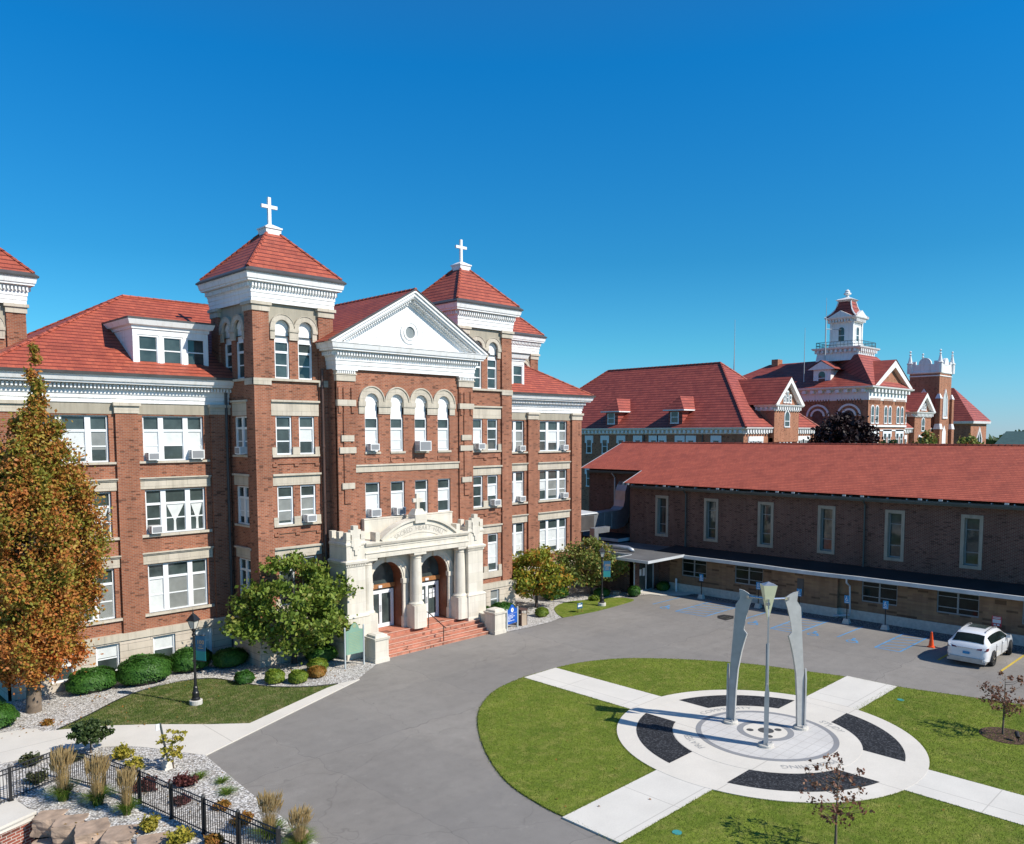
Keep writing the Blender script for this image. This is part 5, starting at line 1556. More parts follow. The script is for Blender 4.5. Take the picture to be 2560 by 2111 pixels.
fs.box(wh, X0, X1, 12.85, 13.1, -.1, .2); fs.box(wh, X0, X1, 12.3, 12.5, -.1, .08)
fw_ = FX(X0)
for c in (44.8, 49.0, 53.2):
    for r0, r1 in ((1.35, 1.6), (.75, 1.0)):
        a0, a1 = arc(c, 14.3, r0, 0, math.pi, 16), arc(c, 14.3, r1, 0, math.pi, 16)
        for k in range(16): fw_.ext(wh, [a0[k], a1[k], a1[k + 1], a0[k + 1]], 0, .1)
    g = MB(); fw_.poly(g, [(c - .75, 11.6), (c + .75, 11.6)] + arc(c, 14.3, .75, 0, math.pi, 10), .03); g.build('arched_pane', M['glass'], B_)
    for k in range(9): fw_.box(st_, c - 1.6 + k * .38, c - 1.45 + k * .38, 15.9, 16.5, 0, .12)
st_.build('brick_corbel', M['brick_far'], B_)
# white dormer on the west slope
dm = MB(); yc = 49.0
dm.box(107.6, 111, yc - 1.2, yc + 1.2, 18.6, 20.6)
dm.ext([(107.2, yc - 1.9, 20.6), (107.2, yc + 1.9, 20.6), (107.2, yc, 21.7)], (.4, 0, 0)); dm.build('dormer', M['white'], B_)
dr = MB()
for s in (-1, 1): dr.poly([(107.1, yc + s * 2.0, 20.62), (112, yc + s * 2.0, 20.62), (112, yc, 21.85), (107.1, yc, 21.85)])
dr.build('dormer_roof', M['roof_far'], B_)
far_window(FX(107.6), B_, yc, 18.95, 19.95, .95, False, True)
# cupola
cu = MB(); dkr = MB()
def sq(h): return [(cx - h, cy - h), (cx + h, cy - h), (cx + h, cy + h), (cx - h, cy + h)]
def frus(mb, h0, z0, h1, z1, k=1): mb.hexa([(*p, z0) for p in sq(h0)], [(*p, z1) for p in sq(h1)])
frus(cu, 2.95, 21.9, 2.8, 23.0)
bracket_cornice(cu, sq(2.8), 22.9, .8, .55, .6)
frus(cu, 1.75, 23.65, 1.7, 24.4); frus(cu, 1.55, 24.4, 1.5, 27.3)
for px_ in (-1, 1):
    for py_ in (-1, 1): cu.box(cx + px_ * 1.48 - .14, cx + px_ * 1.48 + .14, cy + py_ * 1.48 - .14, cy + py_ * 1.48 + .14, 23.7, 27.2)
bracket_cornice(cu, sq(1.55), 27.1, .8, .6, .4)
for s in (-1, 1):
    cu.ext([(cx + s * 2.15, cy - 1.7, 27.9), (cx + s * 2.15, cy + 1.7, 27.9), (cx + s * 2.15, cy, 28.75)], (-s * .5, 0, 0)); cu.ext([(cx - 1.7, cy + s * 2.15, 27.9), (cx + 1.7, cy + s * 2.15, 27.9), (cx, cy + s * 2.15, 28.75)], (0, -s * .5, 0))
hs_ = [(2.15, 27.9), (1.6, 28.4), (1.2, 28.95), (.98, 29.5), (.85, 30.1)]
for (h0, z0), (h1, z1) in zip(hs_, hs_[1:]): frus(dkr, h0, z0, h1, z1)
for px_ in (-1, 1):
    for py_ in (-1, 1): cu.tube([(cx + px_ * h, cy + py_ * h, z + .03) for h, z in hs_], .1, 5)
frus(cu, .85, 30.1, 1.15, 30.35); frus(cu, 1.15, 30.35, .3, 30.75)
cu.lathe((cx, cy, 0), [(.25, 30.7), (.22, 31.0), (.5, 31.15), (.5, 31.3), (.3, 31.42), (.34, 31.6), (.1, 31.8)], 10)
cuo = cu.build('cupola', M['white'], B_); dkr.build('cupola_roof', M['roof_far'], cuo)
for fr in (Fr((cx - 1.53, 0, 0), (0, 1, 0), (-1, 0, 0)), Fr((0, cy - 1.53, 0), (1, 0, 0), (0, -1, 0))):
    far_window(fr, B_, cy if fr.N[0] else cx, 24.6, 26.2, .8, False, True)
ra = MB()
q = sq(2.9)
for k in range(4):
    p0, p1 = np.array(q[k]), np.array(q[(k + 1) % 4])
    for z in (24.05, 24.5): ra.tube([(*p0, z), (*p1, z)], .035, 5)
    for i in range(12):
        p = p0 + (p1 - p0) * i / 12; ra.tube([(*p, 23.6), (*p, 24.5)], .025 if i else .05, 4)
ra.build('railing', M['gutter_green'], B_)
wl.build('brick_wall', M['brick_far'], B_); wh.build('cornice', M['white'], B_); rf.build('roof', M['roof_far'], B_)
ch = MB(); ch.box(112.6, 114.0, 58.0, 59.0, 21.8, 22.9); ch.build('chimney', M['brick_far'], B_)
# east range with gabled bay
E_t = thing('convent_east_range', (125.5, 50, 0), 'small gabled brick range between the cupola block and the chapel tower', 'building', FARG)
wl, wh, rf = MB(), MB(), MB()
wl.box(119.7, 131.9, 43.2, 60, 0, 12.1)
bracket_cornice(wh, [(119.7, 43.2), (131.9, 43.2)], 11.98, .78, .55, .62, False)
hip_block(rf, 119.7, 131.9, 43.2, 60, 12.76, 18.6, 'y', 6.2)
gable_bay(E_t, wl, wh, rf, 123.9, 130.6, 42.5, 0, 15.1, 17.9, 50, 12.4)
for c in (121, 122.2, 126.2, 128.4, 131.2): far_window(FYv(43.2 if c < 123.5 or c > 130.7 else 42.5), E_t, c, 9.3, 11.2, .7)
dm = MB(); dm.box(120.4, 122.2, 43.1, 46, 13.2, 15.0); dm.build('dormer', M['white'], E_t)
for s in (-.45, .45): far_window(FYv(43.1), E_t, 121.3 + s, 13.5, 14.8, .5, False)
dr = MB(); dr.poly([(119.8, 42.7, 15.02), (122.8, 42.7, 15.02), (121.3, 44.5, 16.5)]); dr.poly([(119.8, 42.7, 15.02), (121.3, 44.5, 16.5), (121.3, 48, 16.5), (119.8, 48, 15.02)]); dr.poly([(122.8, 42.7, 15.02), (121.3, 44.5, 16.5), (121.3, 48, 16.5), (122.8, 48, 15.02)]); dr.build('dormer_roof', M['roof_far'], E_t)
wl.build('brick_wall', M['brick_far'], E_t); wh.build('cornice', M['white'], E_t); rf.build('roof', M['roof_far'], E_t)
# chapel tower with pinnacles
C_ = thing('chapel_tower', (134.9, 44.1, 0), 'square brick tower with white crenellated crown and four pinnacles', 'tower', FARG)
wl, wh = MB(), MB()
TX0, TX1, TY0, TY1 = 132.2, 137.6, 42.0, 46.3
wl.box(TX0, TX1, TY0, TY1, 0, 21.2)
for (x, y) in ((TX0, TY0), (TX1, TY0), (TX0, TY1), (TX1, TY1)): wl.box(x - .45, x + .45, y - .35, y + .35, 0, 17.2); wh.hexa([(x - .5, y - .4, 17.2), (x + .5, y - .4, 17.2), (x + .5, y + .4, 17.2), (x - .5, y + .4, 17.2)], [(x - .2, y - .15, 17.9), (x + .2, y - .15, 17.9), (x + .2, y + .15, 17.9), (x - .2, y + .15, 17.9)]); wl.box(x - .55, x + .55, y - .45, y + .45, 0, 12.6); wh.hexa([(x - .62, y - .5, 12.6), (x + .62, y - .5, 12.6), (x + .62, y + .5, 12.6), (x - .62, y + .5, 12.6)], [(x - .45, y - .35, 13.4), (x + .45, y - .35, 13.4), (x + .45, y + .35, 13.4), (x - .45, y + .35, 13.4)])
wl.build('brick_wall', M['brick_far'], C_)
wh.sweep([(TX0, TY0), (TX1, TY0), (TX1, TY1), (TX0, TY1)], [(0, 20.55), (.08, 20.6), (.08, 20.7), (0, 20.75)]); wh.sweep([(TX0, TY0), (TX1, TY0), (TX1, TY1), (TX0, TY1)], [(0, 21.0), (.15, 21.1), (.15, 21.3), (.05, 21.4), (.05, 22.4), (-.3, 22.4), (-.3, 21.2)])
for fr, c, hw_ in ((FYv(TY0), (TX0 + TX1) / 2, 2.7), (Fr((TX0, 0, 0), (0, 1, 0), (-1, 0, 0)), (TY0 + TY1) / 2, 2.15)):
    fr.ext(wh, [(c - .9, 22.3), (c + .9, 22.3)] + arc(c, 22.5, .9, 0, math.pi, 10), -.3, .08)
    for s in (-1, 1): fr.box(wh, c + s * hw_ * .72 - .25, c + s * hw_ * .72 + .25, 22.3, 22.9, -.3, .06)
    lo_ = MB(); a_, b_ = c - .8, c + .8
    fr.poly(lo_, [(a_, 14.6), (b_, 14.6), (b_, 17.2), (c + .55, 17.9), (c, 18.4), (c - .55, 17.9), (a_, 17.2)], .04); lo_.build('louvre', M['post_grey'], C_)
    for q in (((a_ - .2, 14.5), (a_, 14.5), (a_, 17.2), (a_ - .2, 17.2)), ((b_, 14.5), (b_ + .2, 14.5), (b_ + .2, 17.2), (b_, 17.2)), ((a_ - .2, 17.2), (a_, 17.2), (c, 18.4), (c, 18.75)), ((b_, 17.2), (b_ + .2, 17.2), (c, 18.75), (c, 18.4))): fr.ext(wh, list(q), 0, .12)
    fr.box(wh, c - 1.1, c + 1.1, 14.2, 14.5, 0, .15)
wh.build('crown', M['white'], C_)
for (x, y) in ((TX0, TY0), (TX1, TY0), (TX0, TY1), (TX1, TY1)):
    p = MB(); p.lathe((x, y, 0), [(.42, 21.1), (.42, 22.5), (.5, 22.55), (.5, 22.68), (.34, 22.75), (.12, 23.8), (.09, 23.85), (.22, 23.98), (.07, 24.1), (.08, 24.3), (.2, 24.42), (.03, 24.6)], 8); p.build('pinnacle', M['white'], C_)
n_ = MB(); fr = FYv(TY0); fr.poly(n_, [(134.1, 10.4), (135.7, 10.4), (135.7, 12.2), (134.9, 13.2), (134.1, 12.2)], .05); n_.build('statue_niche', M['white'], C_)
# chapel end
D_ = thing('chapel_end', (156, 47, 0), 'brick chapel end with hipped red roof and pointed window, right of the pinnacled tower', 'building', FARG)
wl, wh, rf = MB(), MB(), MB()
wl.box(151.6, 160.4, 43, 58, 0, 13.6)
wh.sweep([(151.6, 58), (151.6, 43), (160.4, 43), (160.4, 58)], [(0, 13.5), (.5, 13.6), (.6, 14.0), (0, 14.02)], False)
hip_block(rf, 151.6, 160.4, 43, 58, 14.0, 19.9, 'y', 4.8)
fr = FYv(43)
g = MB(); fr.poly(g, [(155, 8.6), (157.4, 8.6), (157.4, 11), (156.2, 12.6), (155, 11)], .05); g.build('pointed_window', M['glass'], D_)
for q in (((154.7, 8.6), (155, 8.6), (155, 11), (154.7, 11)), ((157.4, 8.6), (157.7, 8.6), (157.7, 11), (157.4, 11)), ((154.7, 11), (155, 11), (156.2, 12.6), (156.2, 13.05)), ((157.4, 11), (157.7, 11), (156.2, 13.05), (156.2, 12.6)), ((156.1, 8.6), (156.3, 8.6), (156.3, 12.4), (156.1, 12.4))): fr.ext(wh, list(q), 0, .15)
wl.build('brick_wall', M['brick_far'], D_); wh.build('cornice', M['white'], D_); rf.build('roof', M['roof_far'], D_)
# green roofed shed and tree belt near the horizon
G_ = thing('green_roofed_building', (190, 35, 0), 'distant plain building with dull green roof at far right of the horizon', 'building')
b = MB(); b.box(172, 200, 0, 44.5, 0, 8); b.build('wall', M['stucco'], G_)
b = MB(); b.poly([(171, -1, 7.8), (171, 46, 7.8), (185, 46, 12.3), (185, -1, 12.3)]); b.poly([(201, -1, 7.8), (201, 46, 7.8), (185, 46, 12.3), (185, -1, 12.3)]); b.build('roof', M['green_metal'], G_)
for (loc, h, lab) in (((98.5, 57.0), 27.2, 'thin lattice radio mast rising behind the long red convent roof'), ((107.5, 51.5), 26.4, 'slender whip antenna standing left of the white cupola roof'), ((109.3, 49.4), 30.4, 'radio antenna pole braced beside the white cupola')):
    t = thing('antenna_mast', (*loc, 0), lab, 'antenna', 'radio masts on the convent')
    b = MB(); x, y = loc
    b.tube([(x, y, 12), (x, y, h - 6), (x, y, h)], [.09, .06, .02], 5)
    if h > 27 and h < 28:
        for k in range(3): b.tube([(x + .25 * math.cos(2.1 * k), y + .25 * math.sin(2.1 * k), 12), (x, y, 23.5)], .035, 4)
    if h > 30: b.tube([(x, y, 26.2), (cx - 1.5, cy, 26.2)], .05, 4); b.tube([(x, y, 20), (x, y, 27.6)], .09, 6)
    b.build('mast', M['post_grey'], t)
# ================================================================ trees and shrubs
Lf = {}
Lf['maple'] = leafm('maple_leaves', [(0, (.42, .06, .015)), (.2, (.46, .13, .03)), (.34, (.48, .21, .045)), (.46, (.42, .14, .04)), (.56, (.44, .28, .05)), (.68, (.26, .24, .035)), (.9, (.17, .19, .025))], .9, .42, .3, (1.6, 5.0, -.16, .05))
Lf['crab'] = leafm('green_leaves', [(0, (.06, .105, .016)), (.4, (.14, .21, .026)), (.7, (.24, .30, .05)), (.9, (.24, .17, .05))], 1.1, .5, .3)
Lf['orange'] = leafm('turning_leaves', [(0, (.08, .14, .015)), (.42, (.24, .28, .03)), (.58, (.38, .32, .035)), (.72, (.46, .20, .03)), (1, (.36, .09, .02))], 1.0, .5, .35)
Lf['mixed'] = leafm('fading_leaves', [(0, (.09, .14, .03)), (.5, (.20, .25, .05)), (.68, (.32, .24, .07)), (.85, (.42, .17, .06))], .9, .5, .3)
Lf['purple'] = leafm('purple_leaves', [(0, (.012, .006, .007)), (.6, (.028, .013, .014)), (1, (.05, .025, .022))], 1.2, .5, .2)
Lf['yew'] = leafm('yew_leaves', [(0, (.015, .055, .008)), (.5, (.038, .115, .014)), (1, (.08, .18, .025))], 1.5, .6, .2)
Lf['gold'] = leafm('golden_leaves', [(0, (.15, .17, .02)), (.5, (.38, .33, .04)), (1, (.55, .40, .08))], 2.0, .6, .3)
Lf['lime'] = leafm('lime_leaves', [(0, (.06, .12, .012)), (.5, (.15, .22, .02)), (1, (.28, .30, .04))], 2.5, .6, .3)
Lf['rust'] = leafm('rust_leaves', [(0, (.12, .10, .015)), (.5, (.30, .16, .03)), (1, (.38, .12, .03))], 2.5, .6, .3)
Lf['wine'] = leafm('wine_leaves', [(0, (.05, .015, .017)), (.6, (.12, .035, .032)), (1, (.21, .07, .05))], 2.5, .6, .25)
Lf['dull'] = leafm('dull_leaves', [(0, (.035, .055, .02)), (.6, (.08, .09, .035)), (1, (.13, .09, .05))], 2.0, .6, .25)
Lf['dark'] = leafm('dark_leaves', [(0, (.025, .05, .015)), (.6, (.055, .09, .025)), (1, (.10, .13, .04))], 2.0, .6, .25)
Lf['sap'] = leafm('sapling_leaves', [(0, (.10, .045, .03)), (.5, (.20, .085, .055)), (1, (.30, .17, .08))], 2.0, .7, .3)
Lf['grass_low'] = leafm('grass_blades', [(0, (.05, .13, .01)), (.6, (.13, .21, .025)), (1, (.30, .27, .09))], 2.0, .7, .3)
Lf['plume'] = leafm('grass_plumes', [(0, (.34, .24, .10)), (.6, (.50, .36, .16)), (1, (.64, .50, .27))], 2.0, .7, .35)

def tree(name, loc, label, cat, env, ncl, per, cr, leaf, mat, h, r0, nb, seed, group=None, bark='bark', start=.25, inner=.45, lean=(0, 0), vert=.75):
    t = thing(name, loc, label, cat, group)
    P, cents = crown_pts(loc, env, ncl, per, cr, seed, inner, vert)
    if lean[0] or lean[1]:
        q = np.clip((P[:, 2:3] - loc[2]) / h, 0, 1.1); P[:, :2] += q * np.array(lean)
        cents = [c + np.array((*(np.array(lean) * min(1, (c[2] - loc[2]) / h)), 0)) for c in cents]
    tr = MB(); limb_tree(tr, loc, h, r0, cents, nb, seed, start, lean); tr.build('trunk', M[bark], t, smooth=True)
    leaves('crown', t, P, leaf, Lf[mat], seed)
    return t
tree('columnar_maple', (9.49, 39.36, 0), 'tall tapering autumn maple in orange, gold and green before the hall', 'tree',
     [(1.5, .4), (1.9, 1.4), (3.2, 1.9), (4.7, 2.25), (6.9, 2.5), (8.4, 2.35), (9.8, 1.85), (11.0, 1.3), (12.2, .8), (13.2, .45), (14.6, .2), (15.9, .03)], 380, 270, .23, .10, 'maple', 14.6, .3, 60, 3, None, 'bark', .14, .45, (.5, -.5), 1.35)
tree('crabapple_tree', (21.37, 37.95, 0), 'spreading green tree with dark trunk hiding the left of the portico', 'tree',
     [(1.0, .6), (1.3, 2.0), (2.2, 2.75), (3.6, 2.9), (4.6, 2.2), (5.3, 1.2), (5.8, .3)], 150, 100, .27, .16, 'crab', 4.6, .16, 34, 5, None, 'bark_dark', .2, .5)
tree('turning_tree', (40.34, 38.33, 0), 'small yellow and orange autumn tree behind the litter bin', 'tree',
     [(.9, .5), (1.2, 1.5), (2.2, 2.0), (3.2, 1.7), (4.0, .9), (4.5, .2)], 80, 90, .25, .15, 'orange', 3.7, .12, 24, 8, None, 'bark_dark', .2, .35)
tree('fading_tree', (46.7, 38.7, 0), 'low wide tree in faded green and russet behind the right lamp post', 'tree',
     [(1.0, .6), (1.3, 1.9), (2.1, 2.6), (3.0, 2.2), (3.7, 1.2), (4.1, .3)], 95, 95, .27, .14, 'mixed', 3.2, .12, 24, 11, None, 'bark', .25, .35)
tree('copper_beech', (92.0, 39.2, 0), 'dark purple leaved tree standing before the cupola block', 'tree',
     [(2.5, 2), (5, 3.2), (9, 3.5), (11.6, 2.7), (13.2, 1.4), (13.9, .3)], 240, 110, .55, .32, 'purple', 12, .4, 20, 13, None, 'bark_dark', .3, .5)
tree('leafy_tree', (94.9, 31.2, 0), 'loose green treetop showing above the red ridge before the chapel tower', 'tree',
     [(5, 1.3), (8, 2.0), (10, 1.7), (11.3, .9), (11.9, .2)], 80, 80, .4, .26, 'mixed', 11, .25, 16, 17, None, 'bark', .3, .4)
tree('leafy_tree', (96.5, 27.6, 0), 'loose green treetop showing above the red ridge below the chapel end', 'tree',
     [(5, 1.3), (8, 2.0), (9.8, 1.7), (10.9, 1.0), (11.5, .2)], 80, 80, .4, .26, 'mixed', 10.5, .25, 16, 18, None, 'bark', .3, .4)
tree('leafy_tree', (90.5, 33.6, 0), 'darker green treetop just right of the purple tree above the red ridge', 'tree',
     [(5, 1.2), (8, 1.8), (9.6, 1.5), (10.5, .8), (11.1, .2)], 70, 80, .42, .26, 'dark', 10, .25, 14, 19, None, 'bark', .3, .4)
tree('sapling', (22.69, 9.55, .04), 'thin dark red sapling on the lawn nearest the camera before black gravel', 'tree',
     [(.85, .25), (1.15, .85), (1.6, 1.1), (2.1, .9), (2.5, .6), (2.75, .2)], 46, 11, .13, .075, 'sap', 2.5, .045, 30, 21, 'red saplings on the island lawn', 'bark', .35, .35)
tree('sapling', (36.16, 8.64, .04), 'small dark red sapling in a round bark mulch bed at right edge', 'tree',
     [(.85, .25), (1.1, .7), (1.6, .95), (2.1, .75), (2.5, .4), (2.7, .1)], 48, 16, .13, .075, 'sap', 2.45, .045, 26, 22, 'red saplings on the island lawn', 'bark', .35, .35)
tree('standard_tree', (9.68, 32.53, .05), 'little round topped tree on a bare stem beside the black fence corner', 'tree',
     [(.5, .3), (.62, .72), (.85, .78), (1.1, .55), (1.28, .15)], 70, 60, .1, .075, 'dark', 1.0, .04, 18, 23, None, 'bark', .45, .3)
tree('yellow_sapling', (11.33, 28.91, .05), 'young tree with sparse yellow and orange leaves by the green stake', 'tree',
     [(.3, .2), (.6, .5), (.95, .62), (1.25, .45), (1.4, .15)], 30, 20, .085, .08, 'gold', 1.2, .03, 20, 24, None, 'bark', .3, .3)
m_ = MB(); m_.ring((36.1, 8.5), 0, .95, .02, .056, n=28); m_.build('mulch_bed', M['mulch'], kind='structure')

def shrub(name, loc, rx, ry, rz, label, mat, n, leaf, seed, group=None, core=True, cat='shrub', rag=.085, zc=None):
    """clipped or loose shrub: leaf faces over and inside a rounded body"""
    t = thing(name, loc, label, cat, group)
    r = np.random.default_rng(seed)
    d = r.normal(size=(n, 3)); d /= np.linalg.norm(d, axis=1)[:, None]
    d[:, 2] = np.abs(d[:, 2]) * np.where(r.uniform(size=n) < .75, 1, -.55)
    lump = 1 + .05 * np.sin(4 * np.arctan2(d[:, 1], d[:, 0]) + seed) + .04 * np.sin(9 * d[:, 2] + 5 * d[:, 0] + seed)
    d = np.sign(d) * np.abs(d) ** .82
    rad = (1 - np.abs(r.normal(size=n)) * rag + (r.uniform(size=n) < .03) * .06) * lump * .94
    zc_ = rz * .42 if zc is None else zc
    S = np.array((rx, ry, rz - zc_))
    Pp = d * rad[:, None] * S
    Pp[:, 2] = np.where(Pp[:, 2] < 0, Pp[:, 2] * zc_ / (rz - zc_) * 1.5, Pp[:, 2]) + zc_
    Pp[:, 2] = np.maximum(Pp[:, 2], .03)
    Pp += np.array(loc)
    leaves('foliage', t, Pp, leaf * 1.1, Lf[mat], seed, .3, 1.7, d * .45)
    if not core:      # open, uneven habit
        r2 = np.random.default_rng(seed + 500)
        ns = 26; P2 = []
        for k in range(ns):
            a = r2.uniform(0, 6.283); q = math.sqrt(r2.uniform(0, 1)); hh = rz * r2.uniform(.55, 1.1) * (1 - .45 * q * q)
            tip = np.array((q * rx * math.cos(a), q * ry * math.sin(a), hh)); u = r2.uniform(.25, 1, int(n / ns))[:, None]
            P2.append(np.array(loc) + tip * u + r2.normal(size=(len(u), 3)) * .045)
        P2 = np.concatenate(P2); P2[:, 2] = np.maximum(P2[:, 2], loc[2] + .02)
        bpy.data.objects.remove(t.children[0])
        leaves('foliage', t, P2, leaf * 1.05, Lf[mat], seed, .5, 1.7)
    b = MB()
    if core:  # unseen dark core added inside the leaves to stop light passing through
        b.lathe(loc, [(min(rx, ry) * k, z) for k, z in ((.55, 0), (.74, rz * .25), (.78, rz * .5), (.6, rz * .75), (.25, rz * .88))], 14)
        for i, v in enumerate(b.v): b.v[i] = (loc[0] + (v[0] - loc[0]) * rx / min(rx, ry), loc[1] + (v[1] - loc[1]) * ry / min(rx, ry), v[2])
    for k in range(5):
        a = k * 1.256 + seed
        b.tube([(loc[0], loc[1], loc[2] - .02), (loc[0] + rx * .5 * math.cos(a), loc[1] + ry * .5 * math.sin(a), loc[2] + rz * .6)], [.02, .008], 5)
    b.build('branches_and_core', M['bark_dark'], t)
    return t
HG = 'clipped yews along the hall'
shrub('yew_hedge', (12.25, 40.6, .02), 1.2, .8, 1.1, 'clipped dark green yew mound nearest the orange maple', 'yew', 9000, .075, 31, HG)
shrub('yew_hedge', (14.55, 40.2, .02), 1.4, 1.0, 1.36, 'largest clipped green yew, wide mound left of the left lamp post', 'yew', 11000, .075, 32, HG)
shrub('yew_hedge', (16.95, 40.6, .02), 1.15, .8, 1.2, 'clipped yew half in shadow directly behind the left lamp post', 'yew', 8000, .075, 33, HG)
shrub('yew_hedge', (18.75, 39.9, .02), .95, .75, .95, 'dark shaded clipped yew in the corner beside the left tower foot', 'yew', 6000, .075, 34, HG)
shrub('yew_hedge', (7.6, 38.4, .02), 1.1, 1.0, 1.0, 'dark clipped yew at left edge behind the maple trunk', 'yew', 6000, .075, 35, HG)
shrub('yew_hedge', (34.7, 37.9, .02), .9, .75, 1.05, 'green clipped yew behind the right stone step pier', 'yew', 5500, .075, 36, HG)
shrub('yew_hedge', (36.9, 38.2, .02), 1.0, .8, .9, 'dark yew between the blue sign and the turning tree', 'yew', 5500, .075, 37, HG)
shrub('yew_hedge', (43.6, 39.6, .02), 1.3, .9, 1.0, 'low shaded yew under the faded russet tree', 'yew', 5000, .08, 38, HG)
shrub('yew_hedge', (48.3, 35.9, .02), .5, .5, .82, 'rounded box shaped bush at the foot of the vestibule wall', 'yew', 4500, .06, 39, HG)
shrub('yew_hedge', (46.6, 37.6, .02), .7, .6, .6, 'low bush beside the russet tree trunk near the vestibule', 'yew', 3500, .07, 40, HG)
shrub('yew_hedge', (51.6, 35.6, .02), .55, .5, .7, 'small dark shrub in the shade by the white bollard', 'yew', 3000, .06, 41, HG)
shrub('yew_hedge', (22.6, 37.3, .02), .9, .7, .85, 'dark shrub in shade under the spreading green tree', 'yew', 4500, .075, 42, HG)
SG = 'round shrubs under the green tree'
shrub('round_shrub', (18.98, 35.6, .02), .52, .5, .68, 'leftmost lime green ball shrub at the lawn edge below the green tree', 'lime', 2600, .065, 51, SG, rag=.1)
shrub('round_shrub', (19.81, 34.85, .02), .5, .48, .62, 'lime green ball shrub nearest the drive below the green tree', 'lime', 2600, .065, 52, SG, rag=.1)
shrub('round_shrub', (20.95, 35.0, .02), .48, .45, .55, 'rusty orange and yellow ball shrub below the green tree', 'rust', 2400, .06, 53, SG, rag=.12)
shrub('round_shrub', (21.4, 35.7, .02), .55, .5, .72, 'lime ball shrub behind the rusty orange one', 'lime', 2600, .065, 54, SG, rag=.1)
shrub('round_shrub', (17.9, 36.6, .02), .5, .45, .6, 'green ball shrub in the tree shade beside the lawn curve', 'yew', 2400, .065, 55, SG, rag=.1)
shrub('round_shrub', (38.6, 36.2, .02), .5, .45, .6, 'light green ball shrub right of the turning tree trunk', 'lime', 2400, .065, 56, SG, rag=.12)
shrub('round_shrub', (45.0, 37.0, .02), .4, .4, .4, 'little yellow green shrub in pale gravel left of the right lamp post', 'lime', 1500, .065, 57, SG, False, rag=.2)
BG = 'small shrubs in the fence gravel bed'
for i, (x, y, r_, h, mat, lab) in enumerate((
        (10.35, 31.15, .42, .52, 'gold', 'golden yellow mound by the walk, right of the round topped tree'),
        (10.35, 29.85, .36, .44, 'gold', 'golden yellow mound just beyond the black fence'),
        (8.95, 24.75, .36, .5, 'gold', 'pale yellow bush on the near side of the fence beside its shadow'),
        (9.25, 23.35, .42, .5, 'gold', 'pale yellow bush at bottom edge inside the fence'),
        (9.85, 22.5, .3, .35, 'rust', 'faded rusty tuft at bottom edge against the fence'),
        (9.95, 27.75, .45, .42, 'wine', 'wine red barberry seen through the fence bars'),
        (11.0, 27.2, .48, .42, 'wine', 'wine red barberry beyond the fence near the stake'),
        (10.35, 25.9, .3, .25, 'wine', 'dark red low tuft seen through the fence rails'),
        (11.15, 24.6, .28, .22, 'rust', 'flat rusty ground plant near the drive edge'),
        (11.15, 23.2, .35, .3, 'rust', 'brownish bush near the tall grass by the drive'),
        (7.5, 31.1, .42, .4, 'dull', 'dull green low shrub inside the fence corner'),
        (7.75, 32.9, .42, .4, 'dull', 'dull green low shrub outside the fence by the walk'),
        (8.9, 32.2, .4, .36, 'dull', 'dark low shrub hugging the outside of the fence corner'),
        (9.45, 37.15, .2, .16, 'rust', 'tiny brown withered plant in the white gravel near the maple'))):
    shrub('low_shrub', (x, y, .04), r_, r_ * .95, h, lab, mat, int(500 + 1900 * r_), .06, 60 + i, BG, False, rag=.24, zc=h * .4)

def grass_clump(loc, h, rad, label, seed, low=True, plume=True, group='ornamental grass clumps by the fence', n=260):
    t = thing('grass_clump', loc, label, 'ornamental grass', group)
    r = random.Random(seed)
    def blades(cnt, hh, spread, wd, droop, z0=0):
        mb = MB()
        for k in range(cnt):
            a = r.uniform(0, 6.283); q = r.uniform(0, .3) * rad
            x, y = loc[0] + q * math.cos(a), loc[1] + q * math.sin(a)
            H = hh * r.uniform(.6, 1.05); s = spread * r.uniform(.2, 1.0); a2 = a + r.uniform(-.6, .6)
            w_ = wd * r.uniform(.7, 1.3); ox, oy = -math.sin(a2) * w_, math.cos(a2) * w_
            pts = []
            for j in range(5):
                u = j / 4
                e = s * u ** 1.7
                pts.append((x + e * math.cos(a2), y + e * math.sin(a2), loc[2] + z0 + H * (u - droop * u ** 3)))
            for j in range(4):
                k0, k1 = (1 - j / 4) ** .6, (1 - (j + 1) / 4) ** .6
                p, q2 = pts[j], pts[j + 1]
                mb.poly([(p[0] - ox * k0, p[1] - oy * k0, p[2]), (p[0] + ox * k0, p[1] + oy * k0, p[2]), (q2[0] + ox * k1, q2[1] + oy * k1, q2[2]), (q2[0] - ox * k1, q2[1] - oy * k1, q2[2])])
        return mb
    mb = blades(int(n * 1.5), h * .55, rad * 1.5, .012, .45)
    o = mb.build('foliage', Lf['grass_low'], t)
    at = o.data.attributes.new('tint', 'FLOAT', 'FACE'); at.data.foreach_set('value', [r.random() for _ in o.data.polygons])
    if plume:
        mb = blades(int(n * .9), h, rad * .8, .006, .07)
        for k in range(int(n * .8)):      # seed heads
            a = r.uniform(0, 6.283); q = rad * .62 * math.sqrt(r.random())
            z = h * r.uniform(.62, .92); L_ = h * r.uniform(.16, .26)
            x, y = loc[0] + q * math.cos(a), loc[1] + q * math.sin(a)
            dx, dy = .3 * q * math.cos(a) + r.uniform(-.05, .05) + .04, .3 * q * math.sin(a) + r.uniform(-.05, .05)
            mb.tube([(x, y, loc[2] + z), (x + dx * .5, y + dy * .5, loc[2] + z + L_ * .5), (x + dx, y + dy, loc[2] + z + L_)], [.006, .014, .003], 4)
        o = mb.build('plume', Lf['plume'], t)
        at = o.data.attributes.new('tint', 'FLOAT', 'FACE'); at.data.foreach_set('value', [r.random() for _ in o.data.polygons])
grass_clump((7.7, 28.9, .04), 1.62, .5, 'tallest tan plumed grass clump, leftmost inside the fence', 71)
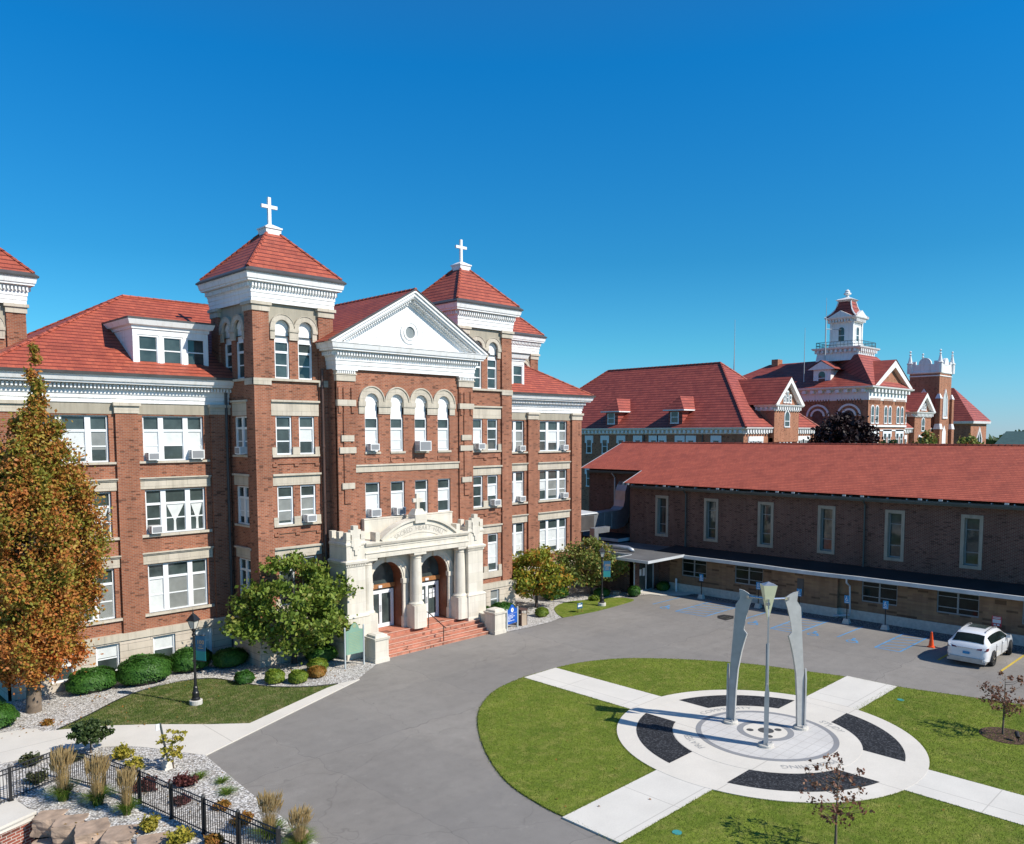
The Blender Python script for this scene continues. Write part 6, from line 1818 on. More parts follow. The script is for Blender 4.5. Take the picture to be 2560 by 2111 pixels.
grass_clump((8.4, 27.75, .04), 1.5, .5, 'middle tan plumed grass clump inside the fence', 72)
grass_clump((8.82, 26.35, .04), 1.4, .38, 'narrow tan plumed grass clump against the fence post', 73)
grass_clump((11.3, 21.75, .04), 1.3, .5, 'tall tan grass clump between fence end and drive edge', 74)
grass_clump((11.65, 20.6, .04), 1.1, .45, 'short pale grass clump cut by bottom edge beside the drive', 75)
grass_clump((11.6, 27.35, .04), .6, .32, 'small green grass tuft beside the wine red barberry', 76, plume=False, n=120)
grass_clump((12.0, 26.5, .04), .45, .3, 'small green grass tuft close to the drive edge', 77, plume=False, n=110)
grass_clump((11.75, 25.5, .04), .55, .35, 'small yellowish grass tuft midway along the gravel by the drive', 78, plume=False, n=120)
grass_clump((12.0, 21.3, .04), .5, .4, 'low green grass tuft at drive edge beside the tall plumes', 79, plume=False, n=130)

# ================================================================ fence, wall and boulders
fe = thing('metal_fence', (8.18, 30.15, 0), 'black metal picket fence turning a corner round the gravel bed', 'fence')
FPTS = [(4.9, 29.55), (6.46, 30.11), (8.18, 30.55), (8.93, 28.75), (9.4, 26.85), (9.72, 25.08), (10.02, 23.4), (10.32, 21.75), (10.65, 20.0)]
FPTS[2] = (8.2, 30.75)
for x, y in FPTS:
    b = MB(); b.box(x - .045, x + .045, y - .045, y + .045, 0, 1.2); b.hexa([(x - .05, y - .05, 1.2), (x + .05, y - .05, 1.2), (x + .05, y + .05, 1.2), (x - .05, y + .05, 1.2)], [(x - .02, y - .02, 1.27), (x + .02, y - .02, 1.27), (x + .02, y + .02, 1.27), (x - .02, y + .02, 1.27)])
    b.box(x - .08, x + .08, y - .08, y + .08, .04, .06); b.build('post', M['black'], fe)
for (a, b_) in zip(FPTS, FPTS[1:]):
    p = MB(); a, b_ = np.array(a), np.array(b_); L = np.linalg.norm(b_ - a); n = int(L / .105)
    for z in (.14, 1.0, 1.15): p.tube([(*a, z), (*b_, z)], .024, 4)
    for k in range(1, n):
        q = a + (b_ - a) * k / n; p.tube([(*q, .06), (*q, 1.15)], .0125, 4)
    p.build('picket_panel', M['black'], fe)
lwl = thing('retaining_wall', (5, 28, LOW), 'low red brick wall with wide white stone cap in bottom left corner', 'wall')
A, B = np.array((2.0, 26.75)), np.array((6.75, 28.6))
d = norm(B - A); o = np.array((d[1], -d[0]))
b = MB()
b.hexa([(*(A), LOW), (*(B), LOW), (*(B - o * .3), LOW), (*(A - o * .3), LOW)], [(*(A), -.02), (*(B), -.02), (*(B - o * .3), -.02), (*(A - o * .3), -.02)]); b.build('brickwork', M['brick_low'], lwl)
b = MB(); A2, B2 = A + o * .06, B + o * .06 + d * .05
b.hexa([(*A2, -.02), (*B2, -.02), (*(B2 - o * .75), -.02), (*(A2 - o * .75), -.02)], [(*A2, .1), (*B2, .1), (*(B2 - o * .75), .1), (*(A2 - o * .75), .1)]); b.build('stone_cap', M['concrete_walk'], lwl)

def boulder(loc, sx, sy, sz, rz, label, seed):
    bm = bmesh.new()
    bmesh.ops.create_cube(bm, size=2)
    bmesh.ops.subdivide_edges(bm, edges=bm.edges[:], cuts=9, use_grid_fill=True)
    of = Vector((seed * 3.1, seed * 1.7, seed))
    for v in bm.verts:
        p = v.co
        q = p.normalized()
        k = .72
        c = Vector((p.x * k + q.x * (1 - k) * 1.3, p.y * k + q.y * (1 - k) * 1.3, p.z * .88 + q.z * .12))
        n1 = noise.noise(c * .8 + of); n2 = noise.noise(c * 1.9 + of); n3 = noise.noise(c * 5 + of)
        f = 1 + .2 * n1 + .09 * n2 + .03 * n3
        lay = .03 * math.sin(8 * c.z + 3 * n1) * (1 - abs(q.z))
        c = Vector((c.x * (f + lay), c.y * (f + lay), c.z * (1 + .05 * n2 + .015 * n3)))
        v.co = Vector((c.x * sx, c.y * sy, c.z * sz))
    me = bpy.data.meshes.new('boulder')
    bm.to_mesh(me); bm.free()
    me.materials.append(M['rock'])
    ob = link(bpy.data.objects.new('boulder', me))
    ob.location = loc; ob.rotation_euler = (0, 0, rz)
    tag(ob, label, 'boulder', 'sandstone boulders below the fence bed')
BL = [((7.05, 28.05, -.22), .5, .42, .3, 'flat topped sandstone boulder touching the end of the brick wall'),
      ((7.4, 27.15, -.24), .5, .5, .33, 'second flat topped sandstone boulder along the upper edge of gravel'),
      ((7.75, 26.2, -.25), .55, .55, .35, 'broad flat pink sandstone boulder midway along the upper row'),
      ((8.2, 25.15, -.25), .55, .6, .36, 'long flat sandstone boulder toward the bottom edge, upper row'),
      ((8.65, 23.9, -.26), .55, .7, .36, 'last flat sandstone boulder of the upper row, cut by bottom edge'),
      ((6.75, 27.45, -.85), .45, .4, .34, 'rounded brown boulder wedged beside brick wall, second row down'),
      ((7.05, 26.4, -.9), .48, .5, .36, 'rounded brown boulder in second row under the broad flat one'),
      ((7.5, 25.2, -.95), .5, .55, .38, 'rounded boulder in second row at bottom edge'),
      ((8.1, 23.9, -.95), .5, .6, .4, 'hidden rounded boulder of the second row beyond bottom edge'),
      ((6.5, 26.9, -1.5), .5, .45, .38, 'dark shaded boulder low in the stack beside the brick wall'),
      ((6.7, 25.7, -1.55), .5, .55, .4, 'dark shaded boulder low in the stack at bottom edge'),
      ((7.2, 24.6, -1.6), .5, .55, .42, 'lowest boulder of the stack, bottom edge')]
for i, (l, sx, sy, sz, lab) in enumerate(BL): boulder(l, sx * .84, sy * .84, sz, rng.uniform(-.5, .5) - .3, lab, i + 1)
boulder((11.75, 21.0, .1), .32, .2, .2, .3, 'pale pinkish stone lying between the grass clumps by the drive', 21)
boulder((47.9, 37.2, .08), .35, .25, .2, .5, 'pale landscape stone by the vestibule wall', 23)

# ================================================================ lamps and signs
def lamp(loc, label, rz):
    t = thing('street_lamp', loc, label, 'street lamp', 'black lamp posts with banners', rz)
    b = MB(); b.lathe((0, 0, 0), [(.27, 0), (.28, .02), (.28, .2), (.26, .22)], 20); b.build('concrete_base', M['pad'], t, local=True)
    b = MB(); b.lathe((0, 0, 0), [(.19, .22), (.19, .3), (.15, .34), (.155, .55), (.12, .6), (.09, .75), (.11, .78), (.07, .84), (.064, 1.2), (.058, 1.24), (.05, 3.1), (.09, 3.14), (.06, 3.2), (.05, 3.3), (.09, 3.36), (.11, 3.42), (.06, 3.45)], 16)
    b.build('post', M['black'], t, local=True, smooth=False)
    g = MB(); F4 = lambda h: [(-h, -h), (h, -h), (h, h), (-h, h)]
    g.hexa([(*p, 3.46) for p in F4(.085)], [(*p, 3.82) for p in F4(.165)])
    lo = g.build('lantern', M['lantern'], t, local=True)
    c = MB()
    for p, q in zip(F4(.09), F4(.172)): c.tube([(*p, 3.45), (*q, 3.83)], .014, 4)
    c.hexa([(*p, 3.82) for p in F4(.215)], [(*p, 3.86) for p in F4(.215)]); c.hexa([(*p, 3.86) for p in F4(.205)], [(*p, 4.06) for p in F4(.09)])
    c.lathe((0, 0, 0), [(.1, 4.06), (.09, 4.1), (.03, 4.12), (.04, 4.16), (.015, 4.2), (.03, 4.23), (.004, 4.34)], 8)
    c.build('lantern_cap', M['black'], t, local=True)
    s = MB()
    for z in (3.18, 2.0): s.tube([(.05, 0, z), (.62, 0, z)], .016, 5); s.lathe((0, 0, 0), [(.085, z - .04), (.085, z + .04)], 12)
    s.build('banner_arm', M['black'], t, local=True)
    bn = MB(); bn.box(.09, .6, -.008, .008, 2.45, 3.15, 0); bo = bn.build('banner', M['fabric_blue'], t, local=True)
    bn = MB(); bn.box(.09, .6, -.008, .008, 2.03, 2.45, 0); bn.build('banner_hem', M['fabric_teal'], bo, local=True)
    tx = MB()
    for sgn in (-1, 1): put_text(tx, '100', .26, lambda x, y: (.345 + x * sgn * -1, sgn * .012, 2.85 + y))
    for sgn in (-1, 1): tx.box(.2, .49, sgn * .0095, sgn * .0125, 2.58, 2.6); tx.box(.25, .44, sgn * .0095, sgn * .0125, 2.68, 2.695)
    tx.build('banner_lettering', M['gold'], bo, local=True)
lamp((14.89, 35.19, .04), 'black lamp post with blue banner on the worn front lawn', R(-62))
lamp((43.95, 35.44, .04), 'black lamp post with blue banner on small side lawn before the russet tree', R(-40))

def ada(loc, label):
    t = thing('parking_sign', loc, label, 'parking sign', 'blue accessible parking signs')
    x, y, z = loc
    b = MB(); b.hexa([(x - .2, y - .22, 0), (x + .2, y - .22, 0), (x + .2, y + .22, 0), (x - .2, y + .22, 0)], [(x - .13, y - .15, .3), (x + .13, y - .15, .3), (x + .13, y + .15, .3), (x - .13, y + .15, .3)]); b.build('concrete_base', M['pad'], t)
    b = MB(); b.box(x - .025, x + .025, y - .025, y + .025, .3, 1.8); b.build('post', M['black'], t)
    b = MB(); b.box(x - .045, x - .03, y - .16, y + .16, 1.3, 1.8); so = b.build('sign_panel', M['sign_ada'], t)
    b = MB(); f = Fr((x - .047, 0, 0), (0, -1, 0), (-1, 0, 0)); f.O = np.array((x - .047, 0, 0.))
    a0, a1 = arc(-y, 1.55, .07, R(100), R(340), 10), arc(-y, 1.55, .1, R(100), R(340), 10)
    for k in range(10): f.poly(b, [a0[k], a1[k], a1[k + 1], a0[k + 1]])
    f.poly(b, arc(-y - .02, 1.71, .03, 0, 6.28, 8)[:-1]); f.box(b, -y - .035, -y - .005, 1.56, 1.68, 0, .001); f.box(b, -y - .005, -y + .07, 1.56, 1.585, 0, .001); f.box(b, -y - .12, -y + .12, 1.35, 1.39, 0, .001)
    b.build('sign_symbol', M['sign_white'], so)
for y, lab in ((31.94, 'blue accessible parking sign furthest from camera, nearest the vestibule door'), (27.4, 'blue accessible parking sign seen left of the sculpture cone'), (24.3, 'blue accessible parking sign partly hidden by the light sculpture leg'), (21.12, 'blue accessible parking sign beside the bent white downspout'), (18.74, 'blue accessible parking sign nearest the orange cone')):
    ada((51.15 if y > 26 else 50.85, y, 0), lab)
t = thing('traffic_cone', (48.5, 15.32, 0), 'bright orange traffic cone standing beside the white car', 'traffic cone')
b = MB(); b.box(48.5 - .19, 48.5 + .19, 15.13, 15.51, 0, .04); b.lathe((48.5, 15.32, 0), [(.15, .04), (.14, .08), (.045, .86), (.03, .88)], 20); b.build('cone_body', M['cone'], t)
t = thing('warning_sign', (52.22, 13.0, 1.0), 'small red and white notice on the stone wall above the white car', 'sign')
FN = Fr((52.3, 0, 0), (0, -1, 0), (-1, 0, 0))
b = MB(); FN.box(b, -13.3, -12.8, .92, 1.52, .02, .04); so = b.build('sign_panel', M['sign_red'], t)
b = MB(); FN.box(b, -13.26, -12.84, 1.12, 1.33, .04, .045); FN.box(b, -13.24, -12.86, 1.38, 1.42, .04, .045); FN.box(b, -13.24, -12.86, 1.45, 1.48, .04, .045); FN.box(b, -13.2, -13.08, .97, 1.06, .04, .045); FN.box(b, -13.03, -12.9, .97, 1.06, .04, .045); b.build('sign_lettering', M['sign_white'], so)
# green historical marker
t = thing('historical_marker', (23.3, 35.2, 0), 'pale green metal marker sign on two grey posts left of the steps', 'sign')
FM = Fr((0, 35.18, 0), (1, 0, 0), (0, -1, 0))
for x in (22.71, 23.86):
    b = MB(); b.lathe((x, 35.18, 0), [(.045, 0), (.045, 2.1), (.05, 2.12), (.03, 2.17)], 10); b.build('post', M['post_grey'], t)
b = MB()
mpts = [(22.77, .72), (23.8, .72), (23.8, 1.95), (23.62, 1.98), (23.55, 2.05), (23.5, 2.2)] + arc(23.285, 2.12, .2, R(20), R(160), 8) + [(23.07, 2.2), (23.02, 2.05), (22.95, 1.98), (22.77, 1.95)]
FM.ext(b, mpts, -.03, .03); so = b.build('sign_panel', M['sign_green'], t)
b = MB()
for k in range(13): FM.box(b, 22.9 + .03 * (k % 2), 23.66 - rng.uniform(0, .1), 1.82 - k * .08, 1.84 - k * .08, .03, .034)
FM.ext(b, arc(23.285, 2.18, .1, 0, 6.283, 12)[:-1], .03, .036); b.build('sign_lettering', flat('marker_text', (.30, .36, .20), .6), so)
# blue information sign
t = thing('information_sign', (34.85, 35.2, 0), 'bright blue arched information sign with white lettering right of the steps', 'sign')
rzs = math.atan2(.18, 1.11)
FI = Fr((34.28, 35.11, 0), (math.cos(rzs), math.sin(rzs), 0), (math.sin(rzs), -math.cos(rzs), 0))
for u in (0, 1.12):
    b = MB(); FI.box(b, u - .045, u + .045, 0, 1.33, -.045, .045); b.build('post', M['post_grey'], t)
b = MB(); FI.ext(b, [(.05, .36), (1.07, .36), (1.07, 1.24), (.9, 1.26), (.78, 1.38)] + arc(.56, 1.38, .16, R(15), R(165), 8) + [(.34, 1.38), (.22, 1.26), (.05, 1.24)], -.02, .02); so = b.build('sign_panel', M['sign_blue'], t)
b = MB(); FI.ext(b, arc(.56, 1.2, .14, 0, 6.283, 16)[:-1], .02, .026)
FI.box(b, .1, 1.02, .985, .995, .02, .026)
for k, L in enumerate((.55, .72, .5, .26, .64)):
    u = .12
    while u < .12 + L:
        w_ = rng.uniform(.05, .14); FI.box(b, u, min(u + w_, .12 + L), .87 - k * .085, .91 - k * .085, .02, .026); u += w_ + .03
b.build('sign_lettering', M['sign_white'], so)
b = MB(); FI.ext(b, [(.53, 1.14), (.59, 1.14), (.6, 1.22), (.56, 1.29), (.52, 1.22)], .026, .03); b.build('sign_emblem', M['gold'], so)
# litter bin
t = thing('litter_bin', (35.97, 35.5, 0), 'square tan litter bin with open hooded top beside the blue sign', 'litter bin')
x, y = 35.97, 35.5
b = MB(); b.box(x - .25, x + .25, y - .25, y + .25, 0, .72); b.build('bin_body', M['bin'], t)
b = MB()
for sx_ in (-.26, .22):
    for sy_ in (-.26, .22): b.box(x + sx_, x + sx_ + .04, y + sy_, y + sy_ + .04, 0, 1.0)
b.box(x - .28, x + .28, y - .28, y + .28, 1.0, 1.05); b.box(x - .22, x + .22, y + .2, y + .22, .72, 1.0); b.box(x - .26, x - .25, y - .22, y + .22, .05, .72); b.build('bin_frame', M['bin_dark'], t)
# small lawn sign and the green stake
t = thing('lawn_sign', (41.26, 35.17, 0), 'small blue and white sign on wire legs at side lawn edge', 'sign')
b = MB(); b.box(41.0, 41.52, 35.16, 35.18, .3, .68); so = b.build('sign_panel', M['fabric_blue'], t)
b = MB(); b.box(41.05, 41.47, 35.152, 35.16, .42, .54); b.box(41.1, 41.3, 35.152, 35.16, .6, .64); b.build('sign_lettering', M['sign_white'], so)
b = MB()
for x in (41.06, 41.46): b.tube([(x, 35.17, 0), (x, 35.17, .3)], .012, 5)
b.build('leg', M['black'], t)
t = thing('sign_stake', (11.2, 29.05, .05), 'leaning dark green sign stake with pale concrete foot beside the yellow sapling', 'sign post')
b = MB(); b.hexa([(11.0, 28.85, .04), (11.42, 28.9, .04), (11.38, 29.25, .04), (10.98, 29.2, .04)], [(11.06, 28.95, .36), (11.32, 28.98, .36), (11.3, 29.16, .36), (11.05, 29.14, .36)]); b.build('concrete_foot', M['pad'], t)
b = MB(); b.tube([(11.2, 29.05, .3), (11.02, 29.2, 1.72)], .04, 4); po_ = b.build('post', M['gutter_green'], t)
b = MB(); b.box(10.85, 10.98, 29.14, 29.17, 1.5, 1.72); b.build('sign_panel', M['sign_white'], t)
# lawn covers and spotlight
for (x, y, lab) in ((37.67, 13.1, 'teal valve cover in grass beside the right path'), (20.18, 13.32, 'teal valve cover in the grass at bottom of the picture')):
    b = MB(); b.ring((x, y), 0, .15, .03, .06, n=16); tag(b.build('valve_cover', M['teal']), lab, 'valve cover', 'teal covers in the lawn')
t = thing('spotlight', (35.75, 8.0, .05), 'small black ground spotlight at the edge of round mulch bed', 'spotlight')
b = MB(); b.tube([(35.75, 8.0, .02), (35.75, 8.0, .2)], .02, 6); b.build('stake', M['black'], t)
b = MB(); b.tube([(35.68, 8.0, .22), (35.86, 8.1, .34)], [.07, .09], 10); b.build('lamp_head', M['black'], t)

# ================================================================ the three-legged sculpture
SC = (29.78, 15.52)
sc_t = thing('steel_sculpture', (SC[0], SC[1], Z), 'tall steel sculpture of three curved legs holding a pale cone over the plaza', 'sculpture')
prof = [(-.14, .1), (-.10, 1.2), (-.07, 2.3), (.0, 2.92), (.07, 4.0), (.12, 4.85), (.06, 5.05), (.16, 5.05), (.30, 5.28), (.26, 5.68), (.42, 5.66), (.60, 5.58), (.84, 5.42), (.72, 5.1), (.60, 4.6), (.52, 4.25), (.50, 4.02), (.63, 3.88), (.52, 3.5), (.42, 3.1), (.28, 2.35), (.21, 1.4), (.17, .1)]
prof = [(-.14, .1), (-.10, 1.2), (-.07, 2.3), (-.02, 2.92), (.06, 4.0), (.13, 5.03), (.31, 5.29), (.27, 5.68), (.46, 5.65), (.63, 5.57), (.85, 5.42), (.72, 5.05), (.60, 4.6), (.53, 4.25), (.50, 4.03), (.63, 3.88), (.52, 3.5), (.42, 3.1), (.28, 2.35), (.21, 1.4), (.17, .1)]
for foot in ((29.62, 17.0), (31.04, 14.63), (28.3, 14.72)):
    v = np.array(SC) - np.array(foot); v = norm(v)
    o = np.array((-v[1], v[0]))
    P3 = lambda s, z, k: (foot[0] + v[0] * s + o[0] * k, foot[1] + v[1] * s + o[1] * k, z + Z)
    b = MB()
    # main blade (quads between outer and inner edge so the outline stays crisp)
    n_out = 8
    b.ext([P3(s, z, -.024) for s, z in prof], (o[0] * .048, o[1] * .048, 0))
    b.ext([P3(-.17, z, k) for k, z in [(-.085, .1), (.085, .1), (.088, 1.6), (.085, 2.1), (.03, 2.5), (-.03, 2.5), (-.085, 2.2), (-.088, 1.6)]], (v[0] * .06, v[1] * .06, 0))
    inner = [(.165, .1), (.205, 1.4), (.275, 2.35), (.415, 3.1), (.515, 3.5), (.625, 3.87)]
    for (s0, z0), (s1, z1) in zip(inner, inner[1:]):
        b.hexa([P3(s0 - .02, z0, -.062), P3(s0 + .02, z0, -.062), P3(s0 + .02, z0, .062), P3(s0 - .02, z0, .062)], [P3(s1 - .02, z1, -.062), P3(s1 + .02, z1, -.062), P3(s1 + .02, z1, .062), P3(s1 - .02, z1, .062)])
    lo_ = b.build('leg', M['steel'], sc_t)
    b = MB(); b.lathe((foot[0], foot[1], Z), [(.3, 0), (.3, .1), (.26, .12)], 22); b.build('foot_pad', M['pad'], sc_t)
    b = MB(); b.box(foot[0] - .2, foot[0] + .2, foot[1] - .2, foot[1] + .2, Z + .12, Z + .15)
    for q in ((-.15, -.15), (.15, -.15), (.15, .15), (-.15, .15)): b.lathe((foot[0] + q[0], foot[1] + q[1], Z + .15), [(.025, 0), (.025, .06)], 6)
    b.build('base_plate', M['steel'], sc_t)
    b = MB(); e = np.array(foot) + v * .7
    b.tube([(*e, 5.42 + Z), (*(np.array(SC) - v * .1), 5.42 + Z)], .04, 8); b.box(e[0] - .12, e[0] + .02, e[1] - .06, e[1] + .06, 5.36 + Z, 5.48 + Z); b.build('strut', M['chrome'], sc_t)
b = MB(); b.lathe((SC[0], SC[1], Z), [(.012, 4.5), (.385, 6.0)], 4); b.build('cone_bowl', M['jade'], sc_t)
b = MB(); b.lathe((SC[0], SC[1], Z), [(.38, 6.0), (.2, 6.05), (.02, 6.12)], 4); b.build('cone_lid', M['galv'], sc_t)

# ================================================================ parked car
car = thing('parked_car', (48.3, 12.74, 0), 'white family car parked nose to the stone wall beside the orange cone', 'car')
ST = [  # x, half width low, half width belt, sill z, belt z, roof half width, roof z
    (-2.60, .70, .74, .52, .92, .60, .95), (-2.55, .86, .88, .36, 1.00, .74, 1.05), (-2.42, .95, .95, .28, 1.12, .78, 1.17), (-2.2, .97, .96, .25, 1.17, .70, 1.38),
    (-1.9, .985, .965, .25, 1.17, .66, 1.62), (-1.6, .985, .965, .25, 1.15, .66, 1.70), (-1.1, .985, .97, .25, 1.13, .67, 1.745), (-.5, .985, .97, .25, 1.10, .68, 1.75), (.15, .985, .965, .25, 1.08, .67, 1.69), (.62, .985, .96, .25, 1.07, .66, 1.56),
    (1.05, 1.0, .97, .25, 1.07, .70, 1.34), (1.38, 1.0, .96, .25, 1.06, .78, 1.10), (1.7, .99, .94, .26, 1.03, .76, 1.065), (2.1, .97, .90, .27, .97, .70, 1.0), (2.4, .90, .82, .3, .86, .6, .88), (2.57, .72, .66, .4, .70, .5, .72)]
b = MB(); gl = MB(); NS = 13
def ringpts(s):
    x, wl_, wb_, zs, zb, wr, zr = s
    half = [(0, zs), (wl_ * .8, zs), (wl_ * .97, zs + .08), (wl_, zs + (zb - zs) * .4), (wl_ * .985, zs + (zb - zs) * .72), (wb_, zb), (wb_ * .985, zb + .03), (wr + .07, zr - (zr - zb) * .16 - .02), (wr, zr - .02), (wr * .6, zr + .012), (0, zr + .02)]
    L = half + [(-y, z) for y, z in reversed(half[1:-1])]
    return [(x, y, z) for y, z in L]
rings = [ringpts(s) for s in ST]
n = len(rings[0])
for a, c in zip(rings, rings[1:]):
    for k in range(n):
        kk = (k + 1) % n
        b.poly([a[k], c[k], c[kk], a[kk]])
b.poly(list(reversed(rings[0]))); b.poly(rings[-1])
# merge for smooth shading
me_v = {}; V = []; F = []
for f in b.f:
    q = []
    for i in f:
        key = tuple(round(c, 4) for c in b.v[i])
        if key not in me_v: me_v[key] = len(V); V.append(b.v[i])
        q.append(me_v[key])
    F.append(tuple(dict.fromkeys(q)))
b.v, b.f = V, [f for f in F if len(f) > 2]; b.mi = [0] * len(b.f)
cb = b.build('body', M['car'], car, smooth=True, local=True)
ed = cb.modifiers.new('edge', 'EDGE_SPLIT'); ed.split_angle = R(38)
def lerp(p, q, t): return tuple(p[i] + (q[i] - p[i]) * t for i in range(3))
for s in (1, -1):      # side glass in three lights with a dark pillar between
    side = MB()
    for i in range(4, 10):
        a, c = rings[i], rings[i + 1]
        ka, kb = (6, 7) if s > 0 else (n - 6, n - 7)
        p0, p1, p2, p3 = a[ka], c[ka], c[kb], a[kb]
        if i == 9: p2 = lerp(p1, p2, .35); 
        q = [lerp(p0, p3, .06), lerp(p1, p2, .06), lerp(p1, p2, .9), lerp(p0, p3, .9)]
        side.poly([(x, y + s * .012, z) for x, y, z in (q if s > 0 else q[::-1])])
    side.build('side_window', M['glass_green'], car, local=True)
rw = MB()
for i, (t0, t1) in ((2, (.35, 1)), (3, (0, .93))):
    a, c = rings[i], rings[i + 1]
    for (k0, k1) in ((8, 9), (9, 10), (10, 11), (11, 12)):
        q = [lerp(a[k0], c[k0], t0), lerp(a[k1], c[k1], t0), lerp(a[k1], c[k1], t1), lerp(a[k0], c[k0], t1)]
        rw.poly([(x - .012, y * .99, z + .012) for x, y, z in q])
rw.build('rear_window', M['glass_green'], car, local=True)
ws = MB()
for i, (t0, t1) in ((9, (.1, 1)), (10, (0, .9))):
    a, c = rings[i], rings[i + 1]
    for (k0, k1) in ((8, 9), (9, 10), (10, 11), (11, 12)):
        q = [lerp(a[k0], c[k0], t0), lerp(c[k1] if 0 else a[k1], c[k1], t0), lerp(a[k1], c[k1], t1), lerp(a[k0], c[k0], t1)]
        ws.poly([(x + .012, y * .97, z + .012) for x, y, z in q])
ws.build('windscreen', M['glass'], car, local=True)
sr = MB(); sr.box(-1.0, -.1, -.42, .42, 1.752, 1.778); sr.build('sunroof', M['glass'], car, local=True)
rl = MB()
for s in (-1, 1): rl.tube([(-1.65, s * .6, 1.69), (-1.5, s * .6, 1.75), (-.3, s * .61, 1.785), (.2, s * .60, 1.73), (.35, s * .6, 1.66)], .022, 6)
rl.build('roof_rail', M['chrome'], car, local=True)
for s in (-1, 1):
    tl = MB(); tl.hexa([(-2.56, s * .92, .93), (-2.63, s * .45, .95), (-2.55, s * .45, .95), (-2.36, s * .97, .93)][::s], [(-2.5, s * .925, 1.07), (-2.6, s * .5, 1.0), (-2.5, s * .5, 1.0), (-2.3, s * .975, 1.07)][::s]); tl.build('tail_lamp', M['tail'], car, local=True)
pl = MB(); pl.box(-2.655, -2.62, -.16, .16, .68, .80); pl.build('number_plate', M['sign_ada'], car, local=True)
bm_ = MB(); bm_.box(-2.66, -2.5, -.78, .78, .36, .50); bm_.box(-2.63, -2.3, -.9, .9, .25, .37); bm_.build('rear_bumper', M['galv'], car, local=True)
st_ = MB(); st_.tube([(-2.63, -.45, .99), (-2.655, 0, 1.0), (-2.63, .45, .99)], .018, 5)
for s in (-1, 1): st_.box(-1.0, 1.0, s * 1.0, s * 1.012, .36, .40)
st_.build('chrome_strip', M['chrome'], car, local=True)
for s in (-1, 1):
    mi = MB(); mi.hexa([(.72, s * .98, 1.08), (.92, s * .98, 1.08), (.9, s * 1.18, 1.1), (.76, s * 1.18, 1.1)][::s], [(.72, s * .98, 1.24), (.92, s * .98, 1.22), (.9, s * 1.17, 1.22), (.76, s * 1.17, 1.24)][::s]); mi.build('wing_mirror', M['car'], car, local=True)
    dh = MB()
    for x in (-1.0, .1): dh.box(x, x + .2, s * .995, s * 1.02, .93, .96)
    dh.build('door_handle', M['car'], car, local=True)
for wx in (-1.535, 1.535):
    for s in (-1, 1):
        ar = MB()
        pts0 = [(wx + .46 * math.cos(t), .38 + .46 * math.sin(t)) for t in np.linspace(-.25, math.pi + .25, 16)]
        for (xa, za), (xb, zb_) in zip(pts0, pts0[1:]): ar.poly([(wx, s * 1.006, .38), (xa, s * 1.006, max(za, .22)), (xb, s * 1.006, max(zb_, .22))])
        ar.build('wheel_arch', M['dark_trim'], car, local=True)
        wv = MB(); steer = .35 if wx > 0 else 0
        ty = MB()
        rg = [(.25, -.11), (.36, -.115), (.385, -.07), (.385, .07), (.36, .115), (.25, .11)]
        nn = 26; cy_ = s * .93
        for k in range(nn):
            for (r0, o0), (r1, o1) in zip(rg, rg[1:]):
                t0, t1 = 2 * math.pi * k / nn, 2 * math.pi * (k + 1) / nn
                Pq = lambda r_, o_, t_: (wx + r_ * math.cos(t_) * math.cos(steer) - o_ * math.sin(steer) * 1, cy_ + o_ * math.cos(steer) + r_ * math.cos(t_) * math.sin(steer), .385 + r_ * math.sin(t_))
                ty.poly([Pq(r0, o0, t0), Pq(r1, o1, t0), Pq(r1, o1, t1), Pq(r0, o0, t1)])
        wo = ty.build('wheel', M['tyre'], car, local=True)
        rm = MB(); oo = s * .1
        for k in range(5):
            t0 = 2 * math.pi * k / 5
            for dt in (-.12, .12):
                rm.poly([Pq(.04, oo, t0 + dt * 3), Pq(.26, oo, t0 + dt - .07), Pq(.26, oo, t0 + dt + .07)])
        for k in range(nn):
            t0, t1 = 2 * math.pi * k / nn, 2 * math.pi * (k + 1) / nn
            rm.poly([Pq(.24, oo, t0), Pq(.275, oo * 1.05, t0), Pq(.275, oo * 1.05, t1), Pq(.24, oo, t1)]); rm.poly([Pq(0, oo * 1.03, t0), Pq(.06, oo * 1.03, t0), Pq(.06, oo * 1.03, t1)])
        rm.build('rim', M['chrome'], wo, local=True)

sm = MB()      # dark seams between the doors
for s in (-1, 1):
    for x in (-1.05, -.05, .95): sm.box(x, x + .012, s * .985, s * 1.004, .42, 1.06)
sm.build('door_seam', M['dark_trim'], car, local=True)

# ================================================================ small natural litter
def scatter(name, P, size, mat, seed, up=3.0, label=None):
    o = leaves(name, None, P, size, mat, seed, up)
    o['kind'] = 'stuff'
    return o
r = np.random.default_rng(99)
pts = []
for (cx_, cy_, rr, n, z) in ((9.5, 39.0, 3.0, 150, .05), (13.5, 37, 3.5, 60, .07), (21.0, 36.3, 2.6, 45, .07), (40.3, 36.6, 2.2, 50, .06), (26, 14, 8, 40, .075), (9.8, 27.5, 3.0, 60, .075)):
    a = r.uniform(0, 6.283, n); q = rr * np.sqrt(r.uniform(0, 1, n))
    pts.append(np.stack([cx_ + q * np.cos(a), cy_ + q * np.sin(a), np.full(n, z + .012)], 1))
pts = np.concatenate(pts)
pts = pts[(np.hypot(pts[:, 0] - PC[0], pts[:, 1] - PC[1]) > 5.9) & (pts[:, 1] < 41.3) & ~((pts[:, 0] > 24.3) & (pts[:, 0] < 34) & (pts[:, 1] > 34.8))]
scatter('fallen_leaves', pts, .065, Lf['rust'], 5)

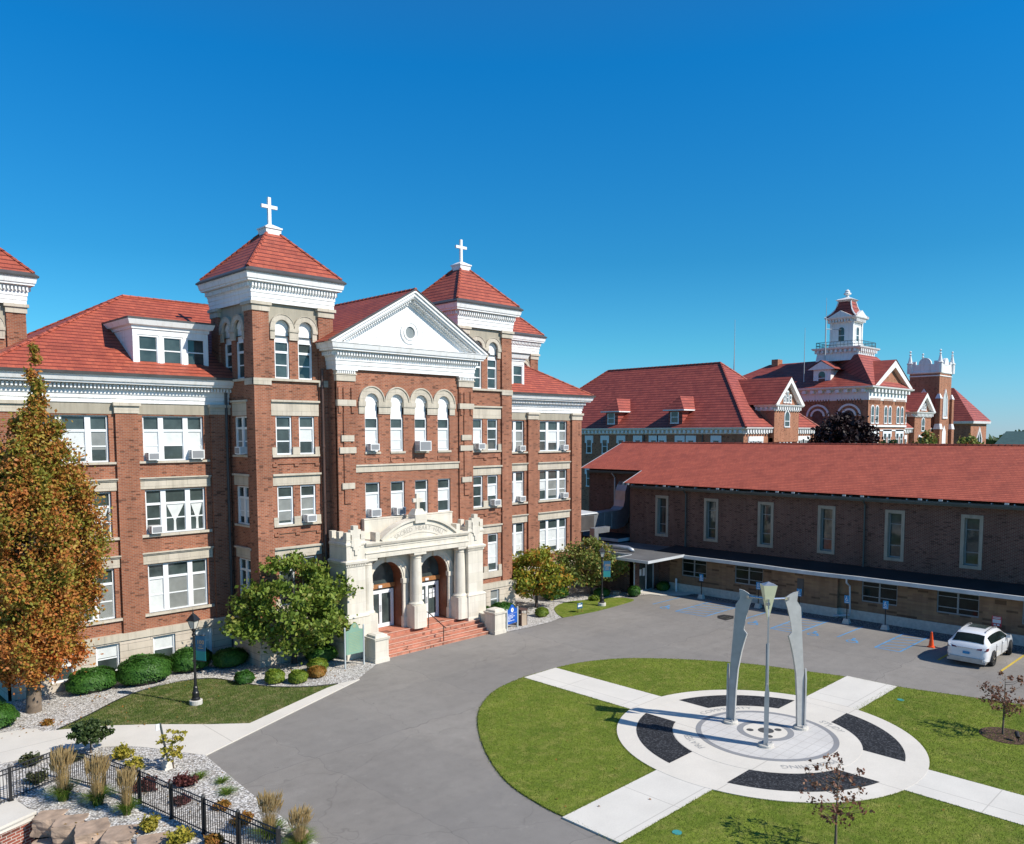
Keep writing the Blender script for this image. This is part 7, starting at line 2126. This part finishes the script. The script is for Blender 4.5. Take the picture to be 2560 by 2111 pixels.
def blades_on(name, pts, h, mat, seed):
    """upright grass blades at points, one mass"""
    r = np.random.default_rng(seed); P = np.asarray(pts, float); n = len(P)
    a = r.uniform(0, 6.283, n); d = np.stack([np.cos(a), np.sin(a), np.zeros(n)], 1)
    H = h * r.uniform(.5, 1.3, n)[:, None]; wd = .012
    b = r.uniform(0, 6.283, n); lean = np.stack([np.cos(b), np.sin(b), np.zeros(n)], 1) * H * r.uniform(.1, .7, n)[:, None]
    upv = np.array((0, 0, 1.0))
    V = np.stack([P - d * wd, P + d * wd, P + lean + upv * H + d * wd * .3, P + lean + upv * H - d * wd * .3], 1).reshape(-1, 3)
    me = bpy.data.meshes.new(name)
    me.vertices.add(4 * n); me.vertices.foreach_set('co', V.ravel())
    me.loops.add(4 * n); me.loops.foreach_set('vertex_index', np.arange(4 * n, dtype=np.int32))
    me.polygons.add(n); me.polygons.foreach_set('loop_start', np.arange(0, 4 * n, 4, dtype=np.int32)); me.polygons.foreach_set('loop_total', np.full(n, 4, dtype=np.int32))
    me.update(calc_edges=True)
    at = me.attributes.new('tint', 'FLOAT', 'FACE'); at.data.foreach_set('value', r.uniform(0, 1, n))
    me.materials.append(mat)
    o = link(bpy.data.objects.new(name, me)); o['kind'] = 'stuff'
    return o
def inside(poly, P):
    poly = np.array(poly); x, y = P[:, 0], P[:, 1]; c = np.zeros(len(P), bool)
    for (x0, y0), (x1, y1) in zip(poly, np.roll(poly, -1, 0)):
        k = ((y0 > y) != (y1 > y)) & (x < (x1 - x0) * (y - y0) / (y1 - y0 + 1e-12) + x0); c ^= k
    return c
Lf['turf'] = leafm('turf_blades', [(0, (.115, .18, .02)), (.5, (.205, .26, .034)), (.85, (.30, .31, .075)), (1, (.38, .36, .14))], .5, .55, .35)
Lf['turf_dry'] = leafm('dry_turf_blades', [(0, (.065, .11, .022)), (.5, (.13, .175, .034)), (.8, (.28, .24, .10)), (1, (.40, .34, .17))], .8, .5, .25)
P = r.uniform((18, 2, .045), (41, 28, .045), (150000, 3))
P[:, 2] = .045
keep = inside(left + right[:-1], P) & (np.hypot(P[:, 0] - PC[0], P[:, 1] - PC[1]) > 5.86)
for x0, x1, y0, y1 in ((28.05, 30.44, -9, 27.6), (18.4, 39.6, 14.13, 16.44)): keep &= ~((P[:, 0] > x0) & (P[:, 0] < x1) & (P[:, 1] > y0) & (P[:, 1] < y1))
P = P[keep]
E_ = []
for path in (left, right):      # ragged rim
    for a, b in zip(path, path[1:]):
        n = int(math.dist(a, b) * 90); u = r.uniform(0, 1, (n, 1))
        E_.append(np.concatenate([np.array(a) + (np.array(b) - np.array(a)) * u + r.normal(size=(n, 2)) * .035, np.full((n, 1), .03)], 1))
for a, b in (((28.05, 21.1), (28.05, 27.5)), ((30.44, 21), (30.44, 27.4)), ((28.05, 9.5), (28.05, 3)), ((30.44, 9.5), (30.44, 3)), ((18.6, 14.13), (23.4, 14.13)), ((18.7, 16.44), (23.4, 16.44)), ((35, 13.88), (39.5, 13.88)), ((35, 16.34), (39.4, 16.34))):
    n = int(math.dist(a, b) * 70); u = r.uniform(0, 1, (n, 1)); E_.append(np.concatenate([np.array(a) + (np.array(b) - np.array(a)) * u + r.normal(size=(n, 2)) * .025, np.full((n, 1), .045)], 1))
t_ = r.uniform(0, 6.283, 2600); rr_ = 5.86 + np.abs(r.normal(size=2600)) * .03
q = np.stack([PC[0] + rr_ * np.cos(t_), PC[1] + rr_ * np.sin(t_), np.full(2600, .045)], 1)
q = q[(np.abs(q[:, 0] - 29.25) > 1.25) & (np.abs(q[:, 1] - 15.25) > 1.2)]
blades_on('grass_blades', np.concatenate([P] + E_ + [q]), .036, Lf['turf'], 3)
P = r.uniform((9, 30, .05), (22, 40, .05), (60000, 3)); P[:, 2] = .05
P = P[inside(lawn1, P)]
blades_on('grass_blades', P, .05, Lf['turf_dry'], 4)
# wooded skyline far off
n = 9000
X = r.uniform(420, 640, n); az = r.uniform(R(20), R(100), n)
top_ = 10.5 + 3 * np.sin(az * 23) + 1.6 * np.sin(az * 61 + 1) + r.normal(size=n) * .8
P = np.stack([X * np.sin(az), X * np.cos(az), np.clip(r.uniform(0, 1, n) ** .6 * top_, .3, 15)], 1)
scatter('distant_woods', P, 5.0, Lf['dark'], 8, .3)
